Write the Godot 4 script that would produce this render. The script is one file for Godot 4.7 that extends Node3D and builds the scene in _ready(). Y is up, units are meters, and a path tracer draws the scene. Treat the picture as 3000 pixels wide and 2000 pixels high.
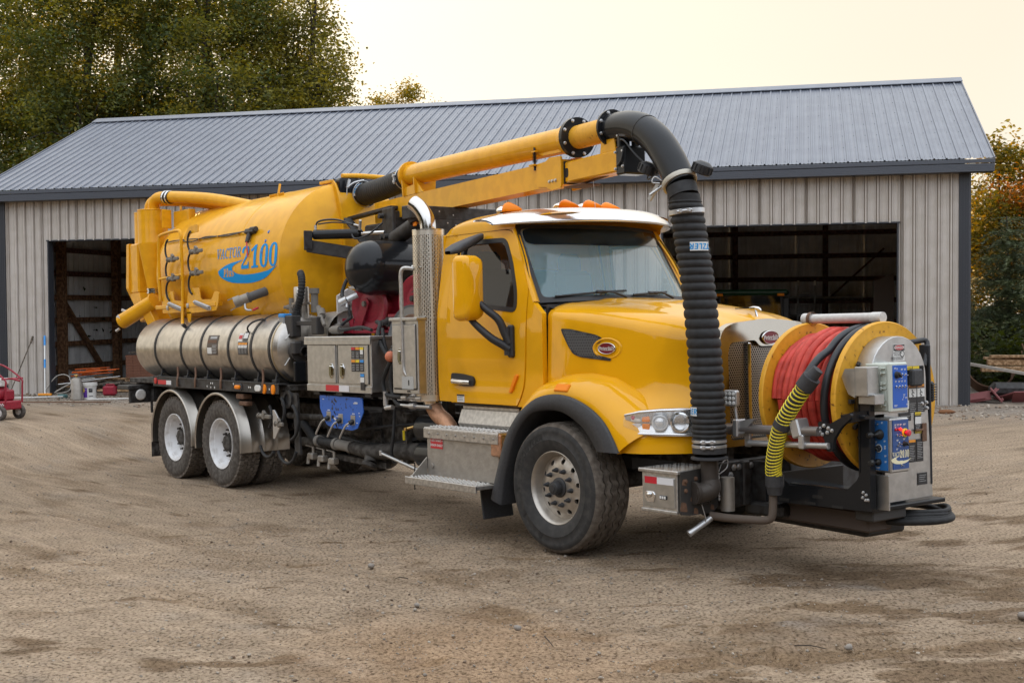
extends Node3D
# A yellow vacuum truck in a dirt yard before a long steel pole barn.
# The truck's front axle is at x = 0, it heads towards +x, its kerb side is +z, y is up, metres.

var rng := RandomNumberGenerator.new()
var used := {}
var mats := {}

# ---------------------------------------------------------------- mesh builder (faces are given counter-clockwise seen from outside)
class Mb:
	var st := SurfaceTool.new()
	var x := Transform3D()
	var n := 0
	func _init(t := Transform3D()) -> void:
		st.begin(Mesh.PRIMITIVE_TRIANGLES)
		x = t
	func v(p: Vector3, g: int, uv := Vector2.ZERO) -> void:
		st.set_smooth_group(g)
		st.set_uv(uv)
		st.add_vertex(x * p)
	func tri(a: Vector3, b: Vector3, c: Vector3, g := -1, ua := Vector2.ZERO, ub := Vector2.ZERO, uc := Vector2.ZERO) -> void:
		v(a, g, ua); v(c, g, uc); v(b, g, ub)
		n += 1
	func quad(a: Vector3, b: Vector3, c: Vector3, d: Vector3, g := -1) -> void:
		var u := [Vector2(0, 1), Vector2(1, 1), Vector2(1, 0), Vector2(0, 0)]
		tri(a, b, c, g, u[0], u[1], u[2]); tri(a, c, d, g, u[0], u[2], u[3])
	# a box with chamfered edges
	func box(c: Vector3, s: Vector3, bev := 0.0, b := Basis()) -> Mb:
		var keep := x
		x = x * Transform3D(b, c)
		var h := s * 0.5
		bev = minf(bev, minf(h.x, minf(h.y, h.z)) * 0.9)
		for ax in 3:
			var u := (ax + 1) % 3; var w := (ax + 2) % 3
			for sg: float in [-1.0, 1.0]:
				var p: Array[Vector3] = []
				for k: Vector2 in [Vector2(-1, -1), Vector2(1, -1), Vector2(1, 1), Vector2(-1, 1)]:
					var q := Vector3()
					q[ax] = sg * h[ax]; q[u] = k.x * (h[u] - bev); q[w] = k.y * (h[w] - bev)
					p.append(q)
				if sg > 0: quad(p[0], p[1], p[2], p[3])
				else: quad(p[3], p[2], p[1], p[0])
			if bev > 0:
				for su: float in [-1.0, 1.0]:
					for sw: float in [-1.0, 1.0]:   # edge along ax
						var p: Array[Vector3] = []
						for k: Array in [[-1.0, 0], [1.0, 0], [1.0, 1], [-1.0, 1]]:
							var q := Vector3()
							q[ax] = k[0] * (h[ax] - bev)
							q[u] = su * (h[u] - (bev if k[1] else 0.0)); q[w] = sw * (h[w] - (0.0 if k[1] else bev))
							p.append(q)
						if su * sw < 0: quad(p[0], p[1], p[2], p[3])
						else: quad(p[3], p[2], p[1], p[0])
		if bev > 0:
			for sx: float in [-1.0, 1.0]:
				for sy: float in [-1.0, 1.0]:
					for sz: float in [-1.0, 1.0]:
						var a := Vector3(sx * h.x, sy * (h.y - bev), sz * (h.z - bev))
						var bb := Vector3(sx * (h.x - bev), sy * h.y, sz * (h.z - bev))
						var cc := Vector3(sx * (h.x - bev), sy * (h.y - bev), sz * h.z)
						if sx * sy * sz > 0: tri(a, bb, cc)
						else: tri(a, cc, bb)
		x = keep
		return self
	# rows of points; a smooth sheet whose outside is to the left of u x v
	func grid(rows: Array, g := 0, cu := false, cv := false, flip := false) -> Mb:
		var m := rows.size(); var k: int = rows[0].size()
		for i in (m if cv else m - 1):
			for j in (k if cu else k - 1):
				var i2 := (i + 1) % m; var j2 := (j + 1) % k
				var a: Vector3 = rows[i][j]; var b: Vector3 = rows[i][j2]; var c: Vector3 = rows[i2][j2]; var d: Vector3 = rows[i2][j]
				var ua := Vector2(j / float(k - 1), i / float(m - 1)); var ub := Vector2((j + 1) / float(k - 1), i / float(m - 1))
				var uc := Vector2((j + 1) / float(k - 1), (i + 1) / float(m - 1)); var ud := Vector2(j / float(k - 1), (i + 1) / float(m - 1))
				if flip:
					if a.distance_squared_to(b) > 1e-12: tri(a, b, c, g, ua, ub, uc)
					if d.distance_squared_to(c) > 1e-12: tri(a, c, d, g, ua, uc, ud)
				else:
					if a.distance_squared_to(b) > 1e-12: tri(a, c, b, g, ua, uc, ub)
					if d.distance_squared_to(c) > 1e-12: tri(a, d, c, g, ua, ud, uc)
		return self
	# profile of (radius, height) turned round the y axis of t; corners sharper than 35 degrees stay sharp
	func lathe(pr: Array, t := Transform3D(), sides := 24, from := 0.0, to := TAU) -> Mb:
		var keep := x
		x = x * t
		var g := 1
		var full := to - from > TAU - 0.001
		for i in pr.size() - 1:
			if i > 0:
				var d0: Vector2 = (pr[i] - pr[i - 1]); var d1: Vector2 = (pr[i + 1] - pr[i])
				if d0.length() > 1e-6 and d1.length() > 1e-6 and absf(d0.angle_to(d1)) > 0.6: g += 1
			var rows := []
			for q: Vector2 in [pr[i], pr[i + 1]]:
				var r: Array[Vector3] = []
				for j in (sides if full else sides + 1):
					var a := from + (to - from) * j / sides
					r.append(Vector3(cos(a) * q.x, q.y, sin(a) * q.x))
				rows.append(r)
			grid(rows, g, full, false, false)
		x = keep
		return self
	# straight round bar from a to b
	func bar(a: Vector3, b: Vector3, r: float, r2 := -1.0, sides := 12, caps := true) -> Mb:
		if r2 < 0: r2 = r
		var t := Mb.along(a, b)
		var l := a.distance_to(b)
		var pr := [Vector2(r, 0), Vector2(r2, l)]
		if caps: pr = [Vector2(0, 0), Vector2(r, 0), Vector2(r2, l), Vector2(0, l)]
		return lathe(pr, t, sides)
	static func along(a: Vector3, b: Vector3) -> Transform3D:
		var y := (b - a).normalized()
		var q := Vector3.RIGHT if absf(y.x) < 0.9 else Vector3.BACK
		var z := q.cross(y).normalized()
		return Transform3D(Basis(y.cross(z), y, z), a)
	# flat bar with a rectangular section from a to b
	func beam(a: Vector3, b: Vector3, w: float, h: float, bev := 0.0, up := Vector3.UP) -> Mb:
		var d := (b - a).normalized()
		var s := d.cross(up).normalized()
		if s.length() < 0.5: s = d.cross(Vector3.RIGHT).normalized()
		var u := s.cross(d)
		return box((a + b) * 0.5, Vector3(w, h, a.distance_to(b)), bev, Basis(s, u, -d))
	# bent tube through points; rad a number or one per point
	func tube(pts: Array, rad, sides := 10, smooth := 6, caps := true) -> Mb:
		var p: Array[Vector3] = []; var rr: Array[float] = []
		for i in pts.size() - 1:
			var a: Vector3 = pts[maxi(i - 1, 0)]; var b: Vector3 = pts[i]; var c: Vector3 = pts[i + 1]; var d: Vector3 = pts[mini(i + 2, pts.size() - 1)]
			for k in smooth:
				var t := k / float(smooth)
				p.append(b.cubic_interpolate(c, a, d, t) if smooth > 1 else b)
				rr.append(rad if rad is float else lerpf(rad[i], rad[i + 1], t))
		p.append(pts[-1]); rr.append(rad if rad is float else rad[-1])
		var rows := []
		var tan0 := (p[1] - p[0]).normalized()
		var side := tan0.cross(Vector3.UP if absf(tan0.y) < 0.9 else Vector3.RIGHT).normalized()
		for i in p.size():
			var tg := (p[mini(i + 1, p.size() - 1)] - p[maxi(i - 1, 0)]).normalized()
			side = (side - tg * side.dot(tg)).normalized()
			var up := tg.cross(side)
			var r: Array[Vector3] = []
			for j in sides:
				var a := TAU * j / sides
				r.append(p[i] + (side * cos(a) + up * sin(a)) * rr[i])
			rows.append(r)
		grid(rows, 0, true, false, true)
		if caps:
			for e: int in [0, rows.size() - 1]:
				for j in sides:
					var a: Vector3 = rows[e][j]; var b: Vector3 = rows[e][(j + 1) % sides]
					if e == 0: tri(p[0], b, a)
					else: tri(p[-1], a, b)
		return self
	# polygon in the xy plane of t drawn out from z0 to z1, with its front edge chamfered
	func prism(poly: PackedVector2Array, z0: float, z1: float, t := Transform3D(), bev := 0.0, side_group := -1) -> Mb:
		var keep := x
		x = x * t
		if Geometry2D.is_polygon_clockwise(poly): poly.reverse()
		var front := poly
		if bev > 0:
			var o := Geometry2D.offset_polygon(poly, -bev)
			if o.size() == 1 and o[0].size() == poly.size():
				front = o[0]
				if Geometry2D.is_polygon_clockwise(front): front.reverse()
				var best := 0; var bd := 1e9   # offset may start at another corner
				for i in front.size():
					var d := front[i].distance_to(poly[0])
					if d < bd: bd = d; best = i
				var fr := PackedVector2Array()
				for i in front.size(): fr.append(front[(best + i) % front.size()])
				front = fr
			else: bev = 0.0
		for k: int in 2:
			var pl := front if k else poly
			var id := Geometry2D.triangulate_polygon(pl)
			for i in range(0, id.size(), 3):
				var a := pl[id[i]]; var b := pl[id[i + 1]]; var c := pl[id[i + 2]]
				if (b - a).cross(c - a) < 0:
					var s := b; b = c; c = s
				var z := z1 if k else z0
				if k: tri(Vector3(a.x, a.y, z), Vector3(b.x, b.y, z), Vector3(c.x, c.y, z), -1, a, b, c)
				else: tri(Vector3(a.x, a.y, z), Vector3(c.x, c.y, z), Vector3(b.x, b.y, z), -1, a, c, b)
		for i in poly.size():
			var j := (i + 1) % poly.size()
			var a := poly[i]; var b := poly[j]
			var zz := z1 - bev
			quad(Vector3(a.x, a.y, z0), Vector3(b.x, b.y, z0), Vector3(b.x, b.y, zz), Vector3(a.x, a.y, zz), side_group)
			if bev > 0:
				quad(Vector3(a.x, a.y, zz), Vector3(b.x, b.y, zz), Vector3(front[j].x, front[j].y, z1), Vector3(front[i].x, front[i].y, z1))
		x = keep
		return self
	# polygon with holes laid over a curved surface: cut into cells, every corner sent through f(Vector2) -> Vector3; thick > 0 adds edges that go in by f2
	func drape(poly: PackedVector2Array, holes: Array, cell: Vector2, f: Callable, f2 = null, flip := false) -> Mb:
		var lo := poly[0]; var hi := poly[0]
		for p in poly: lo = lo.min(p); hi = hi.max(p)
		var nx := maxi(1, ceili((hi.x - lo.x) / cell.x)); var ny := maxi(1, ceili((hi.y - lo.y) / cell.y))
		var cx := (hi.x - lo.x) / nx; var cy := (hi.y - lo.y) / ny
		for i in nx:
			for j in ny:
				var o := lo + Vector2(i * cx, j * cy)
				var sq := PackedVector2Array([o, o + Vector2(cx, 0), o + Vector2(cx, cy), o + Vector2(0, cy)])
				var got: Array[PackedVector2Array] = Geometry2D.intersect_polygons(sq, poly)
				for h: PackedVector2Array in holes:
					var nxt: Array[PackedVector2Array] = []
					for g in got: nxt.append_array(Geometry2D.clip_polygons(g, h))
					got = nxt
				for g in got:
					if g.size() < 3: continue
					var id := Geometry2D.triangulate_polygon(g)
					for k in range(0, id.size(), 3):
						var a := g[id[k]]; var b := g[id[k + 1]]; var c := g[id[k + 2]]
						var cr := (b - a).cross(c - a)
						if absf(cr) < 1e-9: continue
						if (cr < 0) != flip:
							var s := b; b = c; c = s
						var ua := (a - lo) / (hi - lo); var ub := (b - lo) / (hi - lo); var uc := (c - lo) / (hi - lo)
						tri(f.call(a), f.call(b), f.call(c), 0, Vector2(ua.x, 1 - ua.y), Vector2(ub.x, 1 - ub.y), Vector2(uc.x, 1 - uc.y))
		if f2 != null:
			var rings := [poly] + holes
			for r in rings.size():
				var q: PackedVector2Array = rings[r]
				var cw := Geometry2D.is_polygon_clockwise(q)
				for i in q.size():
					var a: Vector2 = q[i]; var b: Vector2 = q[(i + 1) % q.size()]
					var parts := maxi(1, ceili(a.distance_to(b) / maxf(cell.x, cell.y)))
					for s in parts:
						var p0 := a.lerp(b, s / float(parts)); var p1 := a.lerp(b, (s + 1) / float(parts))
						if cw != (r > 0) != flip: quad(f2.call(p1), f2.call(p0), f.call(p0), f.call(p1))
						else: quad(f2.call(p0), f2.call(p1), f.call(p1), f.call(p0))
		return self
	func done() -> ArrayMesh:
		st.generate_normals()
		return st.commit()

func V(x: float, y: float, z: float) -> Vector3: return Vector3(x, y, z)
func W(x: float, y: float) -> Vector2: return Vector2(x, y)
func T(b: Basis, o: Vector3) -> Transform3D: return Transform3D(b, o)

func numbered(parent: Node, called: String) -> String:
	var k := str(parent.get_instance_id()) + called
	used[k] = used.get(k, 0) + 1
	return called if used[k] == 1 else "%s_%03d" % [called, used[k] - 1]

func part(called: String, mb, m: Material, parent: Node, label := "") -> MeshInstance3D:
	var o := MeshInstance3D.new()
	o.mesh = mb.done() if mb is Mb else mb
	o.material_override = m
	o.name = numbered(parent, called)
	if label: o.set_meta("label", label)
	parent.add_child(o, true)
	return o

func again(o: Node3D, at: Transform3D, label := "") -> Node3D:   # a copy of a part with its sub-parts
	var c: Node3D = o.duplicate()
	var base := o.name.get_slice("_0", 0)
	c.name = numbered(o.get_parent(), base)
	c.transform = at
	if label: c.set_meta("label", label)
	o.get_parent().add_child(c, true)
	return c

func tag(o: Node3D, label: String, category := "", group := "", kind := "") -> Node3D:
	o.set_meta("label", label)
	if category: o.set_meta("category", category)
	if group: o.set_meta("group", group)
	if kind: o.set_meta("kind", kind)
	return o

func thing(called: String, label: String, category: String, at := Transform3D(), group := "") -> Node3D:
	var o := Node3D.new()
	o.name = numbered(self, called)
	o.transform = at
	add_child(o, true)
	tag(o, label, category, group)
	return o

func lin(r: float, g: float, b: float, a := 1.0) -> Color:
	var c := Color(r, g, b).linear_to_srgb()
	c.a = a
	return c

func mat(key: String, c: Color, rough := 0.6, metal := 0.0) -> StandardMaterial3D:
	if mats.has(key): return mats[key]
	var m := StandardMaterial3D.new()
	m.resource_name = key
	m.albedo_color = c
	m.roughness = rough
	m.metallic = metal
	mats[key] = m
	return m

func noise_tex(freq: float, cols: Array, offs: Array, size := 512, oct := 4, kind := FastNoiseLite.TYPE_SIMPLEX_SMOOTH, sd := 1) -> NoiseTexture2D:
	var nz := FastNoiseLite.new()
	nz.noise_type = kind; nz.frequency = freq; nz.fractal_octaves = oct; nz.seed = sd
	var t := NoiseTexture2D.new()
	t.width = size; t.height = size; t.seamless = true; t.noise = nz
	if cols.size():
		var gr := Gradient.new()
		gr.offsets = PackedFloat32Array(offs); gr.colors = PackedColorArray(cols)
		t.color_ramp = gr
	return t

func bump_tex(freq: float, strength: float, size := 512, oct := 4, kind := FastNoiseLite.TYPE_SIMPLEX_SMOOTH, sd := 2) -> NoiseTexture2D:
	var t := noise_tex(freq, [], [], size, oct, kind, sd)
	t.as_normal_map = true; t.bump_strength = strength
	return t
# a material with cloudy wear: the colour is multiplied by a noise between two greys

func worn(key: String, c: Color, rough: float, metal: float, lo: float, hi: float, scale: float, tex: Texture2D, nrm: Texture2D = null, ns := 1.0) -> StandardMaterial3D:
	if mats.has(key): return mats[key]
	var m := mat(key, c, rough, metal)
	m.albedo_texture = tex
	m.uv1_triplanar = true
	m.uv1_scale = Vector3.ONE * scale
	if nrm:
		m.normal_enabled = true; m.normal_texture = nrm; m.normal_scale = ns
	return m

func rect(x0: float, y0: float, x1: float, y1: float) -> PackedVector2Array:
	return PackedVector2Array([W(x0, y0), W(x1, y0), W(x1, y1), W(x0, y1)])

func round_rect(x0: float, y0: float, x1: float, y1: float, r: float, k := 4) -> PackedVector2Array:
	var p := PackedVector2Array()
	for c: Array in [[x1 - r, y0 + r, -PI / 2], [x1 - r, y1 - r, 0.0], [x0 + r, y1 - r, PI / 2], [x0 + r, y0 + r, PI]]:
		for i in k + 1:
			var a: float = c[2] + PI / 2 * i / k
			p.append(W(c[0] + cos(a) * r, c[1] + sin(a) * r))
	return p

func ellipse(cx: float, cy: float, rx: float, ry: float, k := 28) -> PackedVector2Array:
	var p := PackedVector2Array()
	for i in k: p.append(W(cx + cos(TAU * i / k) * rx, cy + sin(TAU * i / k) * ry))
	return p

func pv(a: Array) -> PackedVector2Array:   # [x, y, x, y ...]
	var p := PackedVector2Array()
	for i in range(0, a.size(), 2): p.append(W(a[i], a[i + 1]))
	return p
# rounds the corners of a polygon

func soften(p: PackedVector2Array, r: float, k := 4) -> PackedVector2Array:
	var o := PackedVector2Array()
	for i in p.size():
		var a := p[(i - 1 + p.size()) % p.size()]; var b := p[i]; var c := p[(i + 1) % p.size()]
		var d := minf(r, minf(a.distance_to(b), b.distance_to(c)) * 0.45)
		var s := b + (a - b).normalized() * d; var e := b + (c - b).normalized() * d
		for j in k + 1:
			var t := j / float(k)
			o.append(s.lerp(b, t).lerp(b.lerp(e, t), t))
	return o
# lettering as triangles in the xy plane, letters "size" metres high, centred; sent through f when given

func letters(mb: Mb, text: String, height: float, f = null, bold := true, serif := false, wide := 1.0, slant := 0.0, cut := 0.0) -> Mb:
	var fo := SystemFont.new()
	fo.font_names = PackedStringArray(["Droid Serif" if serif else "Droid Sans"])
	fo.font_weight = 700 if bold else 400
	var tm := TextMesh.new()
	tm.text = text; tm.font = fo; tm.font_size = 64; tm.pixel_size = height / 46.0; tm.depth = 0.0; tm.curve_step = 2.0
	var ar := tm.get_mesh_arrays()
	var vs: PackedVector3Array = ar[Mesh.ARRAY_VERTEX]
	var id: PackedInt32Array = ar[Mesh.ARRAY_INDEX]
	var todo := []
	for i in range(0, id.size(), 3):
		todo.append([vs[id[i]], vs[id[i + 1]], vs[id[i + 2]]])
	while todo.size():
		var t: Array = todo.pop_back()
		var q: Array[Vector2] = []
		for p: Vector3 in t: q.append(W((p.x + p.y * slant) * wide, p.y))
		var cr := (q[1] - q[0]).cross(q[2] - q[0])
		if absf(cr) < 1e-10: continue
		if cut > 0:
			var l := 0; var best := 0.0
			for e in 3:
				var d := q[e].distance_to(q[(e + 1) % 3])
				if d > best: best = d; l = e
			if best > cut:
				var m: Vector3 = (t[l] + t[(l + 1) % 3]) * 0.5
				todo.append([t[l], m, t[(l + 2) % 3]]); todo.append([m, t[(l + 1) % 3], t[(l + 2) % 3]])
				continue
		if cr < 0:
			var s := q[1]; q[1] = q[2]; q[2] = s
		if f != null: mb.tri(f.call(q[0]), f.call(q[1]), f.call(q[2]))
		else: mb.tri(V(q[0].x, q[0].y, 0), V(q[1].x, q[1].y, 0), V(q[2].x, q[2].y, 0))
	return mb

func face(at: Vector3, right: Vector3, up: Vector3) -> Transform3D:   # a plane to draw on: x right, y up, z out of it
	var r := right.normalized()
	var u := (up - r * up.dot(r)).normalized()
	return T(Basis(r, u, r.cross(u)), at)

func _ready() -> void:
	rng.seed = 7
	# ---- camera
	var cam := Camera3D.new()
	cam.name = "camera"
	cam.transform = T(Basis(Vector3.UP, 0.8812) * Basis(Vector3.RIGHT, -0.0129) * Basis(Vector3.BACK, -0.0219), V(7.3248, 1.8506, 7.6256))
	cam.fov = 31.636
	cam.near = 0.1; cam.far = 600.0
	add_child(cam)
	# ---- sky, exposure
	var we := WorldEnvironment.new()
	we.name = "sky"
	var env := Environment.new()
	env.background_mode = Environment.BG_SKY
	env.sky = Sky.new()
	env.sky.sky_material = make_sky()
	env.background_energy_multiplier = 1.0
	env.tonemap_mode = Environment.TONE_MAPPER_LINEAR
	env.tonemap_exposure = 2.1
	env.sdfgi_enabled = true; env.ssao_enabled = true; env.ssil_enabled = true
	we.environment = env
	add_child(we)
	# ---- the low evening sun behind the trees
	var sun := DirectionalLight3D.new()
	sun.name = "sun"
	sun.light_color = Color(1.0, 0.80, 0.50)
	sun.light_energy = 1.5
	sun.light_angular_distance = 0.6
	sun.shadow_enabled = true
	sun.transform = T(Basis.looking_at(-SUN), Vector3.ZERO)
	add_child(sun)
	make_materials()
	make_ground()
	make_barn()
	make_trees()
	make_far_wood()
	make_truck()
	make_yard()
const SUN := Vector3(-0.93, 0.31, -0.28)   # towards the sun

func make_sky() -> PanoramaSkyMaterial:
	var w := 512; var h := 256
	var im := Image.create(w, h, false, Image.FORMAT_RGBF)
	var nz := FastNoiseLite.new()
	nz.seed = 5; nz.frequency = 0.9; nz.fractal_octaves = 4
	var s := SUN.normalized()
	for j in h:
		var el := PI / 2 - PI * (j + 0.5) / h
		for i in w:
			var az := TAU * (i + 0.5) / w
			var d := V(sin(az) * cos(el), sin(el), -cos(az) * cos(el))
			var e := maxf(d.y, 0.0)
			var c := d.dot(s)
			var near := pow(clampf(0.5 + 0.5 * c, 0, 1), 3.0)
			var hor := V(0.475, 0.395, 0.295).lerp(V(0.50, 0.465, 0.395), near)
			var top := V(0.92, 0.98, 1.06)
			var back := V(0.70, 0.75, 0.83)
			hor = back.lerp(hor, clampf(0.35 + 0.9 * c, 0, 1))
			var k := hor.lerp(top, clampf((e - 0.30) * 1.45, 0, 1))
			k += V(0.30, 0.24, 0.15) * pow(clampf(c, 0, 1), 12.0)
			k *= 1.0 + 0.07 * nz.get_noise_3d(d.x * 1.0, d.y * 3.0, d.z * 1.0)
			if d.y < 0: k = V(0.28, 0.24, 0.20)
			im.set_pixel(i, j, Color(k.x, k.y, k.z))
	var m := PanoramaSkyMaterial.new()
	m.panorama = ImageTexture.create_from_image(im)
	return m

func make_materials() -> void:
	var g := func(a: float) -> Color: return Color(a, a, a)
	var cloud := noise_tex(0.02, [g.call(0.93), g.call(1.0)], [0.25, 0.75], 512, 5)
	var fine := noise_tex(0.03, [g.call(0.88), g.call(1.0)], [0.3, 0.7], 512, 5, FastNoiseLite.TYPE_SIMPLEX_SMOOTH, 9)
	var brush := bump_tex(0.05, 3.0)
	mats["_cloud"] = null; mats.erase("_cloud")
	# truck
	var y := worn("yellow_paint", lin(0.80, 0.385, 0.006), 0.42, 0, 0.8, 1, 0.6, noise_tex(0.006, [g.call(0.94), g.call(1.0)], [0.3, 0.6], 256, 4))
	y.clearcoat_enabled = true; y.clearcoat = 0.75; y.clearcoat_roughness = 0.04; y.metallic_specular = 0.15
	var y2 := worn("yellow_dusty", lin(0.76, 0.37, 0.012), 0.5, 0, 0.8, 1, 0.5, noise_tex(0.02, [Color(0.95, 0.94, 0.92), Color(1, 1, 1)], [0.3, 0.62], 512, 5))
	y2.clearcoat_enabled = true; y2.clearcoat = 0.5; y2.clearcoat_roughness = 0.15; y2.metallic_specular = 0.15
	worn("yellow_worn", lin(0.72, 0.36, 0.02), 0.55, 0, 0.8, 1, 1.3, noise_tex(0.02, [Color(0.5, 0.42, 0.33), Color(0.95, 0.94, 0.92), Color(1, 1, 1)], [0.12, 0.2, 0.6], 512, 5))
	worn("steel_tank", lin(0.56, 0.53, 0.49), 0.33, 1, 0.8, 1, 0.5, fine, brush, 0.05)
	worn("steel_box", lin(0.52, 0.52, 0.51), 0.42, 1, 0.8, 1, 0.9, cloud, brush, 0.05)
	worn("steel_dusty", lin(0.42, 0.39, 0.35), 0.55, 0.75, 0.8, 1, 0.8, cloud, brush, 0.2)
	worn("aluminium", lin(0.55, 0.53, 0.50), 0.45, 0.9, 0.8, 1, 1.2, fine)
	mat("chrome", lin(0.72, 0.72, 0.72), 0.08, 1)
	mat("stainless_shiny", lin(0.6, 0.58, 0.55), 0.16, 1)
	mat("galvanized", lin(0.5, 0.5, 0.5), 0.4, 0.8)
	var bp := mat("black_paint", lin(0.012, 0.013, 0.015), 0.35)
	bp.clearcoat_enabled = true; bp.clearcoat = 0.4; bp.clearcoat_roughness = 0.10; bp.metallic_specular = 0.2
	worn("black_dusty", lin(0.035, 0.034, 0.034), 0.6, 0, 0.8, 1, 0.9, noise_tex(0.02, [Color(1, 1, 1), Color(0.62, 0.55, 0.5)], [0.35, 0.75], 512, 5))
	worn("frame_dusty", lin(0.085, 0.078, 0.07), 0.8, 0, 0.8, 1, 0.9, noise_tex(0.02, [Color(1, 1, 1), Color(0.5, 0.46, 0.43)], [0.3, 0.7], 512, 5))
	worn("rubber_hose", lin(0.022, 0.022, 0.023), 0.7, 0, 0.8, 1, 2.0, noise_tex(0.03, [Color(0.7, 0.7, 0.7), Color(1, 1, 1)], [0.3, 0.7], 256, 4))
	mat("black_plastic", lin(0.018, 0.018, 0.02), 0.5)
	worn("grey_plastic", lin(0.045, 0.046, 0.05), 0.6, 0, 0.8, 1, 2.0, fine)
	worn("tyre_rubber", lin(0.038, 0.037, 0.037), 0.75, 0, 0.8, 1, 1.6, noise_tex(0.015, [Color(0.75, 0.75, 0.75), Color(1, 0.98, 0.95)], [0.3, 0.7], 512, 5))
	worn("tyre_dusty", lin(0.17, 0.145, 0.12), 0.9, 0, 0.8, 1, 1.6, noise_tex(0.015, [Color(0.72, 0.70, 0.68), Color(1, 1, 1)], [0.3, 0.7], 512, 5))
	worn("tyre_side_dusty", lin(0.105, 0.092, 0.08), 0.9, 0, 0.8, 1, 1.6, noise_tex(0.015, [Color(0.72, 0.70, 0.68), Color(1, 1, 1)], [0.3, 0.7], 512, 5))
	mat("groove", lin(0.02, 0.018, 0.016), 0.9)
	worn("wheel_white", lin(0.74, 0.74, 0.75), 0.4, 0, 0.8, 1, 1.0, noise_tex(0.02, [Color(0.8, 0.78, 0.75), Color(1, 1, 1)], [0.2, 0.5], 256, 4))
	worn("wheel_alloy", lin(0.50, 0.46, 0.41), 0.42, 0.85, 0.8, 1, 1.5, cloud)
	worn("hub_black", lin(0.03, 0.03, 0.032), 0.55, 0, 0.8, 1, 1.5, fine)
	mat("amber", lin(0.88, 0.25, 0.012), 0.25).metallic_specular = 0.3
	mat("red_lens", lin(0.45, 0.012, 0.015), 0.2)
	mat("white_lens", lin(0.7, 0.7, 0.68), 0.2)
	mat("tape_red", lin(0.52, 0.015, 0.03), 0.35)
	mat("tape_white", lin(0.68, 0.68, 0.70), 0.35)
	mat("label_white", lin(0.66, 0.66, 0.64), 0.5)
	mat("label_black", lin(0.02, 0.02, 0.022), 0.45)
	mat("label_yellow", lin(0.75, 0.55, 0.02), 0.45)
	mat("label_orange", lin(0.75, 0.28, 0.02), 0.45)
	mat("label_blue", lin(0.03, 0.25, 0.62), 0.45)
	mat("label_red", lin(0.5, 0.02, 0.03), 0.45)
	mat("decal_blue", lin(0.008, 0.28, 0.66), 0.5).metallic_specular = 0.2
	mat("decal_blue_dark", lin(0.02, 0.13, 0.42), 0.4)
	worn("panel_blue", lin(0.02, 0.12, 0.50), 0.4, 0, 0.8, 1, 1.5, noise_tex(0.03, [Color(1, 1, 1), Color(1, 1, 1), Color(0.5, 0.5, 0.5)], [0, 0.72, 0.8], 256, 4))
	mat("panel_blue_deep", lin(0.018, 0.07, 0.24), 0.35)
	mat("panel_blue_bright", lin(0.01, 0.10, 0.48), 0.4)
	worn("red_paint", lin(0.30, 0.012, 0.03), 0.45, 0, 0.8, 1, 1.5, fine)
	var rh := worn("red_hose", lin(0.60, 0.07, 0.05), 0.55, 0, 0.8, 1, 2.0, noise_tex(0.02, [Color(0.85, 0.8, 0.78), Color(1, 1, 1)], [0.3, 0.6], 256, 4))
	rh.metallic_specular = 0.4
	mat("hose_black", lin(0.02, 0.022, 0.026), 0.45)
	mat("hose_yellow", lin(0.72, 0.58, 0.03), 0.55)
	worn("dirty_white", lin(0.62, 0.60, 0.57), 0.5, 0, 0.8, 1, 2.0, cloud)
	mat("box_grey", lin(0.52, 0.56, 0.50), 0.45)
	mat("badge_red", lin(0.16, 0.006, 0.016), 0.3)
	mat("knob_black", lin(0.012, 0.012, 0.012), 0.45)
	worn("rust", lin(0.16, 0.085, 0.05), 0.85, 0, 0.8, 1, 2.0, fine)
	worn("hot_pipe", lin(0.50, 0.27, 0.16), 0.5, 0.55, 0.8, 1, 1.2, fine)
	mat("brass", lin(0.6, 0.4, 0.15), 0.35, 1)
	mat("lamp_glass", lin(0.75, 0.75, 0.75), 0.12, 0.3)
	var gl := mat("window_glass", Color(0.05, 0.06, 0.06, 0.55), 0.03)
	gl.transparency = BaseMaterial3D.TRANSPARENCY_ALPHA
	var ws := mat("windshield_glass", Color(0.62, 0.78, 0.82, 0.30), 0.04)
	ws.transparency = BaseMaterial3D.TRANSPARENCY_ALPHA
	var hl := mat("headlight_glass", Color(0.9, 0.93, 0.95, 0.10), 0.04)
	hl.transparency = BaseMaterial3D.TRANSPARENCY_ALPHA
	mat("cab_trim", lin(0.04, 0.042, 0.045), 0.8)
	mat("cab_light_trim", lin(0.30, 0.31, 0.31), 0.8)
	mat("seat_cloth", lin(0.06, 0.065, 0.07), 0.9)
	# barn
	worn("wall_metal", lin(0.50, 0.46, 0.42), 0.5, 0, 0.8, 1, 0.35, noise_tex(0.012, [Color(0.96, 0.955, 0.945), Color(1, 1, 1)], [0.3, 0.65], 512, 4))
	worn("wall_inside", lin(0.74, 0.73, 0.72), 0.5, 0, 0.8, 1, 0.35, noise_tex(0.012, [Color(0.9, 0.9, 0.9), Color(1, 1, 1)], [0.3, 0.65], 256, 4))
	worn("roof_metal", lin(0.165, 0.18, 0.215), 0.34, 0.2, 0.8, 1, 0.3, noise_tex(0.012, [Color(0.92, 0.92, 0.93), Color(1, 1, 1)], [0.3, 0.65], 512, 4))
	mat("trim_metal", lin(0.035, 0.038, 0.046), 0.4, 0.1)
	worn("timber", lin(0.24, 0.125, 0.06), 0.85, 0, 0.8, 1, 0.8, noise_tex(0.02, [Color(0.65, 0.6, 0.55), Color(1, 1, 1)], [0.3, 0.7], 512, 5))
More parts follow.
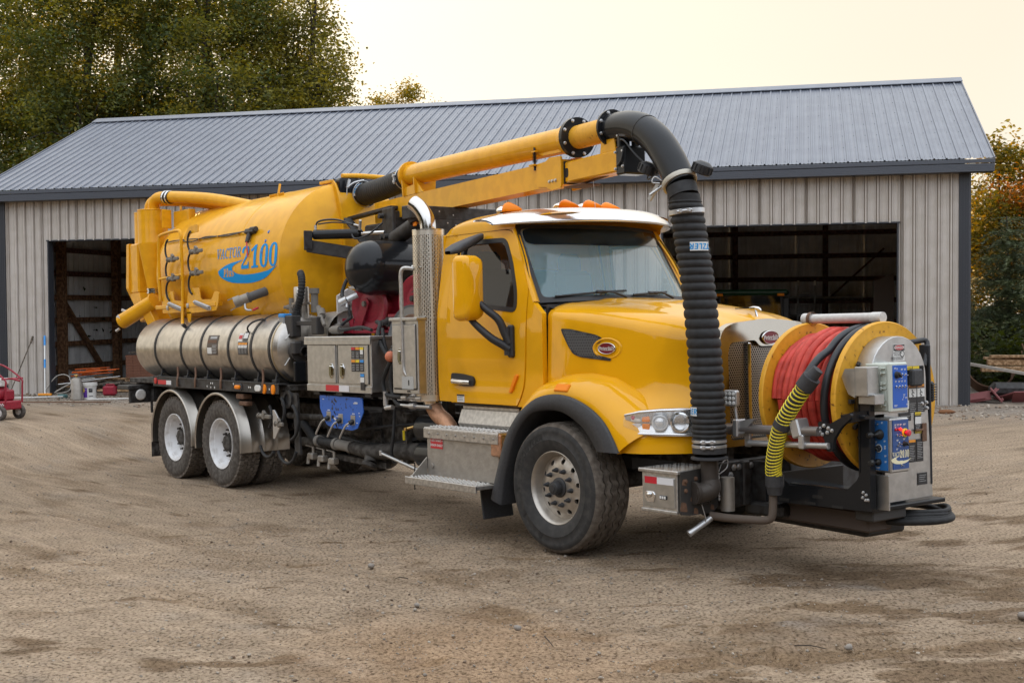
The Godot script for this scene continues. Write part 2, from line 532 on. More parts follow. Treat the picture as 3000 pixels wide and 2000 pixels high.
	worn("timber_dark", lin(0.16, 0.075, 0.055), 0.85, 0, 0.8, 1, 0.8, noise_tex(0.02, [Color(0.65, 0.6, 0.55), Color(1, 1, 1)], [0.3, 0.7], 512, 5))
	worn("timber_pale", lin(0.46, 0.30, 0.17), 0.85, 0, 0.8, 1, 1.0, noise_tex(0.02, [Color(0.7, 0.66, 0.6), Color(1, 1, 1)], [0.3, 0.7], 512, 5))
	worn("timber_grey", lin(0.20, 0.165, 0.13), 0.9, 0, 0.8, 1, 1.0, noise_tex(0.02, [Color(0.5, 0.48, 0.45), Color(1, 1, 1)], [0.3, 0.7], 512, 5))
	worn("brick_clay", lin(0.26, 0.115, 0.07), 0.9, 0, 0.8, 1, 2.0, cloud)
	worn("board_chip", lin(0.20, 0.165, 0.14), 0.9, 0, 0.8, 1, 2.0, noise_tex(0.06, [Color(0.75, 0.72, 0.7), Color(1, 1, 1)], [0.3, 0.7], 512, 4, FastNoiseLite.TYPE_CELLULAR))
	mat("rim_ply", lin(0.33, 0.32, 0.31), 0.8)
	worn("bark", lin(0.075, 0.055, 0.042), 0.95, 0, 0.8, 1, 0.5, noise_tex(0.03, [Color(0.5, 0.5, 0.5), Color(1, 1, 1)], [0.3, 0.7], 256, 4), bump_tex(0.03, 8.0, 256), 1.0)
# ---------------------------------------------------------------- the barn's own frame: x = -t (t runs left along the front), y up, z out of the front
const BARN_AT := Vector3(-5.1264, 0.1105, -14.158)

func barn_basis() -> Basis:
	return Basis(Vector3.UP, 0.6438) * Basis(Vector3.RIGHT, 0.0119) * Basis(Vector3.BACK, -0.0187)

func ground_y(x: float, z: float) -> float:
	var nn := barn_basis().y
	var pl := BARN_AT.y - ((x - BARN_AT.x) * nn.x + (z - BARN_AT.z) * nn.z) / nn.y
	var q := W(clampf(x, -9.0, 3.5), clampf(z, -1.3, 1.4))
	return pl * smoothstep(0.3, 5.0, W(x, z).distance_to(q)) 

func bt(t: float, h: float, n: float) -> Vector3:   # a place given in the barn's frame, in the world
	return BARN_AT + barn_basis() * V(-t, h, n)

func on_ground(x: float, z: float, turn := 0.0) -> Transform3D:
	return T(Basis(Vector3.UP, turn), V(x, ground_y(x, z), z))
# ---------------------------------------------------------------- ground

func steps(lo: float, a: float, b: float, hi: float, fine: float, grow: float) -> Array[float]:
	var o: Array[float] = []
	var s := fine; var p := a
	var left: Array[float] = []
	while p > lo:
		s *= grow; p -= s; left.append(p)
	left.reverse()
	o.append_array(left)
	p = a
	while p < b:
		o.append(p); p += fine
	s = fine
	while p < hi:
		o.append(p); s *= grow; p += s
	o.append(hi)
	return o
var tracks := []

func near_track(p: Vector2, tr: PackedVector2Array) -> Vector2:   # (distance from the line, distance along it)
	var best := 1e9; var at := 0.0; var run := 0.0
	for i in tr.size() - 1:
		var a := tr[i]; var b := tr[i + 1]
		var q := Geometry2D.get_closest_point_to_segment(p, a, b)
		var d := q.distance_to(p)
		if d < best: best = d; at = run + a.distance_to(q)
		run += a.distance_to(b)
	return W(best, at)

func su0(x: float, z: float) -> float: return x * 0.64 - z * 0.77

func su1(x: float, z: float) -> float: return x * 0.77 + z * 0.64

func make_ground() -> void:
	var big := FastNoiseLite.new(); big.seed = 11; big.frequency = 0.22; big.fractal_octaves = 4
	var mid := FastNoiseLite.new(); mid.seed = 12; mid.frequency = 1.3; mid.fractal_octaves = 4
	var sml := FastNoiseLite.new(); sml.seed = 13; sml.frequency = 5.0; sml.fractal_octaves = 3
	var churn := FastNoiseLite.new(); churn.seed = 14; churn.frequency = 0.45; churn.fractal_octaves = 3
	tracks = [pv([-1.2, 0.9, 0.15, 1.5, 0.8, 2.1, 1.3, 2.65, 1.9, 3.3, 2.4, 3.85, 3.1, 4.9]), pv([-3.0, 5.0, -1.2, 4.3, 0.3, 3.8, 1.2, 3.6, 2.0, 3.9, 2.7, 4.6]),
		pv([-6.2, 4.4, -3.6, 4.5, -2.4, 4.15, -1.4, 3.3, -0.7, 2.2]), pv([-9.0, 2.6, -5.0, 3.3, -2.0, 3.1, 0.2, 2.5, 2.6, 2.3, 5.0, 2.9]),
		pv([0.2, 4.9, 1.4, 3.4, 2.2, 2.2, 2.9, 0.6, 3.2, -1.8, 2.6, -4.5]), pv([1.2, 5.6, 2.3, 4.0, 3.1, 2.6, 3.7, 1.0, 4.0, -1.0, 3.3, -4.4]),
		pv([-20, 4.2, -12, 2.6, -6, 2.2, -2.6, 2.6]), pv([-20, 6.0, -12, 4.4, -6, 4.0])]
	var xs := steps(-150, -1.8, 6.0, 120, 0.036, 1.06)
	var zs := steps(-160, -0.2, 7.2, 60, 0.036, 1.06)
	var vs := PackedVector3Array(); var cs := PackedColorArray(); var id := PackedInt32Array(); var ns := PackedVector3Array()
	var w := xs.size(); var h := zs.size()
	var ys := PackedFloat32Array(); ys.resize(w * h)
	var bi := barn_basis().inverse()
	for j in h:
		for i in w:
			var x := xs[i]; var z := zs[j]
			var p := W(x, z)
			var y := ground_y(x, z) - 0.012
			var near := W(x - 1.5, z - 2.0).length()
			var dust := big.get_noise_2d(x, z)
			var damp := smoothstep(-0.05, 0.35, churn.get_noise_2d(x * 1.3, z * 1.5) - 0.30 + 0.42 * smoothstep(0.6, 3.4, x - 0.2 * z) * smoothstep(-4.0, 0.5, z) + 0.22 * smoothstep(1.6, 0.3, W((x - 1.7) * 0.8, z - 3.6).length()) + 0.22 * smoothstep(6.0, 1.0, absf(x + 14.0)) * smoothstep(5.0, 1.0, absf(z - 2.5)))
			var su := x * 0.64 - z * 0.77; var sv := x * 0.77 + z * 0.64   # the yard was driven over along su
			var streak := big.get_noise_2d(su * 2.6, sv * 7.0) + 0.5 * mid.get_noise_2d(su * 1.2, sv * 3.4)
			var region := smoothstep(0.4, 3.0, x - 0.15 * z) * smoothstep(-9.0, -1.0, z)
			damp = maxf(damp * 0.6, smoothstep(0.04, 0.28, streak - 0.42 + 0.46 * region + 0.3 * damp))
			var b := bi * (V(x, 0, z) - BARN_AT)
			var gravel := smoothstep(4.5, 0.5, b.z) * (0.6 + 0.5 * mid.get_noise_2d(x, z))
			y += 0.018 * dust + 0.012 * mid.get_noise_2d(x, z) + 0.011 * sml.get_noise_2d(su0(x, z) * 0.9, su1(x, z) * 2.0)
			var lug := 0.0
			if near < 26:
				for k in tracks.size():
					var q := near_track(p, tracks[k])
					var e := q.x
					if e < 0.26:
						var press := smoothstep(0.22, 0.12, e)
						var side := 1.0 if fmod(q.y, 0.18) < 0.09 else -1.0
						var tread := sin(TAU * q.y / 0.105 + e * 14.0)
						var fade := clampf(0.5 + 0.6 * mid.get_noise_2d(x * 0.6, z * 0.6) + 0.65 * damp, 0.0, 1.0)
						y += fade * (-0.016 * press + 0.008 * press * tread)
						y += fade * 0.010 * smoothstep(0.26, 0.20, e) * smoothstep(0.14, 0.20, e)
						lug = maxf(lug, press * fade)
			y += damp * 0.012 * maxf(sml.get_noise_2d(x * 0.8 + 31.0, z * 0.8), -0.2)
			if near < 30: y += damp * 0.006 * sin(TAU * (x * 0.9 + z * 0.45) / 0.11) * smoothstep(0.1, 0.5, big.get_noise_2d(x * 1.3 + 9.0, z * 1.3))
			ys[j * w + i] = y
			var c := V(0.43, 0.328, 0.232) * (0.96 + 0.16 * dust)
			c = c.lerp(V(0.185, 0.122, 0.072), clampf(0.9 * damp, 0, 0.85))
			c = c.lerp(V(0.24, 0.165, 0.10), 0.5 * lug)
			c = c.lerp(V(0.30, 0.275, 0.25), clampf(gravel, 0, 0.9))
			c = c.lerp(V(0.36, 0.325, 0.285), smoothstep(0.25, 0.6, mid.get_noise_2d(x * 0.5 + 70.0, z * 0.8)) * 0.45 * (0.4 + 0.6 * damp))
			c = c.lerp(V(0.40, 0.25, 0.14), 0.5 * smoothstep(1.3, 0.4, W((x - 2.0) * 0.8, z - 3.5).length()))
			c *= 1.0 + 0.16 * mid.get_noise_2d(su * 1.0, sv * 2.4) + 0.27 * sml.get_noise_2d(su * 1.2, sv * 2.2)
			var beyond := smoothstep(-9.0, -14.0, b.z) + smoothstep(-24.0, -30.0, b.x) + smoothstep(2.0, 6.0, b.x) * smoothstep(4.0, 0.0, b.z) * 0.6
			c = c.lerp(V(0.06, 0.065, 0.03), clampf(beyond, 0, 1))
			vs.append(V(x, y, z)); cs.append(Color(c.x, c.y, c.z))
	for j in h:
		for i in w:
			var i0 := maxi(i - 1, 0); var i1 := mini(i + 1, w - 1); var j0 := maxi(j - 1, 0); var j1 := mini(j + 1, h - 1)
			ns.append(V(-(ys[j * w + i1] - ys[j * w + i0]) / (xs[i1] - xs[i0]), 1, -(ys[j1 * w + i] - ys[j0 * w + i]) / (zs[j1] - zs[j0])).normalized())
			if i < w - 1 and j < h - 1:
				var a := j * w + i
				id.append_array(PackedInt32Array([a, a + 1, a + w, a + 1, a + w + 1, a + w]))
	var ar := []; ar.resize(Mesh.ARRAY_MAX)
	ar[Mesh.ARRAY_VERTEX] = vs; ar[Mesh.ARRAY_NORMAL] = ns; ar[Mesh.ARRAY_COLOR] = cs; ar[Mesh.ARRAY_INDEX] = id
	var me := ArrayMesh.new(); me.add_surface_from_arrays(Mesh.PRIMITIVE_TRIANGLES, ar)
	var m := mat("dirt", Color(1, 1, 1), 0.95)
	m.vertex_color_use_as_albedo = true
	m.albedo_texture = noise_tex(0.045, [Color(0.45, 0.43, 0.40), Color(0.85, 0.84, 0.83), Color(1, 1, 1), Color(1, 1, 1)], [0.12, 0.36, 0.6, 1.0], 1024, 5, FastNoiseLite.TYPE_SIMPLEX_SMOOTH, 21)
	m.uv1_triplanar = true; m.uv1_world_triplanar = true; m.uv1_scale = Vector3.ONE * 0.61
	m.normal_enabled = true; m.normal_scale = 1.0
	m.normal_texture = bump_tex(0.10, 14.0, 1024, 5, FastNoiseLite.TYPE_SIMPLEX_SMOOTH, 22)
	m.metallic_specular = 0.25
	tag(part("ground", me, m, self), "brown dusty dirt yard with tyre tracks and damp churned patches", "ground", "", "structure")
	# loose stones: small ones as one mass, the larger ones singly
	var sm := stone_mesh(3)
	var mm := MultiMesh.new(); mm.transform_format = MultiMesh.TRANSFORM_3D; mm.use_colors = true; mm.mesh = sm
	var places := []
	for k in 13000:
		var x := 0.0; var z := 0.0; var s := 0.0
		if k < 9000:
			x = rng.randf_range(-3.0, 6.0); z = rng.randf_range(0.6, 6.8); s = rng.randf_range(0.0025, 0.006) if rng.randf() < 0.95 else rng.randf_range(0.006, 0.014)
		elif k < 11000:
			x = rng.randf_range(-16, 3.5); z = rng.randf_range(-9.0, 5.0); s = rng.randf_range(0.004, 0.012)
		else:
			var q := bt(rng.randf_range(-3.0, 21.0), 0, rng.randf_range(0.0, 3.0)); x = q.x; z = q.z; s = rng.randf_range(0.01, 0.035)
		places.append([x, z, s])
	mm.instance_count = places.size()
	for k in places.size():
		var q: Array = places[k]
		var bs := Basis.from_euler(V(rng.randf() * 0.6, rng.randf() * TAU, rng.randf() * 0.6)).scaled_local(V(1.2, 0.75, 1.0) * q[2])
		mm.set_instance_transform(k, T(bs, V(q[0], ground_y(q[0], q[1]) - 0.010 + q[2] * 0.3, q[1])))
		var v := rng.randf_range(0.55, 1.25)
		var c := Color(0.31 * v, 0.265 * v, 0.215 * v) if rng.randf() < 0.75 else Color(0.2 * v, 0.14 * v, 0.095 * v)
		mm.set_instance_color(k, c)
	var gi := MultiMeshInstance3D.new(); gi.multimesh = mm; gi.name = "gravel"
	var gm := mat("stone", Color(1, 1, 1), 0.9); gm.vertex_color_use_as_albedo = true
	gi.material_override = gm
	add_child(gi, true)
	tag(gi, "scattered small stones and crumbs of dry mud on the dirt", "gravel", "", "stuff")
	var names := ["small pale stone lying in the dirt left of the bottom tyre track", "grey pebble by the bottom edge of the yard on the left", "small dark stone in the dry dirt before the step", "round grey stone at the right edge of the churned mud",
		"flat pale pebble in the churned mud at the lower right", "small brown clod between the two tyre tracks at the bottom"]
	var spots := [[0.72, 3.05, 0.022], [-0.95, 5.35, 0.028], [-0.62, 2.55, 0.03], [3.62, 0.55, 0.035], [3.3, 1.9, 0.026], [1.65, 2.95, 0.024]]
	for k in spots.size():
		var q: Array = spots[k]
		var o := part("stone", stone_mesh(30 + k), mat("stone_grey", lin(0.25, 0.22, 0.19), 0.9), self)
		o.transform = T(Basis.from_euler(V(0, k * 1.3, 0)).scaled_local(V(1.3, 0.8, 1.0) * q[2]), V(q[0], ground_y(q[0], q[1]) + q[2] * 0.2, q[1]))
		tag(o, names[k], "stone", "larger stones lying in the yard")
	var clod := part("dirt_clod", stone_mesh(50), mat("clod_brown", lin(0.20, 0.09, 0.04), 0.95), self)
	var cq := bt(0.62, 0, 1.84)
	clod.transform = T(Basis(Vector3.UP, 0.4).scaled_local(V(0.17, 0.05, 0.1)), V(cq.x, ground_y(cq.x, cq.z) + 0.02, cq.z))
	tag(clod, "brown clod lying on the gravel before the right end of the barn", "clod")
	for k in 3:
		var q: Vector2 = [W(2.02, 3.02), W(-0.05, 2.65), W(3.15, 2.05)][k]
		var b := Mb.new()
		var a: float = [0.5, 2.2, -0.4][k]
		var d: Vector3 = V(cos(a), 0, sin(a)) * [0.12, 0.05, 0.09][k]
		b.tube([-d, d * 0.1 + V(0, 0.012, 0.008), d], [0.004, 0.0035, 0.002], 6, 4)
		var o := part("twig", b, mats["bark"], self)
		o.position = V(q.x, ground_y(q.x, q.y) + 0.004, q.y)
		tag(o, ["thin twig lying across the dirt track at the bottom centre", "short twig lying in the dry dirt under the step", "thin twig lying in the churned mud at the lower right"][k], "twig", "twigs on the dirt")

func stone_mesh(sd: int) -> ArrayMesh:
	var r := RandomNumberGenerator.new(); r.seed = sd
	var rows := []
	for i in 5:
		var row: Array[Vector3] = []
		var la := -PI / 2 + PI * i / 4.0
		for j in 7:
			var a := TAU * j / 7
			row.append(V(cos(a) * cos(la), sin(la), sin(a) * cos(la)) * r.randf_range(0.75, 1.1) if i > 0 and i < 4 else V(0, sin(la) * 0.9, 0))
		rows.append(row)
	var b := Mb.new()
	b.grid(rows, 0, true, false)
	return b.done()
# ---------------------------------------------------------------- the pole barn
# a ribbed steel sheet in the xy plane of t, from x0 to x1 and y0 to y1; ribs every 0.2286 m counted from r0

func ribbed(b: Mb, x0: float, x1: float, y0: float, y1: float, r0: float, t := Transform3D(), tall := 0.048) -> void:
	var pts: Array[Vector2] = [W(x0, 0)]
	var k := ceili((x0 - r0) / 0.0762 - 0.4)
	while r0 + k * 0.0762 < x1 + 0.03:
		var c := r0 + k * 0.0762
		var big := posmod(k, 3) == 0
		var e := 0.020 if big else 0.016
		var f := 0.013 if big else 0.008
		var hh := tall if big else 0.007
		for q: Vector2 in [W(c - e, 0), W(c - f, hh), W(c + f, hh), W(c + e, 0)]:
			if q.x > x0 + 0.001 and q.x < x1 - 0.001: pts.append(q)
		k += 1
	pts.append(W(x1, 0))
	var keep := b.x
	b.x = b.x * t
	for i in pts.size() - 1:
		var p := pts[i]; var q := pts[i + 1]
		b.quad(V(p.x, y0, p.y), V(q.x, y0, q.y), V(q.x, y1, q.y), V(p.x, y1, p.y))
	b.x = keep

func make_barn() -> void:
	var barn := thing("pole_barn", "long tan steel pole barn with ribbed blue-grey roof and two open doorways", "barn", T(barn_basis(), BARN_AT))
	var L := 21.64; var EAVE := 4.752; var RIDGE := 7.16; var HALF := 4.863; var OV := 0.331; var G := 0.40; var TOP := 4.62; var DOOR := 3.58
	var wm: Material = mats.wall_metal; var tm: Material = mats.trim_metal
	# front wall: sheets 0.914 m wide, cut at the doorways
	var cuts := [0.2]
	var tt := 0.34 + 0.9144
	while tt < L - 0.2:
		cuts.append(tt); tt += 0.9144
	var doors := [[1.33, 5.97], [15.75, 20.3]]
	for d: Array in doors: cuts.append_array(d)
	cuts.append(L - 0.2); cuts.sort()
	for i in cuts.size() - 1:
		var a: float = cuts[i]; var e: float = cuts[i + 1]
		if e - a < 0.02: continue
		var m := (a + e) / 2
		var lo := 0.0
		for d: Array in doors:
			if m > d[0] and m < d[1]: lo = DOOR
		var b := Mb.new()
		ribbed(b, -e, -a, lo - (0.0 if lo else 0.05), TOP, -0.34, T(Basis(), V(0, 0, 0.001 * (i % 2))))
		part("wall_panel", b, wm, barn)
	# brown stain lines along the ribs, darkened to paint in the ribs' shading
	var stain_shade := Mb.new()
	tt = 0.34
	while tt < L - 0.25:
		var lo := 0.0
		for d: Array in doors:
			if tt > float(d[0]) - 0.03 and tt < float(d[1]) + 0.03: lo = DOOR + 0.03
		for s: float in [-1.0, 1.0]: stain_shade.quad(V(-tt + s * 0.027 - 0.007, lo, 0.003), V(-tt + s * 0.027 + 0.007, lo, 0.003), V(-tt + s * 0.027 + 0.007, TOP, 0.003), V(-tt + s * 0.027 - 0.007, TOP, 0.003))
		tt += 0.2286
	part("rib_stain_shade", stain_shade, mat("stain_shade", lin(0.20, 0.165, 0.135), 0.8), barn).set_meta("kind", "stuff")
	# the other walls, seen from inside through the doorways
	for i in 24:
		var b := Mb.new()
		ribbed(b, -L + i * 0.9144, minf(-L + (i + 1) * 0.9144, 0), -0.05, TOP, -0.34, T(Basis(Vector3.UP, 0), V(0, 0, -2 * HALF - 0.02 + 0.001 * (i % 2))))
		part("back_wall_panel", b, mats.wall_inside, barn)
	for s in 2:
		for i in 11:
			var b := Mb.new()
			var a := -2 * HALF + i * 0.9144
			var e := minf(a + 0.9144, -0.02)
			if e - a < 0.05: continue
			var rise := RIDGE - EAVE
			ribbed(b, a, e, -0.05, TOP + rise * (1 - absf((a + e) / 2 + HALF) / HALF) - 0.15, 0, T(Basis(Vector3.UP, -PI / 2), V(-L + 0.02 if s else -0.02, 0, 0.001 * (i % 2))))
			part("end_wall_panel", b, mats.wall_inside if s else wm, barn)
	# roof: both slopes in sheets
	var slope := V(0, RIDGE - EAVE, -(HALF + OV))
	var sl := slope.length()
	var na := 25
	for s in 2:
		for i in na:
			var a := -L - G + i * 0.9144
			var e := minf(a + 0.9144, G)
			if e - a < 0.05: continue
			var b := Mb.new()
			var up := slope.normalized() if s == 0 else V(slope.x, slope.y, -slope.z).normalized()
			var zc := OV if s == 0 else -2 * HALF - OV
			var f := face(V(0, EAVE + 0.0012 * (i % 2), zc), Vector3.RIGHT if s == 0 else Vector3.LEFT, up)
			if s == 0: ribbed(b, a, e, 0, sl, 0.225, f, 0.024)
			else: ribbed(b, -e, -a, 0, sl, 0.225, f, 0.024)
			part("roof_panel", b, mats.roof_metal, barn)
	var scr := Mb.new()
	var ff := face(V(0, EAVE, OV), Vector3.RIGHT, slope)
	for r in 8:
		for k in 97:
			var p := V(G - 0.24 - k * 0.2286, 0.15 + r * 0.78, 0.002)
			scr.x = ff
			scr.lathe([W(0.011, 0), W(0.009, 0.008), W(0, 0.009)], face(p, Vector3.RIGHT, Vector3.BACK).rotated_local(Vector3.RIGHT, 0), 5)
	var sp := part("roof_screws", scr, mats.trim_metal, barn)
	sp.set_meta("kind", "stuff")
	# ridge cap, fascia, soffit, rake and corner trim
	var b := Mb.new()
	b.prism(pv([-0.26, -0.092, 0, 0.035, 0.26, -0.092, 0.26, -0.075, 0, 0.055, -0.26, -0.075]), -L - G - 0.02, G + 0.02, T(Basis(Vector3.FORWARD, Vector3.UP, Vector3.RIGHT), V(0, RIDGE + 0.012, -HALF)))
	part("ridge_cap", b, mats.roof_metal, barn)
	b = Mb.new()
	b.box(V(-L / 2, EAVE - 0.055, OV + 0.012), V(L + 2 * G, 0.075, 0.03), 0.006)
	b.box(V(-L / 2, EAVE - 0.175, OV + 0.004), V(L + 2 * G, 0.155, 0.022), 0.006)
	for k in 3: b.box(V(-L / 2, EAVE - 0.14 - 0.035 * k, OV + 0.016), V(L + 2 * G, 0.006, 0.004))
	part("eave_fascia", b, mat("fascia_metal", lin(0.065, 0.072, 0.088), 0.38, 0.1), barn)
	b = Mb.new()
	b.box(V(-L / 2, EAVE - 0.245, OV * 0.5), V(L + 2 * G, 0.012, OV), 0)
	b.box(V(-L / 2, TOP - 0.055, 0.03), V(L, 0.07, 0.03), 0.005)
	part("eave_soffit", b, tm, barn)
	for s: float in [G, -L - G]:
		b = Mb.new()
		for q: float in [0.0, 1.0]:
			var e := V(s, EAVE - 0.08, OV if q == 0.0 else -2 * HALF - OV); var t := V(s, RIDGE - 0.08, -HALF)
			b.beam(e, t, 0.024, 0.22, 0.005)
		part("rake_trim", b, mats.roof_metal, barn)
	for q: Vector2 in [W(-0.1, 0.0), W(-L + 0.1, 0.0)]:
		b = Mb.new()
		b.box(V(q.x, TOP / 2 - 0.03, 0.012), V(0.2, TOP + 0.02, 0.05), 0.008)
		var ox := 0.0 if q.x > -1 else -L
		b.box(V(ox, TOP / 2 - 0.03, -0.09), V(0.05, TOP + 0.02, 0.2), 0.008)
		for k in 3: b.box(V(q.x - 0.05 + 0.05 * k, TOP / 2 - 0.03, 0.039), V(0.008, TOP, 0.006))
		part("corner_trim", b, tm, barn)
	for d: Array in doors:
		b = Mb.new()
		b.box(V(-(d[0] + d[1]) / 2, DOOR + 0.005, -0.06), V(d[1] - d[0] + 0.08, 0.03, 0.19), 0.004)
		for e: float in [d[0], d[1]]: b.box(V(-e, DOOR / 2, -0.07), V(0.03, DOOR, 0.21), 0.004)
		part("door_trim", b, tm, barn)
	# timber frame
	for t: float in [21.36, 20.42, 15.63, 10.8, 8.4, 6.1, 1.2, 0.28]:
		b = Mb.new()
		b.box(V(-t, 2.25, -0.14), V(0.15, 4.5, 0.2), 0.004)
		part("post", b, mats.timber_pale if t == 6.1 else mats.timber, barn)
	for n: float in [-2.12, -4.62, -7.2]:
		for s: float in [-L + 0.24, -0.24]:
			b = Mb.new()
			b.box(V(s, 2.6, n), V(0.19, 5.2, 0.2), 0.004)
			part("post", b, mats.timber, barn)
	for s: float in [-L + 0.10, -0.10]:
		for h: float in [0.5, 1.1, 1.71, 2.29, 2.9, 3.5, 4.1]:
			b = Mb.new()
			b.box(V(s, h, -HALF), V(0.05, 0.13, 2 * HALF - 0.1), 0.003)
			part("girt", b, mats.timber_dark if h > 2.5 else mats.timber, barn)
	b = Mb.new()
	b.beam(V(-L + 0.18, 2.25, -2.2), V(-L + 0.18, 0.3, -4.1), 0.05, 0.18, 0.003, Vector3.LEFT)
	part("brace", b, mats.timber, barn)
	for t: float in [0.35, 2.54, 5.0, 7.5, 10.0, 12.5, 15.0, 17.5, 20.0]:
		b = Mb.new()
		b.box(V(-t, 2.3, -2 * HALF + 0.14), V(0.15, 4.6, 0.18), 0.004)
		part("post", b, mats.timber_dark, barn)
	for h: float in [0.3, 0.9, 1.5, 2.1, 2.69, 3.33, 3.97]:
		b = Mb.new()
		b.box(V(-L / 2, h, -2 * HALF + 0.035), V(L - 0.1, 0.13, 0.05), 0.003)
		part("girt", b, mats.timber_dark, barn)
	b = Mb.new()
	b.beam(V(-1.0, 3.5, -2 * HALF + 0.28), V(-2.5, 2.1, -2 * HALF + 0.28), 0.05, 0.18, 0.003, Vector3.BACK)
	part("brace", b, mats.timber_dark, barn)
	for t: float in [0.4, 2.6, 5.0, 7.5, 10.0, 12.5, 15.0, 17.5, 20.0, 21.3]:
		b = Mb.new()
		var q := V(-t, EAVE - 0.28, 0)
		b.beam(q + V(0, 0, -0.1), q + V(0, 0, -2 * HALF + 0.1), 0.05, 0.15)
		b.beam(q + V(0, 0.1, 0.1), V(-t, RIDGE - 0.25, -HALF), 0.05, 0.15)
		b.beam(q + V(0, 0.1, -2 * HALF - 0.1), V(-t, RIDGE - 0.25, -HALF), 0.05, 0.15)
		b.beam(q + V(0, 0.1, -HALF * 0.6), V(-t, RIDGE - 0.25, -HALF), 0.04, 0.1)
		b.beam(q + V(0, 0.1, -HALF * 1.4), V(-t, RIDGE - 0.25, -HALF), 0.04, 0.1)
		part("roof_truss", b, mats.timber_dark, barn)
# ---------------------------------------------------------------- trees

func leaf_clump(sd: int, count: int, radius: float, leaf: float, thin := 0.55) -> ArrayMesh:
	var r := RandomNumberGenerator.new(); r.seed = sd
	var vs := PackedVector3Array(); var ns := PackedVector3Array(); var id := PackedInt32Array()
	for k in count:
		var p := V(r.randfn(), r.randfn() * 0.7, r.randfn()) * radius * 0.5
		var b := Basis.from_euler(V(r.randf_range(-1.1, 1.1), r.randf() * TAU, r.randf_range(-1.0, 1.0)))
		var l := leaf * r.randf_range(0.7, 1.3)
		var w := l * thin
		var o := vs.size()
		for q: Vector3 in [V(-l * 0.5, 0, 0), V(-l * 0.05, l * 0.08, w * 0.5), V(l * 0.5, -l * 0.06, 0), V(-l * 0.05, l * 0.08, -w * 0.5)]:
			vs.append(p + b * q); ns.append(-b.y)
		id.append_array(PackedInt32Array([o, o + 1, o + 2, o, o + 2, o + 3]))
	var ar := []; ar.resize(Mesh.ARRAY_MAX)
	ar[Mesh.ARRAY_VERTEX] = vs; ar[Mesh.ARRAY_NORMAL] = ns; ar[Mesh.ARRAY_INDEX] = id
	var m := ArrayMesh.new(); m.add_surface_from_arrays(Mesh.PRIMITIVE_TRIANGLES, ar)
	return m

func needle_spray(sd: int) -> ArrayMesh:   # a drooping twig with needles in two rows
	var r := RandomNumberGenerator.new(); r.seed = sd
	var vs := PackedVector3Array(); var ns := PackedVector3Array(); var id := PackedInt32Array()
	for t in 5:
		var root := V(r.randf_range(-0.1, 0.1), 0, r.randf_range(-0.1, 0.1))
		var dir := V(r.randf_range(-0.5, 1.0), r.randf_range(-0.25, 0.1), r.randf_range(-0.8, 0.8)).normalized()
		for k in 14:
			var p := root + dir * (0.05 + 0.035 * k) + V(0, -0.0012 * k * k, 0)
			for s: float in [-1.0, 1.0]:
				var side := (dir.cross(Vector3.UP).normalized() * s + dir * 0.6 + V(0, r.randf_range(-0.4, 0.4), 0)).normalized() * r.randf_range(0.06, 0.1)
				var w := V(r.randf_range(-1, 1), r.randf_range(-1, 1), r.randf_range(-1, 1)).normalized() * 0.012
				var o := vs.size()
				for q: Vector3 in [p - w, p + w, p + side]:
					vs.append(q); ns.append(side.cross(w).normalized())
				id.append_array(PackedInt32Array([o, o + 1, o + 2]))
	var ar := []; ar.resize(Mesh.ARRAY_MAX)
	ar[Mesh.ARRAY_VERTEX] = vs; ar[Mesh.ARRAY_NORMAL] = ns; ar[Mesh.ARRAY_INDEX] = id
	var m := ArrayMesh.new(); m.add_surface_from_arrays(Mesh.PRIMITIVE_TRIANGLES, ar)
	return m
var clumps: Array[ArrayMesh] = []
# lobes: [x, y, z, rx, ry, rz] in the tree's own frame

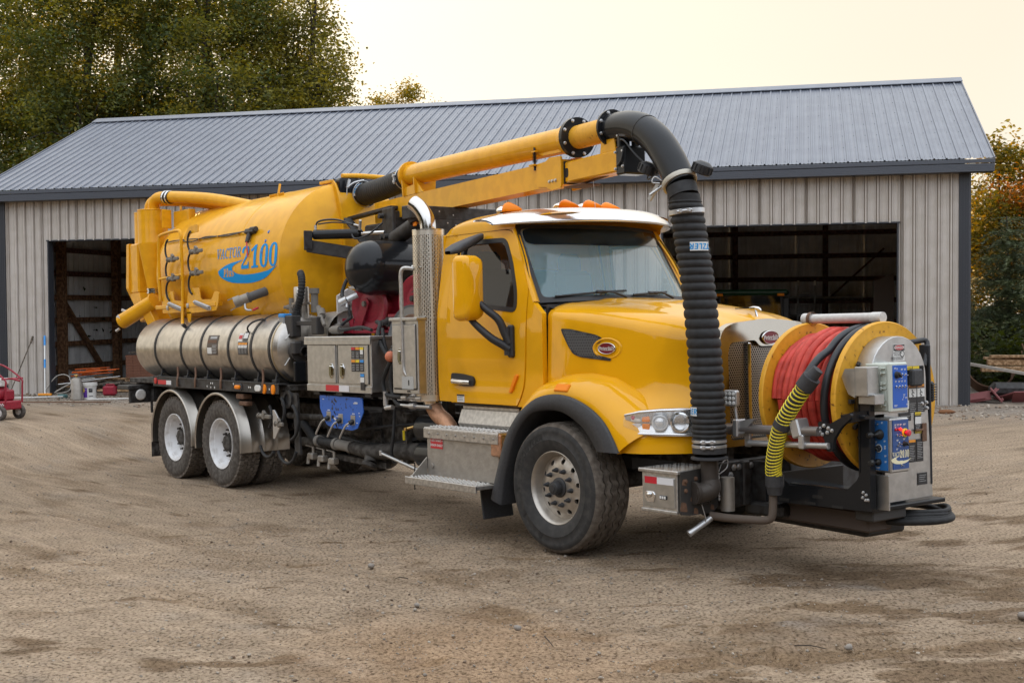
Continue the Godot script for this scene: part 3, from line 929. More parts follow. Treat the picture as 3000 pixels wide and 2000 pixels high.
func leafy(called: String, label: String, group: String, t: float, n: float, lobes: Array, density: float, ca: Color, cb: Color, trunk_r: float, lean := 0.0, sparse := 0.0) -> Node3D:
	var root := thing(called, label, "tree" if called.contains("tree") else "shrub", T(Basis(), bt(t, 0, n) + V(0, -0.15, 0)), group)
	var tr := Mb.new()
	var top: Array = lobes[0]
	var fork := V(lean * 0.4, float(top[1]) * 0.38, 0)
	tr.tube([Vector3.ZERO, fork * 0.5 + V(0.1, 0, 0.05), fork, V(float(top[0]) * 0.6 + lean * 0.5, float(top[1]) * 0.8, float(top[2]) * 0.6), V(top[0], float(top[1]) + float(top[4]) * 0.5, top[2])], [trunk_r * 1.25, trunk_r, trunk_r * 0.85, trunk_r * 0.5, trunk_r * 0.12], 9, 4)
	for i in range(1, lobes.size()):
		var q: Array = lobes[i]
		var c := V(q[0], q[1], q[2])
		var st := fork.lerp(V(top[0], top[1], top[2]), clampf(c.y / float(top[1]) - 0.45, 0.0, 0.6))
		tr.tube([st, st.lerp(c, 0.45) + V(0, -0.25, 0.2), c, c + (c - st).normalized() * float(q[3]) * 0.6], [trunk_r * 0.55, trunk_r * 0.38, trunk_r * 0.2, 0.02], 7, 4)
		for k in 3:
			var e := c + V(rng.randf_range(-1, 1) * float(q[3]), rng.randf_range(-0.3, 1) * float(q[4]), rng.randf_range(-1, 1) * float(q[5])) * 0.8
			tr.tube([st.lerp(c, 0.7), c.lerp(e, 0.5) + V(0, 0.1, 0), e], [trunk_r * 0.2, trunk_r * 0.12, 0.01], 5, 3)
	part("trunk", tr, mats.bark, root)
	if clumps.is_empty():
		for k in 3: clumps.append(leaf_clump(40 + k, 48, 0.55, 0.15))
	for v in 3:
		var xf: Array[Transform3D] = []; var cs: Array[Color] = []
		for q: Array in lobes:
			var vol: float = 4.19 * q[3] * q[4] * q[5]
			var cnt := int(vol * density / 3.0)
			# leaves sit in bunches round random twig ends, with gaps between the bunches
			var ends := []
			for k in maxi(6, int(vol * 0.35)):
				var d := V(rng.randfn(), rng.randfn(), rng.randfn()).normalized() * pow(rng.randf(), 0.28)
				ends.append(d)
			for k in cnt:
				var d: Vector3 = ends[rng.randi() % ends.size()] + V(rng.randfn(), rng.randfn() * 0.8, rng.randfn()) * (0.15 + 0.1 * sparse)
				var p := V(q[0], q[1], q[2]) + d * V(q[3], q[4], q[5])
				if p.y < 0.3: continue
				xf.append(T(Basis.from_euler(V(rng.randf_range(-0.4, 0.4), rng.randf() * TAU, rng.randf_range(-0.4, 0.4))).scaled(Vector3.ONE * rng.randf_range(0.75, 1.25)), p))
				var f := rng.randf()
				var c := ca.lerp(cb, f * f)
				cs.append(c * rng.randf_range(0.8, 1.15))
		var mm := MultiMesh.new(); mm.transform_format = MultiMesh.TRANSFORM_3D; mm.use_colors = true; mm.mesh = clumps[v]
		mm.instance_count = xf.size()
		for k in xf.size():
			mm.set_instance_transform(k, xf[k]); mm.set_instance_color(k, cs[k])
		var o := MultiMeshInstance3D.new(); o.multimesh = mm; o.material_override = leaf_mat(); o.name = numbered(root, "crown")
		o.set_meta("kind", "stuff")
		root.add_child(o, true)
	return root

func leaf_mat() -> StandardMaterial3D:
	if mats.has("leaf"): return mats.leaf
	var m := mat("leaf", Color(1, 1, 1), 0.55)
	m.vertex_color_use_as_albedo = true
	m.backlight_enabled = true
	m.backlight = Color(1.0, 0.95, 0.42)
	m.metallic_specular = 0.3
	m.cull_mode = BaseMaterial3D.CULL_DISABLED
	return m

func spruce(label: String, t: float, n: float, hgt: float, wide: float) -> void:
	var root := thing("spruce_tree", label, "tree", T(Basis(), bt(t, 0, n) + V(0, -0.1, 0)), "evergreens beyond the barn")
	var tr := Mb.new()
	tr.bar(Vector3.ZERO, V(0, hgt * 0.97, 0), 0.14, 0.015, 8)
	part("trunk", tr, mats.bark, root)
	if not mats.has("needles"):
		var m := mat("needles", Color(1, 1, 1), 0.6)
		m.vertex_color_use_as_albedo = true; m.backlight_enabled = true; m.backlight = Color(0.25, 0.3, 0.12); m.cull_mode = BaseMaterial3D.CULL_DISABLED
	var xf: Array[Transform3D] = []; var cs: Array[Color] = []
	var h := 0.35
	while h < hgt:
		var rr := wide * pow(1.0 - h / hgt, 0.8) + 0.08
		var cnt := 6
		for k in cnt:
			var a := rng.randf() * TAU
			var len := rr * rng.randf_range(0.75, 1.1)
			var s := 0.15
			while s < len:
				for e in 2:
					var yaw := a + rng.randf_range(-0.6, 0.6)
					var p := V(cos(a) * s, h - s * 0.28 + rng.randf_range(-0.05, 0.05), -sin(a) * s)
					xf.append(T(Basis(Vector3.UP, yaw) * Basis(Vector3.BACK, rng.randf_range(-0.4, 0.25)), p).scaled_local(Vector3.ONE * rng.randf_range(0.7, 1.25) * (0.6 + 0.5 * s / len)))
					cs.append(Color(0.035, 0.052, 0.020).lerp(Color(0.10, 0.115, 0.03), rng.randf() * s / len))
				s += 0.17
		h += 0.30
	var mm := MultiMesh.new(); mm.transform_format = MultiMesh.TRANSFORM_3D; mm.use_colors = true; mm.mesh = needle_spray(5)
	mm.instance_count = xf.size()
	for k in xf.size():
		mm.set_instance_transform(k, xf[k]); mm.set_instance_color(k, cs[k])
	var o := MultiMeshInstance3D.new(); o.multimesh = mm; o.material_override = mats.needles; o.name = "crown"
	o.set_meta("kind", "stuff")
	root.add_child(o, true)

func make_trees() -> void:
	var dark := Color(0.085, 0.115, 0.048); var olive := Color(0.135, 0.155, 0.055); var gold := Color(0.32, 0.27, 0.045); var rustc := Color(0.24, 0.11, 0.02)
	var g := "oaks behind the barn"
	leafy("oak_tree", "big oak at the far left, its crown glowing yellow with sun behind it", g, 34.5, -16, [[0, 11, 0, 3.4, 3.8, 3.4], [-2.2, 8.4, 1.5, 2.4, 2.4, 2.4], [2.4, 8.6, 0.5, 2.4, 2.3, 2.4], [0.3, 6.4, 1.8, 2.2, 1.8, 2.0], [1.2, 14.2, -0.8, 2.8, 2.6, 2.8], [-1.6, 14.5, -0.2, 2.5, 2.4, 2.5]], 2.3, olive, gold, 0.34)
	leafy("oak_tree", "dense dark oak over the left slope of the barn roof", g, 28.8, -15, [[0, 11.2, 0, 3.2, 3.5, 3.2], [-1.9, 9.0, 1.2, 2.4, 2.2, 2.4], [2.0, 8.4, 1.0, 2.3, 2.0, 2.3], [0.2, 14.4, -0.5, 2.9, 2.6, 2.8], [0.6, 7.0, 1.2, 1.9, 1.5, 1.8]], 3.2, dark, gold, 0.32)
	leafy("oak_tree", "broad oak with a bent bare limb above the middle of the left roof", g, 24.6, -16.5, [[0, 11.3, 0, 3.2, 3.2, 3.2], [-1.6, 9.4, 1.8, 2.3, 1.8, 2.2], [2.4, 9.3, 0.9, 2.3, 2.0, 2.3], [0.4, 14.3, 0.2, 2.9, 2.4, 2.8]], 3.4, dark, gold, 0.34, 0.6)
	leafy("oak_tree", "oak whose ragged right side stands out against the bright sky", g, 20.9, -17, [[0.3, 9.9, 0, 1.9, 2.6, 2.2], [-1.2, 12.6, 0.2, 1.9, 1.9, 2.0], [0.9, 8.2, 1.0, 1.5, 1.6, 1.6], [-1.8, 9.6, -0.4, 1.9, 2.0, 2.0], [1.25, 10.6, 0.1, 1.0, 1.4, 1.2], [0.4, 13.2, -0.2, 1.0, 1.2, 1.1]], 3.6, Color(0.12, 0.125, 0.045), gold, 0.26, 0, 0.4)
	leafy("oak_tree", "tall oak in the second row, behind the glowing one at the left", g, 41.5, -23, [[0, 12, 0, 4.2, 4.4, 4.0], [-2.6, 9.0, 1, 3, 2.6, 2.8], [2.8, 9.0, 0, 3, 2.6, 2.8], [0, 16.2, 0, 3.6, 2.8, 3.4]], 0.7, olive, gold, 0.36)
	leafy("oak_tree", "tall oak in the second row, behind the dense dark one", g, 33.5, -25, [[0, 12.4, 0, 4.2, 4.4, 4.0], [-2.6, 9.0, 1, 3, 2.6, 2.8], [2.8, 9.2, 0, 3, 2.6, 2.8], [0, 16.2, 0, 3.6, 2.6, 3.4]], 0.7, olive, gold, 0.36)
	leafy("oak_tree", "tall oak in the second row, behind the one with the bent limb", g, 27.5, -25, [[0, 12.2, 0, 4.0, 4.2, 4.0], [-2.4, 9.2, 1, 3, 2.6, 2.8], [2.4, 9.2, 0, 2.6, 2.6, 2.8], [0, 16.0, 0, 3.4, 2.6, 3.4]], 0.7, olive, gold, 0.36)
	leafy("maple_tree", "small far golden tree peeping over the ridge beside the oaks", "far trees over the ridge", 25.2, -40, [[0, 12.6, 0, 1.9, 2.0, 1.9], [-1.4, 11.6, 0, 1.6, 1.5, 1.5], [1.2, 11.4, 0, 1.5, 1.4, 1.5]], 5.5, Color(0.14, 0.12, 0.02), gold, 0.2)
	leafy("maple_tree", "tiny far tree top just showing over the ridge right of the golden one", "far trees over the ridge", 22.3, -40, [[0, 11.6, 0, 1.3, 1.1, 1.2], [-0.6, 11.2, 0, 0.8, 0.8, 0.8]], 6.0, Color(0.14, 0.12, 0.02), gold, 0.16)
	# undergrowth at the left end of the barn
	for k in 4:
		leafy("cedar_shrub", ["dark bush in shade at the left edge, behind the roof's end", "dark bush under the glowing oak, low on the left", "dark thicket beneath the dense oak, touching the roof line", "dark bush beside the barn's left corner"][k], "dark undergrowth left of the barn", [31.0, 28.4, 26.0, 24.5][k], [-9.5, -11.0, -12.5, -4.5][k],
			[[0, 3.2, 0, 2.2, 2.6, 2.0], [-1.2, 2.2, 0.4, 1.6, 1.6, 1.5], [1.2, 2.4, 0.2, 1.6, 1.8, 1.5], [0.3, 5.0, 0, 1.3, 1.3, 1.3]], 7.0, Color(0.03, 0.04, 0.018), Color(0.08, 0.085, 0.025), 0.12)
	# right of the barn
	leafy("maple_tree", "golden tree with orange tips behind the right end of the barn", "trees right of the barn", -2.5, -13, [[0.1, 5.4, 0, 1.0, 1.5, 1.1], [-0.5, 3.6, 0.2, 1.0, 1.4, 1.0], [0.6, 3.6, 0.1, 1.0, 1.3, 1.0]], 11.0, Color(0.10, 0.10, 0.02), Color(0.30, 0.19, 0.02), 0.12, 0, 0.2)
	leafy("maple_tree", "orange leaved maple at the right edge", "trees right of the barn", -3.8, -12.5, [[0, 5.2, 0, 1.1, 1.3, 1.1], [0.2, 3.6, 0, 1.1, 1.2, 1.0]], 10.0, Color(0.16, 0.10, 0.02), Color(0.36, 0.13, 0.02), 0.12)
	leafy("maple_tree", "yellow tree in the back row at the right edge", "trees right of the barn", -4.2, -19, [[0, 5.0, 0, 2.2, 2.6, 2.0], [-1.4, 3.0, 0, 1.6, 1.8, 1.5], [1.6, 3.4, 0, 1.6, 1.8, 1.5]], 5.0, Color(0.12, 0.11, 0.02), gold, 0.16)
	leafy("maple_tree", "dark tree in the back row hidden low behind the barn's right corner", "trees right of the barn", -2.2, -20, [[0, 3.6, 0, 1.8, 2.2, 1.6], [-1.2, 2.0, 0, 1.6, 1.6, 1.5]], 5.0, Color(0.05, 0.06, 0.02), olive, 0.14)
	leafy("maple_tree", "broad dark tree closing the view at the right edge", "trees right of the barn", -7.0, -18, [[0, 3.6, 0, 2.4, 2.8, 2.0], [-1.2, 2.0, 0, 1.8, 1.8, 1.5]], 5.0, Color(0.05, 0.06, 0.02), olive, 0.14)
	spruce("dark green spruce beside the barn's right corner", -1.9, -7.4, 4.4, 1.35)
	spruce("taller dark spruce at the right edge behind the lumber", -3.2, -8.6, 5.2, 1.7)
	spruce("low young spruce between the barn corner and the lumber", -1.05, -9.2, 2.9, 0.9)
	leafy("leafy_shrub", "low dark shrub behind the red tiles", "shrubs behind the lumber", -1.4, -4.6, [[0, 0.7, 0, 0.7, 0.6, 0.6], [0.5, 0.5, 0.1, 0.5, 0.5, 0.5]], 26.0, Color(0.03, 0.045, 0.016), Color(0.07, 0.08, 0.02), 0.03)
	leafy("leafy_shrub", "dark shrub under the spruces behind the grey lumber stack", "shrubs behind the lumber", -3.0, -5.4, [[0, 1.0, 0, 1.0, 0.9, 0.7], [0.7, 0.6, 0.1, 0.7, 0.6, 0.6]], 22.0, Color(0.03, 0.045, 0.016), Color(0.07, 0.08, 0.02), 0.03)
	# dry brown stems
	var st := Mb.new()
	for k in 16:
		var a := rng.randf_range(-0.25, 0.25)
		var o := V(rng.randf_range(-0.25, 0.25), 0, rng.randf_range(-0.15, 0.15))
		var hh := rng.randf_range(0.8, 1.35)
		st.tube([o, o + V(a * 0.3, hh * 0.5, 0.02), o + V(a, hh, 0.05)], [0.012, 0.010, 0.016], 5, 3)
	var sh := part("dry_stems", st, mat("dry_stem", lin(0.20, 0.13, 0.075), 0.9), self)
	sh.position = bt(-1.85, 0, -3.6)
	tag(sh, "clump of dry brown seed stalks before the spruces", "plant")
# the wood on the other side of the yard, behind the camera: the truck's paint and glass mirror it

func make_far_wood() -> void:
	var xf: Array[Transform3D] = []; var cs: Array[Color] = []
	var big := leaf_clump(77, 30, 1.6, 0.75, 0.8)
	for k in 3000:
		var a := rng.randf_range(-0.55, 2.3)   # from the front round to the kerb side
		var d := rng.randf_range(31.0, 37.0)
		var top := 9.0 + 2.5 * sin(a * 7.0) + 1.6 * sin(a * 17.0 + 1.0)
		var y := rng.randf() * top
		xf.append(T(Basis(Vector3.UP, rng.randf() * TAU).scaled(Vector3.ONE * rng.randf_range(0.8, 1.3)), V(1.0 + cos(a) * d, y, 1.0 + sin(a) * d)))
		cs.append(Color(0.06, 0.075, 0.03).lerp(Color(0.12, 0.11, 0.035), rng.randf()))
	var mm := MultiMesh.new(); mm.transform_format = MultiMesh.TRANSFORM_3D; mm.use_colors = true; mm.mesh = big
	mm.instance_count = xf.size()
	for k in xf.size():
		mm.set_instance_transform(k, xf[k]); mm.set_instance_color(k, cs[k])
	var o := MultiMeshInstance3D.new(); o.multimesh = mm; o.material_override = leaf_mat(); o.name = "far_wood"
	add_child(o, true)
	tag(o, "dark wood across the yard that the paint and glass mirror", "wood", "", "stuff")
# ---------------------------------------------------------------- loose things about the yard

func bq(t: float, n: float, turn := 0.0) -> Transform3D:   # stands on the ground at a place in the barn's frame
	var p := bt(t, 0, n)
	return T(Basis(Vector3.UP, 0.6438 + turn), V(p.x, ground_y(p.x, p.z) - 0.012, p.z))

func make_yard() -> void:
	var b := Mb.new()
	# red pressure washer, cut by the left edge: x along its length, z to the front
	var w := thing("pressure_washer", "red wheeled pressure washer with engine at the left edge of the yard", "pressure washer", T(Basis(Vector3.UP, 0.55), V(-15.42, ground_y(-15.42, 0.78) - 0.012, 0.78)))
	for q: Vector3 in [V(0.02, 0.13, 0.24), V(0.02, 0.13, -0.24), V(-0.62, 0.13, 0.24), V(-0.62, 0.13, -0.24)]:
		var wh := Node3D.new(); wh.name = numbered(w, "wheel"); wh.position = q; w.add_child(wh, true)
		b = Mb.new(); b.lathe([W(0.07, -0.035), W(0.115, -0.04), W(0.13, -0.025), W(0.13, 0.025), W(0.115, 0.04), W(0.07, 0.035)], zl(), 22); part("tyre", b, M("tyre_side_dusty"), wh)
		b = Mb.new(); b.lathe([W(0.07, 0.02), W(0.06, 0.03), W(0.03, 0.028), W(0.02, 0.04), W(0, 0.042)], zl(), 16); part("rim", b, M("dirty_white"), wh)
	b = Mb.new(); b.box(V(-0.32, 0.26, 0), V(0.88, 0.16, 0.42), 0.02); part("tray", b, M("red_paint"), w)
	b = Mb.new()
	for z: float in [0.21, -0.21]:
		b.tube([V(0.12, 0.30, z), V(0.13, 0.60, z), V(0.10, 0.74, z), V(-0.30, 0.98, z), V(-0.62, 0.98, z), V(-0.74, 0.9, z), V(-0.76, 0.3, z)], 0.017, 7, 4)
	b.bar(V(0.10, 0.74, -0.26), V(0.10, 0.74, 0.26), 0.017); b.bar(V(-0.62, 0.98, -0.21), V(-0.62, 0.98, 0.21), 0.017); b.bar(V(0.1, 0.74, 0.0), V(0.26, 0.70, 0.0), 0.02)
	part("frame", b, M("red_paint"), w)
	b = Mb.new(); b.lathe([W(0.0, 0.16), W(0.10, 0.16), W(0.13, 0.12), W(0.13, -0.1), W(0, -0.1)], T(ZUP, V(-0.16, 0.47, 0.02)), 20); b.box(V(-0.16, 0.44, -0.05), V(0.34, 0.2, 0.24), 0.03); part("engine", b, M("red_paint"), w)
	b = Mb.new(); b.box(V(-0.34, 0.64, 0.02), V(0.28, 0.16, 0.3), 0.03); b.box(V(-0.52, 0.5, 0.0), V(0.3, 0.26, 0.3), 0.02); for k in 5: b.lathe([W(0.035 + 0.015 * k, 0.165), W(0.04 + 0.015 * k, 0.172), W(0.043 + 0.015 * k, 0.165)], T(ZUP, V(-0.16, 0.47, 0.02)), 18)
	part("engine_block", b, M("worn_black"), w)
	b = Mb.new(); b.box(V(-0.12, 0.69, 0.03), V(0.20, 0.13, 0.24), 0.03); b.box(V(-0.10, 0.63, 0.10), V(0.16, 0.05, 0.14), 0.01); part("fuel_tank", b, M("dirty_white"), w)
	b = Mb.new()
	letters(b, "HURRICANE", 0.072, func(p: Vector2) -> Vector3: return V(p.x - 0.34, p.y + 0.265, 0.213), true, false, 0.95, 0.1)
	for i in 4:
		for j in 3:
			if (i + j) % 2 == 0: b.box(V(0.0 + 0.025 * i, 0.29 - 0.02 * j, 0.2115), V(0.024, 0.019, 0.002))
	part("lettering", b, M("label_white"), w)
	b = Mb.new(); b.tube([V(-0.52, 0.45, 0.30), V(-0.50, 0.2, 0.33), V(-0.50, 0.04, 0.36), V(-0.62, 0.02, 0.42)], [0.012, 0.012, 0.03, 0.04], 7, 4); part("tow_handle", b, M("worn_black"), w)
	# long-handled tools leaning on the wall
	b = Mb.new()
	var p0 := bt(19.94, 0.02, 0.75); var p1 := bt(20.40, 1.36, 0.06)
	var br := thing("telescopic_brush", "blue and white telescopic pole leaning on the wall beside the left doorway", "brush")
	b.bar(p0, p0.lerp(p1, 0.52), 0.015, -1, 8); b.bar(p0.lerp(p1, 0.58), p0.lerp(p1, 0.84), 0.019, -1, 8); part("white_pole", b, M("label_white"), br)
	b = Mb.new(); b.bar(p0.lerp(p1, 0.46), p0.lerp(p1, 0.60), 0.024, -1, 8); b.bar(p0.lerp(p1, 0.84), p1, 0.026, -1, 8); part("blue_grip", b, M("label_blue"), br)
	b = Mb.new(); b.box(p0 + V(0, 0.03, 0), V(0.34, 0.05, 0.07), 0.01, Basis(Vector3.UP, 0.6)); part("brush_head", b, M("label_orange"), br)
	b = Mb.new(); b.bar(bt(21.05, 0.02, 0.5), bt(20.72, 1.34, 0.05), 0.014, -1, 8); b.bar(bt(20.75, 1.2, 0.09), bt(20.72, 1.36, 0.05), 0.026, -1, 8)
	tag(part("broom", b, M("timber_grey"), self), "weathered grey tool handle leaning on the wall left of the blue pole", "broom")
	for k in 2:
		b = Mb.new()
		var q0: Vector3 = [bt(20.15, 0.10, 1.9), bt(18.1, 0.08, 1.9)][k]; var q1: Vector3 = [bt(19.1, 0.06, 1.3), bt(17.2, 0.02, 1.55)][k]
		q0.y = ground_y(q0.x, q0.z) + 0.05; q1.y = ground_y(q1.x, q1.z) + 0.05
		b.bar(q0, q1, 0.016, -1, 8)
		tag(part("pole", b, M("dirty_white"), self), ["white pole lying on the gravel beside the pressure washer", "white pole lying on the ground before the bucket and can"][k], "pole")
	b = Mb.new()
	b.bar(bt(19.9, 0.25, 0.3), bt(18.6, 0.42, -0.2), 0.012, -1, 7)
	tag(part("wand", b, M("galvanized"), self), "thin steel wand lying against the lumber heap in the left doorway", "wand")
	b = Mb.new()
	var pipe := bt(19.2, 0, 2.6); var pipe2 := bt(17.3, 0, 2.3)
	b.bar(V(pipe.x, ground_y(pipe.x, pipe.z) + 0.03, pipe.z), V(pipe2.x, ground_y(pipe2.x, pipe2.z) + 0.03, pipe2.z), 0.014, -1, 7)
	tag(part("rod", b, M("rust"), self), "rusty rod lying on the gravel right of the pressure washer", "rod")
	# cylinder, bucket, fuel can
	var cy := thing("gas_cylinder", "dull silver gas cylinder standing before the left doorway", "cylinder", bq(18.67, 1.43))
	b = Mb.new(); b.lathe([W(0, 0.0), W(0.10, 0.0), W(0.115, 0.015), W(0.115, 0.42), W(0.10, 0.47), W(0.05, 0.495), W(0.0, 0.5)], Transform3D(), 26); part("body", b, M("steel_dusty"), cy)
	b = Mb.new(); b.bar(V(0, 0.49, 0), V(0, 0.545, 0), 0.022, -1, 10); b.lathe([W(0.045, 0), W(0.05, 0.01), W(0.045, 0.02), W(0, 0.02)], T(Basis(), V(0, 0.54, 0)), 12); part("valve", b, M("brass"), cy)
	var bu := thing("bucket", "white plastic bucket with a purple and yellow label before the left doorway", "bucket", bq(18.5, 1.2, 0.3))
	b = Mb.new(); b.lathe([W(0, 0.0), W(0.132, 0.0), W(0.150, 0.36), W(0.162, 0.362), W(0.162, 0.30), W(0.166, 0.30), W(0.166, 0.37), W(0.145, 0.372), W(0.138, 0.10), W(0.0, 0.09)], Transform3D(), 32); part("shell", b, M("dirty_white"), bu)
	var bl := func(p: Vector2) -> Vector3:
		var r := 0.1335 + 0.05 * p.y
		return V(sin(p.x / 0.14) * r, p.y, cos(p.x / 0.14) * r)
	b = Mb.new(); b.drape(rect(-0.135, 0.05, -0.015, 0.26), [], W(0.03, 0.2), bl); part("label", b, mat("purple", lin(0.10, 0.03, 0.28), 0.5), bu)
	b = Mb.new(); b.drape(ellipse(-0.10, 0.21, 0.026, 0.05, 14), [], W(0.03, 0.2), func(p: Vector2) -> Vector3: return (bl.call(p) as Vector3) * V(1.01, 1, 1.01)); part("label", b, M("label_yellow"), bu)
	b = Mb.new(); b.drape(rect(0.02, 0.16, 0.10, 0.25), [], W(0.03, 0.2), bl); b.drape(rect(0.02, 0.07, 0.11, 0.085), [], W(0.03, 0.2), bl); part("label", b, M("label_black"), bu)
	var rows := []
	for i in 13: rows.append(V(cos(PI * i / 12) * 0.17, 0.33 - 0.12 * sin(PI * i / 12), sin(PI * i / 12) * 0.14))
	b = Mb.new(); b.tube(rows, 0.004, 5, 1); part("bail", b, M("galvanized"), bu)
	var fc := thing("fuel_can", "small red plastic fuel can on the ground right of the white bucket", "fuel can", bq(18.75, 0.0, 0.2))
	b = Mb.new(); b.box(V(0, 0.11, 0), V(0.30, 0.22, 0.18), 0.035); b.bar(V(-0.08, 0.25, 0), V(0.1, 0.25, 0), 0.018); b.bar(V(-0.08, 0.2, 0), V(-0.08, 0.25, 0), 0.018); b.bar(V(0.10, 0.2, 0), V(0.10, 0.25, 0), 0.018); part("body", b, M("red_paint"), fc)
	b = Mb.new(); b.bar(V(-0.12, 0.2, 0), V(-0.15, 0.28, 0), 0.022); part("spout", b, M("worn_black"), fc)
	b = Mb.new(); b.box(V(0, 0.05, 0), V(0.2, 0.1, 0.16), 0.03)
	var tl := part("tool_bag", b, mat("teal_cloth", lin(0.06, 0.13, 0.13), 0.9), self); tl.transform = bq(19.25, 1.1)
	tag(tl, "small dull teal bundle on the ground left of the gas cylinder", "bag")
	# heap of boards in the doorway with bright orange stakes on top
	var r := RandomNumberGenerator.new(); r.seed = 21
	var lum := thing("lumber_heap", "heap of old grey boards in the left doorway under the orange stakes", "lumber", T(barn_basis(), BARN_AT))
	for k in 26:
		b = Mb.new()
		var t := r.randf_range(19.0, 20.4); var h := 0.03 + 0.34 * r.randf() * (1.0 - absf(t - 19.9) / 1.9); var l := r.randf_range(0.7, 1.5)
		b.box(V(-t, h, -1.2 + r.randf_range(-0.5, 0.45)), V(l, 0.045, 0.14), 0.004, Basis.from_euler(V(r.randf_range(-0.1, 0.1), r.randf_range(-0.5, 0.5), r.randf_range(-0.13, 0.13))))
		part("plank", b, M(["timber_grey", "timber_grey", "timber_pale", "timber_dark"][k % 4]), lum)
	for k in 9:
		b = Mb.new()
		b.bar(bt(20.35 + r.randf_range(-0.25, 0.1), 0.36 + 0.02 * k, -1.1 + r.randf_range(-0.2, 0.2)), bt(19.45 + r.randf_range(-0.15, 0.3), 0.42 + 0.018 * k, -1.2 + r.randf_range(-0.25, 0.25)), 0.016, 0.010, 6)
		tag(part("marker_stake", b, mat("stake_orange", lin(0.75, 0.14, 0.02), 0.6), self), "orange marker stake lying in the bundle on the lumber heap", "stake", "orange marker stakes")
	b = Mb.new()
	b.tube([bt(20.4, 0.08, 0.1), bt(20.2, 0.42, -0.1), bt(19.95, 0.40, -0.2), bt(19.8, 0.10, 0.0), bt(20.0, 0.05, 0.3), bt(19.6, 0.30, 0.1), bt(19.2, 0.38, -0.1)], 0.016, 7, 6)
	tag(part("hose_coil", b, M("steel_dusty"), self), "loose grey hose thrown over the lumber heap", "hose")
	# pallets of bricks
	var pal := thing("brick_pallet", "stack of red clay bricks on a pallet behind the water tank's rear end", "bricks", bq(18.9, -1.9, 0.0))
	var bm_ := Mb.new(); bm_.box(Vector3.ZERO, V(0.195, 0.062, 0.092), 0.004)
	var bme := bm_.done()
	for l in 11:
		for i in 5:
			for j in 2:
				var o := part("brick", bme, M("brick_clay"), pal)
				o.position = V(-0.4 + 0.2 * i + (0.004 if l % 2 else -0.004), 0.17 + 0.066 * l, 0.1 - 0.2 * j)
	b = Mb.new()
	for k in 3: b.box(V(0, 0.05, -0.2 + 0.2 * k), V(1.1, 0.09, 0.08), 0.004)
	for k in 5: b.box(V(-0.48 + 0.24 * k, 0.115, 0), V(0.12, 0.022, 0.55), 0.003)
	part("pallet", b, M("timber_grey"), pal)
	b = Mb.new(); b.box(V(0.1, 0.93, 0), V(0.9, 0.05, 0.4), 0.004); part("cover_board", b, M("timber_grey"), pal)
	# inside the right doorway: tractor cab, ladder, pipe rack, sheet of chipboard
	var tr := thing("tractor", "green tractor parked in the dark of the right doorway, only its cab showing", "tractor", T(barn_basis(), bt(4.35, 0, -4.2)))
	b = Mb.new(); b.box(V(0, 2.28, -0.6), V(1.75, 0.13, 1.5), 0.05); part("cab_roof", b, mat("tractor_green", lin(0.015, 0.06, 0.025), 0.4), tr)
	b = Mb.new()
	for q: Vector2 in [W(-0.74, 0.05), W(0.74, 0.05), W(-0.74, -1.2), W(0.74, -1.2)]: b.bar(V(q.x, 1.2, q.y), V(q.x * 0.97, 2.25, q.y), 0.035)
	b.box(V(0, 1.15, -0.5), V(1.3, 0.7, 1.3), 0.05); b.box(V(0, 0.9, 0.9), V(0.7, 0.7, 1.4), 0.06); b.box(V(0.82, 1.9, 0.05), V(0.14, 0.5, 0.1), 0.02)
	for s: float in [-0.85, 0.85]: b.lathe([W(0, -0.2), W(0.7, -0.2), W(0.78, -0.1), W(0.78, 0.1), W(0.7, 0.2), W(0, 0.2)], T(Basis(Vector3.BACK, PI / 2), V(s, 0.78, -0.7)), 28)
	for s: float in [-0.6, 0.6]: b.lathe([W(0, -0.12), W(0.38, -0.12), W(0.42, 0), W(0.38, 0.12), W(0, 0.12)], T(Basis(Vector3.BACK, PI / 2), V(s, 0.42, 1.3)), 24)
	part("chassis", b, M("worn_black"), tr)
	b = Mb.new(); b.box(V(0, 1.8, 0.06), V(1.4, 0.8, 0.01)); part("windscreen", b, M("window_glass"), tr)
	for s: float in [-0.72, 0.70]:
		b = Mb.new(); b.box(V(s, 2.22, 0.17), V(0.16, 0.06, 0.03), 0.01); part("roof_lamp", b, M("amber"), tr)
	var la := thing("ladder", "aluminium ladder leaning on the pipe rack in the right doorway", "ladder", T(barn_basis(), BARN_AT))
	b = Mb.new()
	for s: float in [-3.30, -2.86]: b.beam(V(s, 0.0, -7.6), V(s + 0.03, 2.52, -8.5), 0.05, 0.03, 0.004); b.box(V(s + 0.03, 2.56, -8.5), V(0.07, 0.14, 0.06), 0.01)
	part("rail", b, M("aluminium"), la)
	for k in 8:
		b = Mb.new(); var f := 0.1 + 0.115 * k
		b.bar(V(-3.30, 2.52 * f, -7.6 - 0.9 * f), V(-2.84, 2.52 * f, -7.6 - 0.9 * f), 0.018, -1, 8); part("rung", b, M("aluminium"), la)
	var rk := thing("pipe_rack", "wooden rack stacked with pipes and boards along the barn's back wall", "rack", T(barn_basis(), BARN_AT))
	for h: float in [2.05, 1.55, 1.1]:
		b = Mb.new(); b.box(V(-2.6, h, -9.0), V(2.6, 0.06, 0.9), 0.004); part("shelf", b, M("timber_dark"), rk)
		for k in 6:
			b = Mb.new(); b.bar(V(-3.8 + r.randf() * 0.2, h + 0.07 + 0.05 * (k % 2), -8.65 - 0.12 * k), V(-1.5 - r.randf() * 0.3, h + 0.07 + 0.05 * (k % 2), -8.65 - 0.12 * k), 0.035, -1, 8); part("pipe", b, M(["timber_grey", "steel_dusty", "rust"][k % 3]), rk)
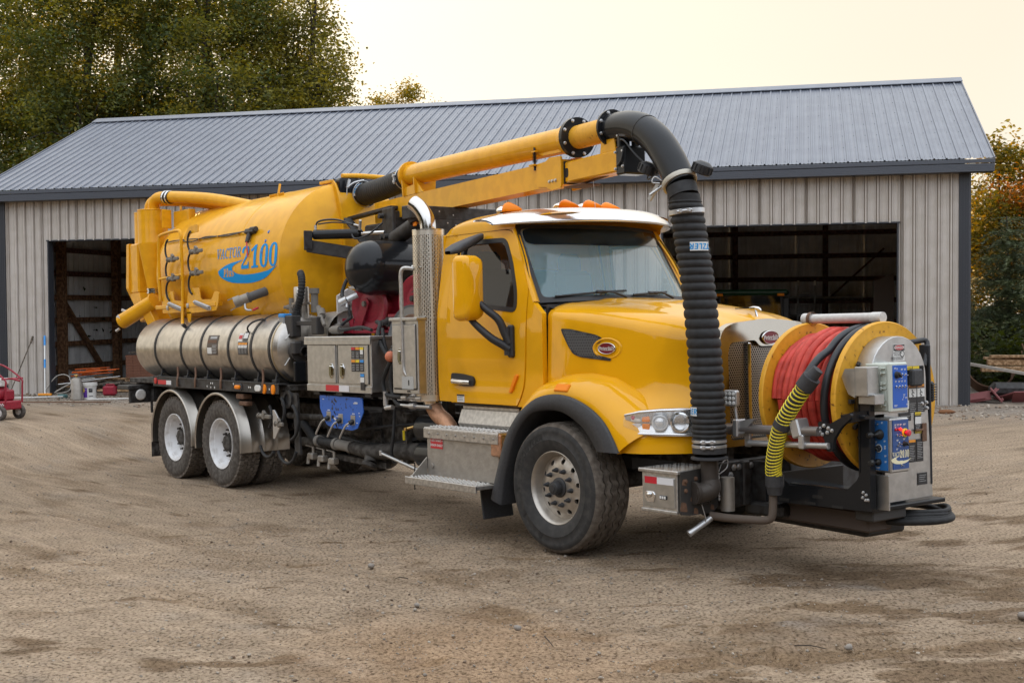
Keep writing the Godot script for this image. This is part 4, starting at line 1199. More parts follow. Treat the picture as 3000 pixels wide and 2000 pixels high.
	for x: float in [-3.85, -2.6, -1.35]: b = Mb.new(); b.box(V(x, 1.05, -8.58), V(0.09, 2.1, 0.09), 0.004); part("upright", b, M("timber_dark"), rk)
	b = Mb.new()
	b.prism(pv([-1.52, 0.05, -1.06, 0.05, -1.06, 2.72, -1.28, 2.62, -1.52, 2.52]), -4.9, -4.86, T(barn_basis(), BARN_AT))
	tag(part("chipboard_sheet", b, M("board_chip"), self), "brown chipboard sheet standing just inside the right doorway's edge", "board")
	# lumber and scrap to the right of the barn
	b = Mb.new()
	for k in 4:
		var o := Mb.new()
		var turn: float = [0.12, 0.05, -0.08, 0.02][k]
		o.box(Vector3.ZERO, V([2.2, 1.7, 1.9, 1.1][k], 0.11 if k < 2 else 0.05, 0.16), 0.004)
		var q := part("timber_beam", o, M("timber_pale"), self)
		q.transform = T(barn_basis() * Basis(Vector3.UP, turn), bt([-1.55, -1.45, -1.5, -1.2][k], [0.62, 0.75, 0.83, 0.88][k], [-1.85, -1.95, -2.05, -1.9][k]))
		tag(q, ["thick pale beam lowest in the lumber pile right of the barn", "second pale beam of the lumber pile, lying on the thickest", "thin pale board on the beams right of the barn", "short pale board topmost on the lumber pile"][k], "beam", "pale beams right of the barn")
	var gs := thing("lumber_stack", "grey weathered stack of stickered boards at the right edge", "lumber", T(barn_basis(), bt(-2.35, 0, -2.6)))
	for l in 9:
		for k in 4:
			b = Mb.new(); b.box(V(0.02 * r.randfn(), 0.08 + 0.105 * l, -0.45 + 0.26 * k), V(1.5 + 0.1 * r.randf(), 0.03, 0.2), 0.003, Basis(Vector3.UP, 0.25)); part("plank", b, M(["timber_grey", "timber_grey", "timber_dark"][(l + k) % 3]), gs)
		for s: float in [-0.55, 0.55]:
			b = Mb.new(); b.box(V(s, 0.128 + 0.105 * l, 0), V(0.05, 0.06, 1.1), 0.002, Basis(Vector3.UP, 0.25)); part("spacer", b, M("timber_grey"), gs)
	b = Mb.new()
	b.lathe([W(0.30, -0.7), W(0.305, 0.7), W(0.295, 0.7), W(0.29, -0.7)], T(barn_basis() * Basis(Vector3.BACK, PI / 2), Vector3.ZERO), 22, 0, PI)
	var dm := part("culvert_pipe", b, M("galvanized"), self); dm.position = bt(-2.75, 1.08, -2.7)
	tag(dm, "grey galvanised half pipe lying on the stickered boards at the right edge", "pipe")
	for k in 5:
		b = Mb.new(); b.box(Vector3.ZERO, V([0.55, 0.42, 0.40, 0.5, 0.36][k], 0.03, 0.32), 0.006)
		b.box(V(0, 0.03, 0.14), V(0.34, 0.05, 0.02), 0.004)
		var q := part("ridge_tile", b, mat("tile_red", lin(0.19, 0.055, 0.055), 0.7), self)
		var pp := bt([-0.25, -0.5, -0.62, -0.92, -1.1][k], 0, [-0.85, -1.1, -0.8, -1.2, -0.75][k])
		q.transform = T(Basis.from_euler(V([0.5, -0.3, 0.9, 0.2, 0.75][k], 0.6 + k * 0.8, [0.2, 0.4, 0.1, -0.3, 0.0][k])), V(pp.x, ground_y(pp.x, pp.z) + 0.09 + 0.03 * (k % 3), pp.z))
		tag(q, ["dark red sheet leaning against the barn's right corner foot", "dark red sheet flat on the scrap behind the leaning one", "dark red sheet propped steeply in the middle of the red scrap", "dark red sheet lying furthest back in the red scrap", "dark red sheet standing at the right end of the red scrap"][k], "sheet", "dark red sheets by the barn corner")
	b = Mb.new(); b.beam(bt(-0.15, 0.75, -1.2), bt(-2.4, 0.36, -0.6), 0.10, 0.06, 0.004)
	tag(part("steel_channel", b, M("steel_dusty"), self), "grey steel channel sloping down to the right from the barn corner", "steel bar")
	b = Mb.new(); b.lathe([W(0.48, -0.2), W(0.5, 0.2), W(0.47, 0.2), W(0.45, -0.2)], T(Basis(Vector3.RIGHT, PI / 2), Vector3.ZERO), 24, 0, PI)
	var rt := part("rusty_hoop", b, M("rust"), self); rt.transform = T(barn_basis() * Basis(Vector3.RIGHT, -0.5), bt(-0.75, 0.55, -2.6))
	tag(rt, "rusty curved steel plate behind the pale beams", "steel plate")
	b = Mb.new(); b.box(Vector3.ZERO, V(1.1, 0.3, 0.5), 0.1)
	var tp := part("tarpaulin_bundle", b, M("black_dusty"), self); tp.transform = T(barn_basis(), bt(-1.15, 0.2, -1.6)); tag(tp, "black bundle under the pale beams right of the barn", "bundle")
# ---------------------------------------------------------------- the truck
var truck: Node3D

func M(k: String) -> Material: return mats[k]

func make_truck() -> void:
	truck = thing("vacuum_truck", "yellow vacuum truck with debris tank, overhead boom and front hose reel", "truck")
	make_wheels()
	make_chassis()
	make_cab()
	make_hood()
	make_bumper()
	make_reel()
	make_boom()
	make_tank()
	make_midship()
	make_rear()

func curve(p: PackedVector2Array, k: int) -> PackedVector2Array:   # a smooth line through points
	var o := PackedVector2Array()
	for i in p.size() - 1:
		for j in k:
			o.append(p[i].cubic_interpolate(p[i + 1], p[maxi(i - 1, 0)], p[mini(i + 2, p.size() - 1)], j / float(k)))
	o.append(p[-1])
	return o

func lookup(t: Array, x: float) -> float:   # [[x, value], ...] eased
	if x <= float(t[0][0]): return t[0][1]
	for i in t.size() - 1:
		if x <= float(t[i + 1][0]):
			return lerpf(t[i][1], t[i + 1][1], (x - float(t[i][0])) / (float(t[i + 1][0]) - float(t[i][0])))
	return t[-1][1]
# ---------------- wheels; the axle is the local z axis, the outside is +z
const ZUP := Basis(Vector3.RIGHT, Vector3.BACK, Vector3.DOWN)   # the y axis of a lathe turned to +z

func zl() -> Transform3D: return T(ZUP, Vector3.ZERO)

func make_wheels() -> void:
	var w := Node3D.new(); w.name = "front_wheel"; truck.add_child(w); used[str(truck.get_instance_id()) + "front_wheel"] = 1
	w.set_meta("label", "front wheel with alloy rim and grey dusty tread")
	w.position = V(0, 0.528, 1.005)
	var b := Mb.new()
	for s: float in [1.0, -1.0]:
		var pr := [W(0.505, 0.178 * s), W(0.492, 0.188 * s), W(0.462, 0.196 * s), W(0.455, 0.194 * s), W(0.40, 0.195 * s), W(0.395, 0.198 * s), W(0.345, 0.186 * s), W(0.316, 0.172 * s), W(0.304, 0.164 * s), W(0.285, 0.15 * s)]
		if s > 0: pr.reverse()
		else: pr = pr
		if s < 0:
			pass
		b.lathe(pr if s > 0 else pr, zl(), 72)
	part("tyre", b, M("tyre_rubber"), w)
	# tread with zigzag grooves
	b = Mb.new()
	var rows := []
	var gz := [-0.108, -0.038, 0.038, 0.108]
	for i in 144:
		var a := TAU * i / 144
		var off := (0.009 if i % 4 < 2 else -0.009)
		var row: Array[Vector3] = []
		var pts: Array[Vector2] = [W(0.500, -0.182), W(0.518, -0.168), W(0.527, -0.150)]
		for g: float in gz:
			pts.append_array([W(0.532, g + off - 0.0075), W(0.500, g + off - 0.006), W(0.500, g + off + 0.006), W(0.532, g + off + 0.0075)])
		pts.append_array([W(0.527, 0.150), W(0.518, 0.168), W(0.500, 0.182)])
		for q in pts: row.append(V(cos(a) * q.x, sin(a) * q.x, q.y))
		rows.append(row)
	b.grid(rows, -1, false, true)
	part("tread", b, M("tyre_dusty"), w)
	# raised sidewall lettering
	b = Mb.new()
	for word: Array in [["GOODYEAR", 2.35, 0.425], ["T", 3.22, 0.425], ["I", 3.75, 0.425], ["A", 4.35, 0.425]]:
		letters(b, word[0], 0.055, func(p: Vector2) -> Vector3:
			var a: float = float(word[1]) - p.x / float(word[2])
			var r: float = float(word[2]) + p.y
			return V(cos(a) * r, sin(a) * r, 0.1985), true, false, 1.1, 0, 0.05)
	part("tyre_lettering", b, mat("tyre_print", lin(0.012, 0.012, 0.013), 0.6), w)
	# alloy rim: the barrel by lathe, the disc as a sheet with ten hand holes
	b = Mb.new()
	b.lathe([W(0.250, 0.05), W(0.262, 0.085), W(0.272, 0.125), W(0.283, 0.152), W(0.296, 0.163), W(0.303, 0.160), W(0.303, 0.145)], zl(), 60)
	var dz := func(p: Vector2) -> Vector3:
		var r := p.length()
		return V(p.x, p.y, lookup([[0.0, 0.112], [0.11, 0.112], [0.185, 0.108], [0.215, 0.096], [0.24, 0.078], [0.262, 0.078]], r))
	var holes := []
	for k in 10: holes.append(ellipse(cos(TAU * (k + 0.25) / 10) * 0.213, sin(TAU * (k + 0.25) / 10) * 0.213, 0.021, 0.021, 14))
	holes.append(ellipse(0, 0, 0.082, 0.082, 32))
	b.drape(ellipse(0, 0, 0.258, 0.258, 56), holes, W(0.04, 0.04), dz, func(p: Vector2) -> Vector3: return (dz.call(p) as Vector3) - V(0, 0, 0.02))
	part("rim", b, M("wheel_alloy"), w)
	b = Mb.new()
	b.lathe([W(0.25, 0.02), W(0, 0.02)], zl(), 30)
	part("brake_drum", b, M("hub_black"), w)
	b = Mb.new()
	b.lathe([W(0.081, 0.09), W(0.081, 0.122), W(0.074, 0.128), W(0.058, 0.13), W(0.055, 0.175), W(0.048, 0.186), W(0.03, 0.19), W(0.028, 0.196), W(0.0, 0.197)], zl(), 28)
	part("hub", b, M("hub_black"), w)
	var nut := Mb.new()
	nut.lathe([W(0.021, 0), W(0.021, 0.008), W(0.017, 0.010), W(0.016, 0.026), W(0.011, 0.036), W(0.010, 0.048), W(0, 0.050)], zl(), 10)
	var nm := nut.done()
	for k in 10:
		var o := part("lug_nut", nm, M("grey_plastic"), w)
		var a := TAU * (k - 0.15) / 10
		o.position = V(cos(a) * 0.143, sin(a) * 0.143, 0.109)
	var l := again(w, T(Basis(Vector3.UP, PI), V(0, 0.528, -1.005)), "front wheel on the far side")
	l.name = "front_wheel_001"
	# ---- dual rear wheels
	var r := Node3D.new(); r.name = "rear_wheel"; truck.add_child(r)
	r.set_meta("label", "foremost of the two dual rear wheels on the near side")
	r.position = V(-6.033, 0.518, 0.0)
	for k in 2:
		var zc: float = [1.04, 0.70][k]
		b = Mb.new()
		for s: float in [1.0, -1.0]:
			var pr := [W(0.492, 0.128 * s), W(0.478, 0.139 * s), W(0.44, 0.147 * s), W(0.39, 0.148 * s), W(0.345, 0.138 * s), W(0.315, 0.124 * s), W(0.302, 0.115 * s)]
			if s > 0: pr.reverse()
			b.lathe(pr, T(ZUP, V(0, 0, zc)), 60)
		part("tyre", b, M("tyre_side_dusty"), r)
		b = Mb.new()
		b.lathe([W(0.49, -0.13), W(0.503, -0.115), W(0.503, 0.115), W(0.49, 0.13)], T(ZUP, V(0, 0, zc)), 60)
		for i in 48:
			for j in 5:
				var a := TAU * (i + (0.5 if j % 2 else 0.0)) / 48
				var wz := 0.042
				var zz := (j - 2) * 0.0495
				if j == 0 or j == 4: wz = 0.050
				var bs := Basis(Vector3.BACK, a) * Basis(Vector3.RIGHT, 0.25 if j % 2 else -0.2)
				b.box(V(cos(a) * 0.506, sin(a) * 0.506, zc + zz), V(0.030, 0.056, wz), 0.0, bs)
		part("tread", b, M("tyre_dusty"), r)
	b = Mb.new()
	b.lathe([W(0.10, 1.03), W(0.19, 1.015), W(0.215, 1.02), W(0.235, 1.06), W(0.252, 1.085), W(0.262, 1.12), W(0.272, 1.125), W(0.280, 1.155), W(0.296, 1.172), W(0.304, 1.172), W(0.304, 1.155)], zl(), 56)
	part("rim", b, M("wheel_white"), r)
	b = Mb.new()
	b.lathe([W(0.13, 0.95), W(0.13, 1.035), W(0.11, 1.04), W(0.095, 1.05), W(0.09, 1.10), W(0.07, 1.112), W(0, 1.115)], zl(), 24)
	part("hub", b, M("frame_dusty"), r)
	nut = Mb.new()
	nut.lathe([W(0.019, 0), W(0.019, 0.02), W(0.012, 0.024), W(0.011, 0.05), W(0, 0.05)], zl(), 8)
	nm = nut.done()
	for k in 10:
		var o := part("lug_nut", nm, M("frame_dusty"), r)
		o.position = V(cos(TAU * k / 10) * 0.165, sin(TAU * k / 10) * 0.165, 1.02)
	for k in 3:
		var q: Array = [[V(-7.353, 0.518, 0), 0.0, "rearmost dual wheel on the near side"], [V(-6.033, 0.518, 0), PI, "foremost dual wheel on the far side"], [V(-7.353, 0.518, 0), PI, "rearmost dual wheel on the far side"]][k]
		var c := again(r, T(Basis(Vector3.UP, q[1]), q[0]), q[2])
		c.name = "rear_wheel_%03d" % (k + 1)

func make_chassis() -> void:
	var b := Mb.new()
	for s: float in [1.0, -1.0]:
		b = Mb.new()
		b.box(V(-3.9, 0.86, 0.40 * s), V(10.2, 0.27, 0.09), 0.01)
		part("frame_rail", b, M("frame_dusty"), truck)
	for x: float in [0.0, -6.033, -7.353]:
		b = Mb.new()
		b.bar(V(x, 0.52, -0.95), V(x, 0.52, 0.95), 0.075, -1, 12)
		if x < -1: b.lathe([W(0, -0.2), W(0.15, -0.17), W(0.2, 0), W(0.15, 0.17), W(0, 0.2)], T(ZUP, V(x, 0.54, 0)), 16)
		part("axle", b, M("frame_dusty"), truck)
	b = Mb.new()
	b.bar(V(-5.9, 0.56, 0), V(-3.6, 0.68, 0), 0.06)
	b.bar(V(-3.6, 0.68, 0), V(-1.5, 0.72, 0), 0.06)
	part("drive_shaft", b, M("frame_dusty"), truck)
	for x: float in [-8.6, -6.7, -5.2, -4.0, -2.6]:
		b = Mb.new()
		b.box(V(x, 0.86, 0), V(0.12, 0.2, 0.76), 0.01)
		part("cross_member", b, M("frame_dusty"), truck)
	b = Mb.new()
	b.box(V(-1.1, 0.80, 0), V(2.2, 0.6, 0.66), 0.05)
	b.box(V(-2.7, 0.72, 0), V(1.0, 0.42, 0.44), 0.06)
	part("engine_and_gearbox", b, M("hub_black"), truck)
	b = Mb.new()
	b.box(V(-6.7, 1.13, 0), V(4.6, 0.14, 1.0), 0.01)
	b.box(V(-6.7, 1.22, 0.55), V(4.5, 0.06, 1.1), 0.005)
	b.box(V(-6.7, 1.22, -0.7), V(4.5, 0.06, 0.9), 0.005)
	part("body_subframe", b, M("frame_dusty"), truck)
	b = Mb.new()
	for x: float in [-6.033, -7.353]:
		for s: float in [1.0, -1.0]:
			b.tube([V(x - 0.55, 0.72, 0.46 * s), V(x, 0.62, 0.46 * s), V(x + 0.55, 0.72, 0.46 * s)], 0.045, 6, 4)
	part("leaf_spring", b, M("frame_dusty"), truck)
	# pump, pipes and valves slung under the toolbox
	b = Mb.new()
	b.tube([V(-4.75, 0.90, 0.95), V(-4.3, 0.90, 0.95), V(-3.6, 0.92, 0.95), V(-3.1, 0.92, 0.9)], 0.035, 10, 4)
	part("suction_pipe", b, M("frame_dusty"), truck)
	b = Mb.new()
	b.tube([V(-4.43, 0.83, 0.95), V(-4.32, 0.75, 0.95), V(-4.18, 0.66, 0.95), V(-3.95, 0.645, 0.95), V(-3.72, 0.637, 0.95)], 0.048, 12, 5)
	part("water_hose", b, M("rubber_hose"), truck)
	b = Mb.new()
	b.bar(V(-4.13, 0.652, 0.95), V(-4.07, 0.65, 0.95), 0.062, -1, 16)
	b.bar(V(-3.74, 0.638, 0.95), V(-3.44, 0.624, 0.95), 0.056, -1, 16); b.bar(V(-3.76, 0.638, 0.95), V(-3.71, 0.637, 0.95), 0.064, -1, 16); b.bar(V(-3.47, 0.625, 0.95), V(-3.42, 0.623, 0.95), 0.066, -1, 16)
	part("water_pipe", b, mat("pipe_grey", lin(0.20, 0.185, 0.165), 0.75), truck)
	b = Mb.new()
	b.tube([V(-3.44, 0.624, 0.95), V(-3.25, 0.605, 0.95), V(-3.08, 0.60, 0.94), V(-2.9, 0.61, 0.88), V(-2.6, 0.62, 0.8), V(-2.1, 0.62, 0.7)], [0.062, 0.064, 0.07, 0.085, 0.09, 0.10], 14, 5)
	b.tube([V(-3.10, 0.60, 0.94), V(-3.08, 0.54, 0.95), V(-3.06, 0.49, 0.97)], [0.06, 0.062, 0.07], 12, 3)
	b.lathe([W(0, -0.03), W(0.085, -0.03), W(0.085, 0.0), W(0.07, 0.02), W(0, 0.025)], T(Basis(Vector3.RIGHT, -0.5), V(-3.05, 0.475, 0.98)), 16)
	b.bar(V(-4.7, 0.60, 0.80), V(-2.2, 0.56, 0.75), 0.05, -1, 12); b.box(V(-3.5, 0.86, 0.72), V(0.5, 0.3, 0.3), 0.03); b.box(V(-2.9, 0.85, 0.62), V(0.5, 0.4, 0.3), 0.03)
	part("water_pump", b, M("frame_dusty"), truck)
	b = Mb.new()
	b.beam(V(-4.3, 0.50, 0.85), V(-2.9, 0.46, 0.85), 0.06, 0.06)
	b.beam(V(-4.3, 0.74, 0.7), V(-2.4, 0.72, 0.7), 0.05, 0.10)
	b.beam(V(-2.62, 1.0, 0.8), V(-2.62, 0.5, 0.8), 0.08, 0.08)
	b.beam(V(-3.5, 0.66, 0.7), V(-3.1, 0.70, 0.7), 0.2, 0.2)
	b.box(V(-3.6, 0.52, 0.6), V(0.5, 0.22, 0.3), 0.02)
	part("pump_bracket", b, M("frame_dusty"), truck)
	for k in 3:
		b = Mb.new()
		var p := V(-4.25 + 0.22 * k, 0.475 - 0.012 * k, 0.95)
		b.box(p, V(0.11, 0.07, 0.08), 0.012)
		b.bar(p + V(-0.05, -0.01, 0.02), p + V(-0.05, -0.085, 0.03), 0.017)
		b.bar(p + V(0.02, 0.03, 0), p + V(0.02, 0.10, 0.0), 0.016)
		b.beam(p + V(0.02, 0.10, 0.0), p + V(-0.08, 0.115, 0.03), 0.022, 0.008)
		part("drain_valve", b, M("steel_dusty"), truck)
	b = Mb.new()
	b.bar(V(-2.66, 0.62, 1.08), V(-1.98, 0.46, 1.02), 0.016, -1, 6)
	b.box(V(-2.68, 0.625, 1.085), V(0.04, 0.05, 0.02), 0.004)
	part("hook_rod", b, M("galvanized"), truck)
	b = Mb.new()
	b.tube([V(-2.62, 1.05, 0.95), V(-2.58, 0.8, 1.0), V(-2.62, 0.62, 1.0), V(-2.60, 0.52, 0.98)], 0.017, 7, 5)
	b.tube([V(-3.5, 0.78, 0.9), V(-3.2, 0.82, 0.98), V(-2.7, 0.88, 0.9), V(-2.1, 0.92, 0.7)], 0.016, 7, 5)
	b.tube([V(-4.3, 0.68, 0.8), V(-3.6, 0.7, 0.92), V(-3.0, 0.66, 0.85), V(-2.3, 0.8, 0.7)], 0.022, 7, 5)
	part("hydraulic_hose", b, M("rubber_hose"), truck)
	# air tanks behind the step
	for k in 2:
		b = Mb.new()
		var t := T(Basis(Vector3.UP, Vector3.RIGHT, Vector3.FORWARD), V(-2.02, [0.885, 0.635][k], 0.93))
		b.lathe([W(0, -0.20), W(0.05, -0.197), W(0.10, -0.175), W(0.128, -0.135), W(0.131, -0.12), W(0.131, 0.35)], t, 24)
		part("air_tank", b, M("black_paint"), truck)
	b = Mb.new()
	b.bar(V(-2.24, 0.90, 0.98), V(-2.31, 0.88, 1.03), 0.014)
	b.box(V(-2.31, 0.875, 1.035), V(0.035, 0.035, 0.03), 0.006)
	part("drain_tap", b, M("brass"), truck)
	b = Mb.new()
	b.beam(V(-2.325, 0.865, 1.05), V(-2.315, 0.77, 1.055), 0.022, 0.006, 0, Vector3.RIGHT)
	part("tap_lever", b, M("label_yellow"), truck)
	b = Mb.new()
	for k in 13:
		b.lathe([W(0.006, 0.004), W(0.012, 0.0), W(0.006, -0.004), W(0.003, 0.0)], T(Basis.from_euler(V(PI / 2 * (k % 2), 0.3, PI / 2)), V(-2.14 + 0.006 * sin(k), 0.56 - 0.02 * k, 1.06)), 8)
	part("drain_chain", b, M("frame_dusty"), truck)
	# step box
	part("step_box", mirrored_prism(pv([0.66, 0.44, 1.185, 0.50, 1.185, 0.915, 0.66, 0.93]), -1.745, -0.70), M("steel_dusty"), truck)
	b = Mb.new()
	b.box(V(-1.22, 0.925, 1.10), V(1.09, 0.03, 0.22), 0.006)
	b.box(V(-1.22, 0.885, 1.205), V(1.09, 0.09, 0.018), 0.004)
	for k in 8: b.lathe([W(0.011, 0), W(0.010, 0.008), W(0, 0.009)], T(ZUP, V(-1.68 + 0.135 * k, 0.885, 1.214)), 6)
	part("upper_tread", tread_teeth(b, -1.74, -0.70, 0.941, 1.01, 1.19), M("aluminium"), truck)
	b = Mb.new()
	b.box(V(-1.29, 0.475, 1.29), V(1.06, 0.035, 0.21), 0.005)
	b.box(V(-1.29, 0.465, 1.385), V(1.06, 0.065, 0.022), 0.005)
	part("lower_tread", tread_teeth(b, -1.80, -0.78, 0.495, 1.20, 1.37), M("aluminium"), truck)
	b = Mb.new()
	b.prism(pv([1.19, 0.49, 1.38, 0.49, 1.19, 0.66]), 0, 0.012, T(Basis(Vector3.BACK, Vector3.UP, Vector3.LEFT), V(-1.745, 0, 0)))
	b.lathe([W(0.024, 0), W(0.022, 0.01), W(0, 0.012)], T(ZUP, V(-1.67, 0.585, 1.187)), 10)
	part("step_bracket", b, M("steel_dusty"), truck)
	b = Mb.new()
	b.box(V(-1.08, 1.03, 0.97), V(0.86, 0.17, 0.05), 0.02, Basis(Vector3.RIGHT, -0.35))
	b.box(V(-1.08, 1.12, 0.92), V(0.80, 0.04, 0.10), 0.01)
	part("step_riser", b, M("aluminium"), truck)
	b = Mb.new()
	b.box(V(-0.72, 0.83, 1.19), V(0.13, 0.19, 0.03), 0.01)
	part("step_end_plate", b, M("hot_pipe"), truck)
	sticker("warning_label", face(V(-1.595, 0.80, 1.187), Vector3.RIGHT, Vector3.UP), 0.185, 0.105, "label_red", [["> AIR TANKS <", 0.022, 0.021], ["DRAIN DAILY", 0.022, -0.022]], "label_white")

func mirrored_prism(p: PackedVector2Array, x0: float, x1: float) -> Mb:   # a section given as (z, y), drawn out along x
	var b := Mb.new()
	var q := PackedVector2Array()
	for v in p: q.append(W(-v.x, v.y))
	b.prism(q, x0, x1, T(Basis(Vector3.FORWARD, Vector3.UP, Vector3.RIGHT), Vector3.ZERO))
	return b

func tread_teeth(b: Mb, x0: float, x1: float, y: float, z0: float, z1: float) -> Mb:
	var nx := int((x1 - x0) / 0.034); var nz := int((z1 - z0) / 0.034)
	for i in nx:
		for j in nz:
			var p := V(x0 + 0.02 + i * 0.034, y, z0 + 0.012 + j * 0.034 + (0.012 if i % 2 else 0.0))
			b.lathe([W(0.012, 0), W(0.008, 0.009), W(0.005, 0.006)], T(Basis(), p), 5)
	return b
# a printed plate: a thin sheet with lines of lettering on it, lines are [text, height, y(, x)]

func sticker(called: String, f: Transform3D, w: float, h: float, ground: String, lines: Array, ink: String, parent: Node = null, serif := false) -> MeshInstance3D:
	var b := Mb.new(f)
	b.box(V(0, 0, 0.001), V(w, h, 0.003))
	var o := part(called, b, M(ground), parent if parent else truck)
	if lines.size():
		b = Mb.new(f)
		for l: Array in lines:
			var dx: float = l[3] if l.size() > 3 else 0.0
			letters(b, l[0], l[1], func(p: Vector2) -> Vector3: return V(p.x + dx, p.y + float(l[2]), 0.0035), true, serif)
		if (parent if parent else truck) == truck: part("lettering", b, M(ink), o)
		else: part("label_lettering", b, M(ink), parent)
	return o
# ---------------- cab

func side_z(y: float) -> float:
	return 1.03 - 0.125 * pow(clampf((y - 1.93) / 0.77, 0, 1), 1.25) - 0.012 * pow(clampf((1.4 - y) / 0.25, 0, 1), 2)

func shield(u: float, v: float) -> Vector3:   # the windshield, u -1 .. 1 across, v 0 .. 1 up
	return V(lerpf(-0.41, -0.80, v) + lerpf(0.17, 0.26, v) * (1 - u * u), lerpf(2.045, 2.735, v) + 0.02 * (1 - u * u) * (1 - v), u * lerpf(0.93, 0.865, v))

func make_cab() -> void:
	var ym: Material = M("yellow_paint")
	var door_line := curve(pv([-0.63, 1.165, -0.56, 1.26, -0.51, 1.40, -0.485, 1.75, -0.47, 2.12, -0.50, 2.22, -0.60, 2.43, -0.73, 2.63]), 3)
	door_line.append_array(pv([-0.80, 2.68, -0.88, 2.695, -1.56, 2.70, -1.60, 2.66, -1.605, 1.95, -1.60, 1.20, -1.57, 1.165]))
	var win := soften(pv([-1.50, 2.06, -1.10, 2.025, -0.61, 1.975, -0.625, 2.15, -0.72, 2.40, -0.85, 2.615, -1.46, 2.625]), 0.07)
	var shell := pv([-1.76, 1.17, -0.62, 1.155, -0.40, 1.155, -0.275, 1.36, -0.275, 1.95, -0.40, 2.05, -0.80, 2.715, -1.76, 2.715])
	for s: float in [1.0, -1.0]:
		var f := func(p: Vector2) -> Vector3: return V(p.x, p.y, s * side_z(p.y))
		var g := func(p: Vector2) -> Vector3: return V(p.x, p.y, s * (side_z(p.y) - 0.05))
		var fd := func(p: Vector2) -> Vector3: return V(p.x, p.y, s * (side_z(p.y) + 0.004 + door_bulge(p)))
		var gap := Geometry2D.offset_polygon(door_line, 0.007)[0]
		var b := Mb.new()
		b.drape(shell, [gap], W(0.14, 0.11), f, g, s < 0)
		part("cab_side", b, ym, truck)
		b = Mb.new()
		b.drape(door_line, [win], W(0.09, 0.07), fd, g, s < 0)
		var door := part("door", b, ym, truck, "near side door of the cab, window and mirror on it" if s > 0 else "far side door of the cab")
		b = Mb.new()
		var frame_out := Geometry2D.offset_polygon(win, 0.012)[0]
		var win_in := Geometry2D.offset_polygon(win, -0.028)[0]
		b.drape(frame_out, [win_in], W(0.15, 0.15), func(p: Vector2) -> Vector3: return V(p.x, p.y, s * (side_z(p.y) + 0.009)), func(p: Vector2) -> Vector3: return V(p.x, p.y, s * (side_z(p.y) - 0.03)), s < 0)
		part("window_seal", b, M("black_plastic"), door)
		b = Mb.new()
		b.drape(win, [], W(0.12, 0.12), func(p: Vector2) -> Vector3: return V(p.x, p.y, s * (side_z(p.y) - 0.012)), null, s < 0)
		part("window_glass", b, M("window_glass"), door)
		# dark gap behind the door edge, A-pillar
		b = Mb.new()
		b.drape(Geometry2D.offset_polygon(door_line, 0.02)[0], [Geometry2D.offset_polygon(door_line, -0.03)[0]], W(0.15, 0.15), func(p: Vector2) -> Vector3: return V(p.x, p.y, s * (side_z(p.y) - 0.02)), null, s < 0)
		part("door_gap_seal", b, M("black_plastic"), truck)
		b = Mb.new()
		var rows := []
		for i in 9:
			var v := i / 8.0
			var a := V(lerpf(-0.40, -0.80, v), lerpf(2.05, 2.715, v), s * side_z(lerpf(2.05, 2.715, v)))
			var c := shield(s, v)
			var m := (a + c) / 2 + V(0.028, 0.005, s * 0.018)
			rows.append([a, a.lerp(m, 0.5) + V(0.008, 0, s * 0.007), m, m.lerp(c, 0.5) + V(0.006, 0, s * 0.004), c, c - V(0.03, 0, s * 0.03)])
		b.grid(rows, 0, false, false, s > 0)
		part("windshield_pillar", b, ym, truck)
		if s > 0:
			make_door_parts(door)
	# roof
	var b := Mb.new()
	var rows := []
	for i in 15:
		var t := i / 14.0
		var x := lerpf(-0.62, -1.775, t)
		var row: Array[Vector3] = []
		var hh := 0.205 * lookup([[0, 0.62], [0.1, 0.80], [0.3, 0.98], [0.5, 1.0], [0.72, 0.95], [0.84, 0.84], [0.92, 0.66], [0.97, 0.42], [1.0, 0.05]], t)
		for j in 25:
			var a := PI * j / 24.0
			var fwd := 0.30 * (1 - pow(cos(a), 2)) * (1 - t) - 0.12 * pow(cos(a), 4) * (1 - t)
			row.append(V(x + fwd, 2.70 + hh * pow(sin(a), 0.55), 0.915 * signf(cos(a)) * pow(absf(cos(a)), 0.5)))
		rows.append(row)
	b.grid(rows, 0, false, false, false)
	part("cab_roof", b, ym, truck)
	b = Mb.new()
	b.box(V(-1.77, 1.94, 0), V(0.03, 1.54, 1.86), 0.01)
	part("cab_back", b, ym, truck)
	b = Mb.new()
	b.box(V(-1.10, 1.20, 0), V(1.3, 0.06, 1.9), 0.01)
	part("cab_floor", b, M("black_plastic"), truck)
	# windshield: pane, black border, black band painting in the visor's dark reflection
	b = Mb.new()
	rows = []
	for i in 9:
		var row: Array[Vector3] = []
		for j in 21: row.append(shield(-1 + j / 10.0, i / 8.0))
		rows.append(row)
	b.grid(rows, 0, false, false, false)
	var ws := part("windshield", b, M("windshield_glass"), truck)
	b = Mb.new()
	var ring := func(p: Vector2) -> Vector3: return shield(p.x, p.y) + V(0.006, 0.003, 0)
	b.drape(rect(-1.005, -0.01, 1.005, 1.0), [soften(pv([-0.965, 0.055, 0.965, 0.055, 0.975, 0.95, -0.975, 0.95]), 0.06)], W(0.15, 0.15), ring)
	part("windshield_border", b, M("black_plastic"), ws)
	b = Mb.new()
	var band := soften(pv([-0.96, 0.95, -0.97, 0.80, -0.90, 0.765, 0, 0.72, 0.90, 0.735, 0.96, 0.77, 0.96, 0.95]), 0.08)
	b.drape(band, [], W(0.15, 0.15), func(p: Vector2) -> Vector3: return shield(p.x, p.y) + V(0.004, 0.002, 0))
	part("visor_reflection_band", b, mat("visor_reflection_black", lin(0.010, 0.014, 0.016), 0.12), ws)
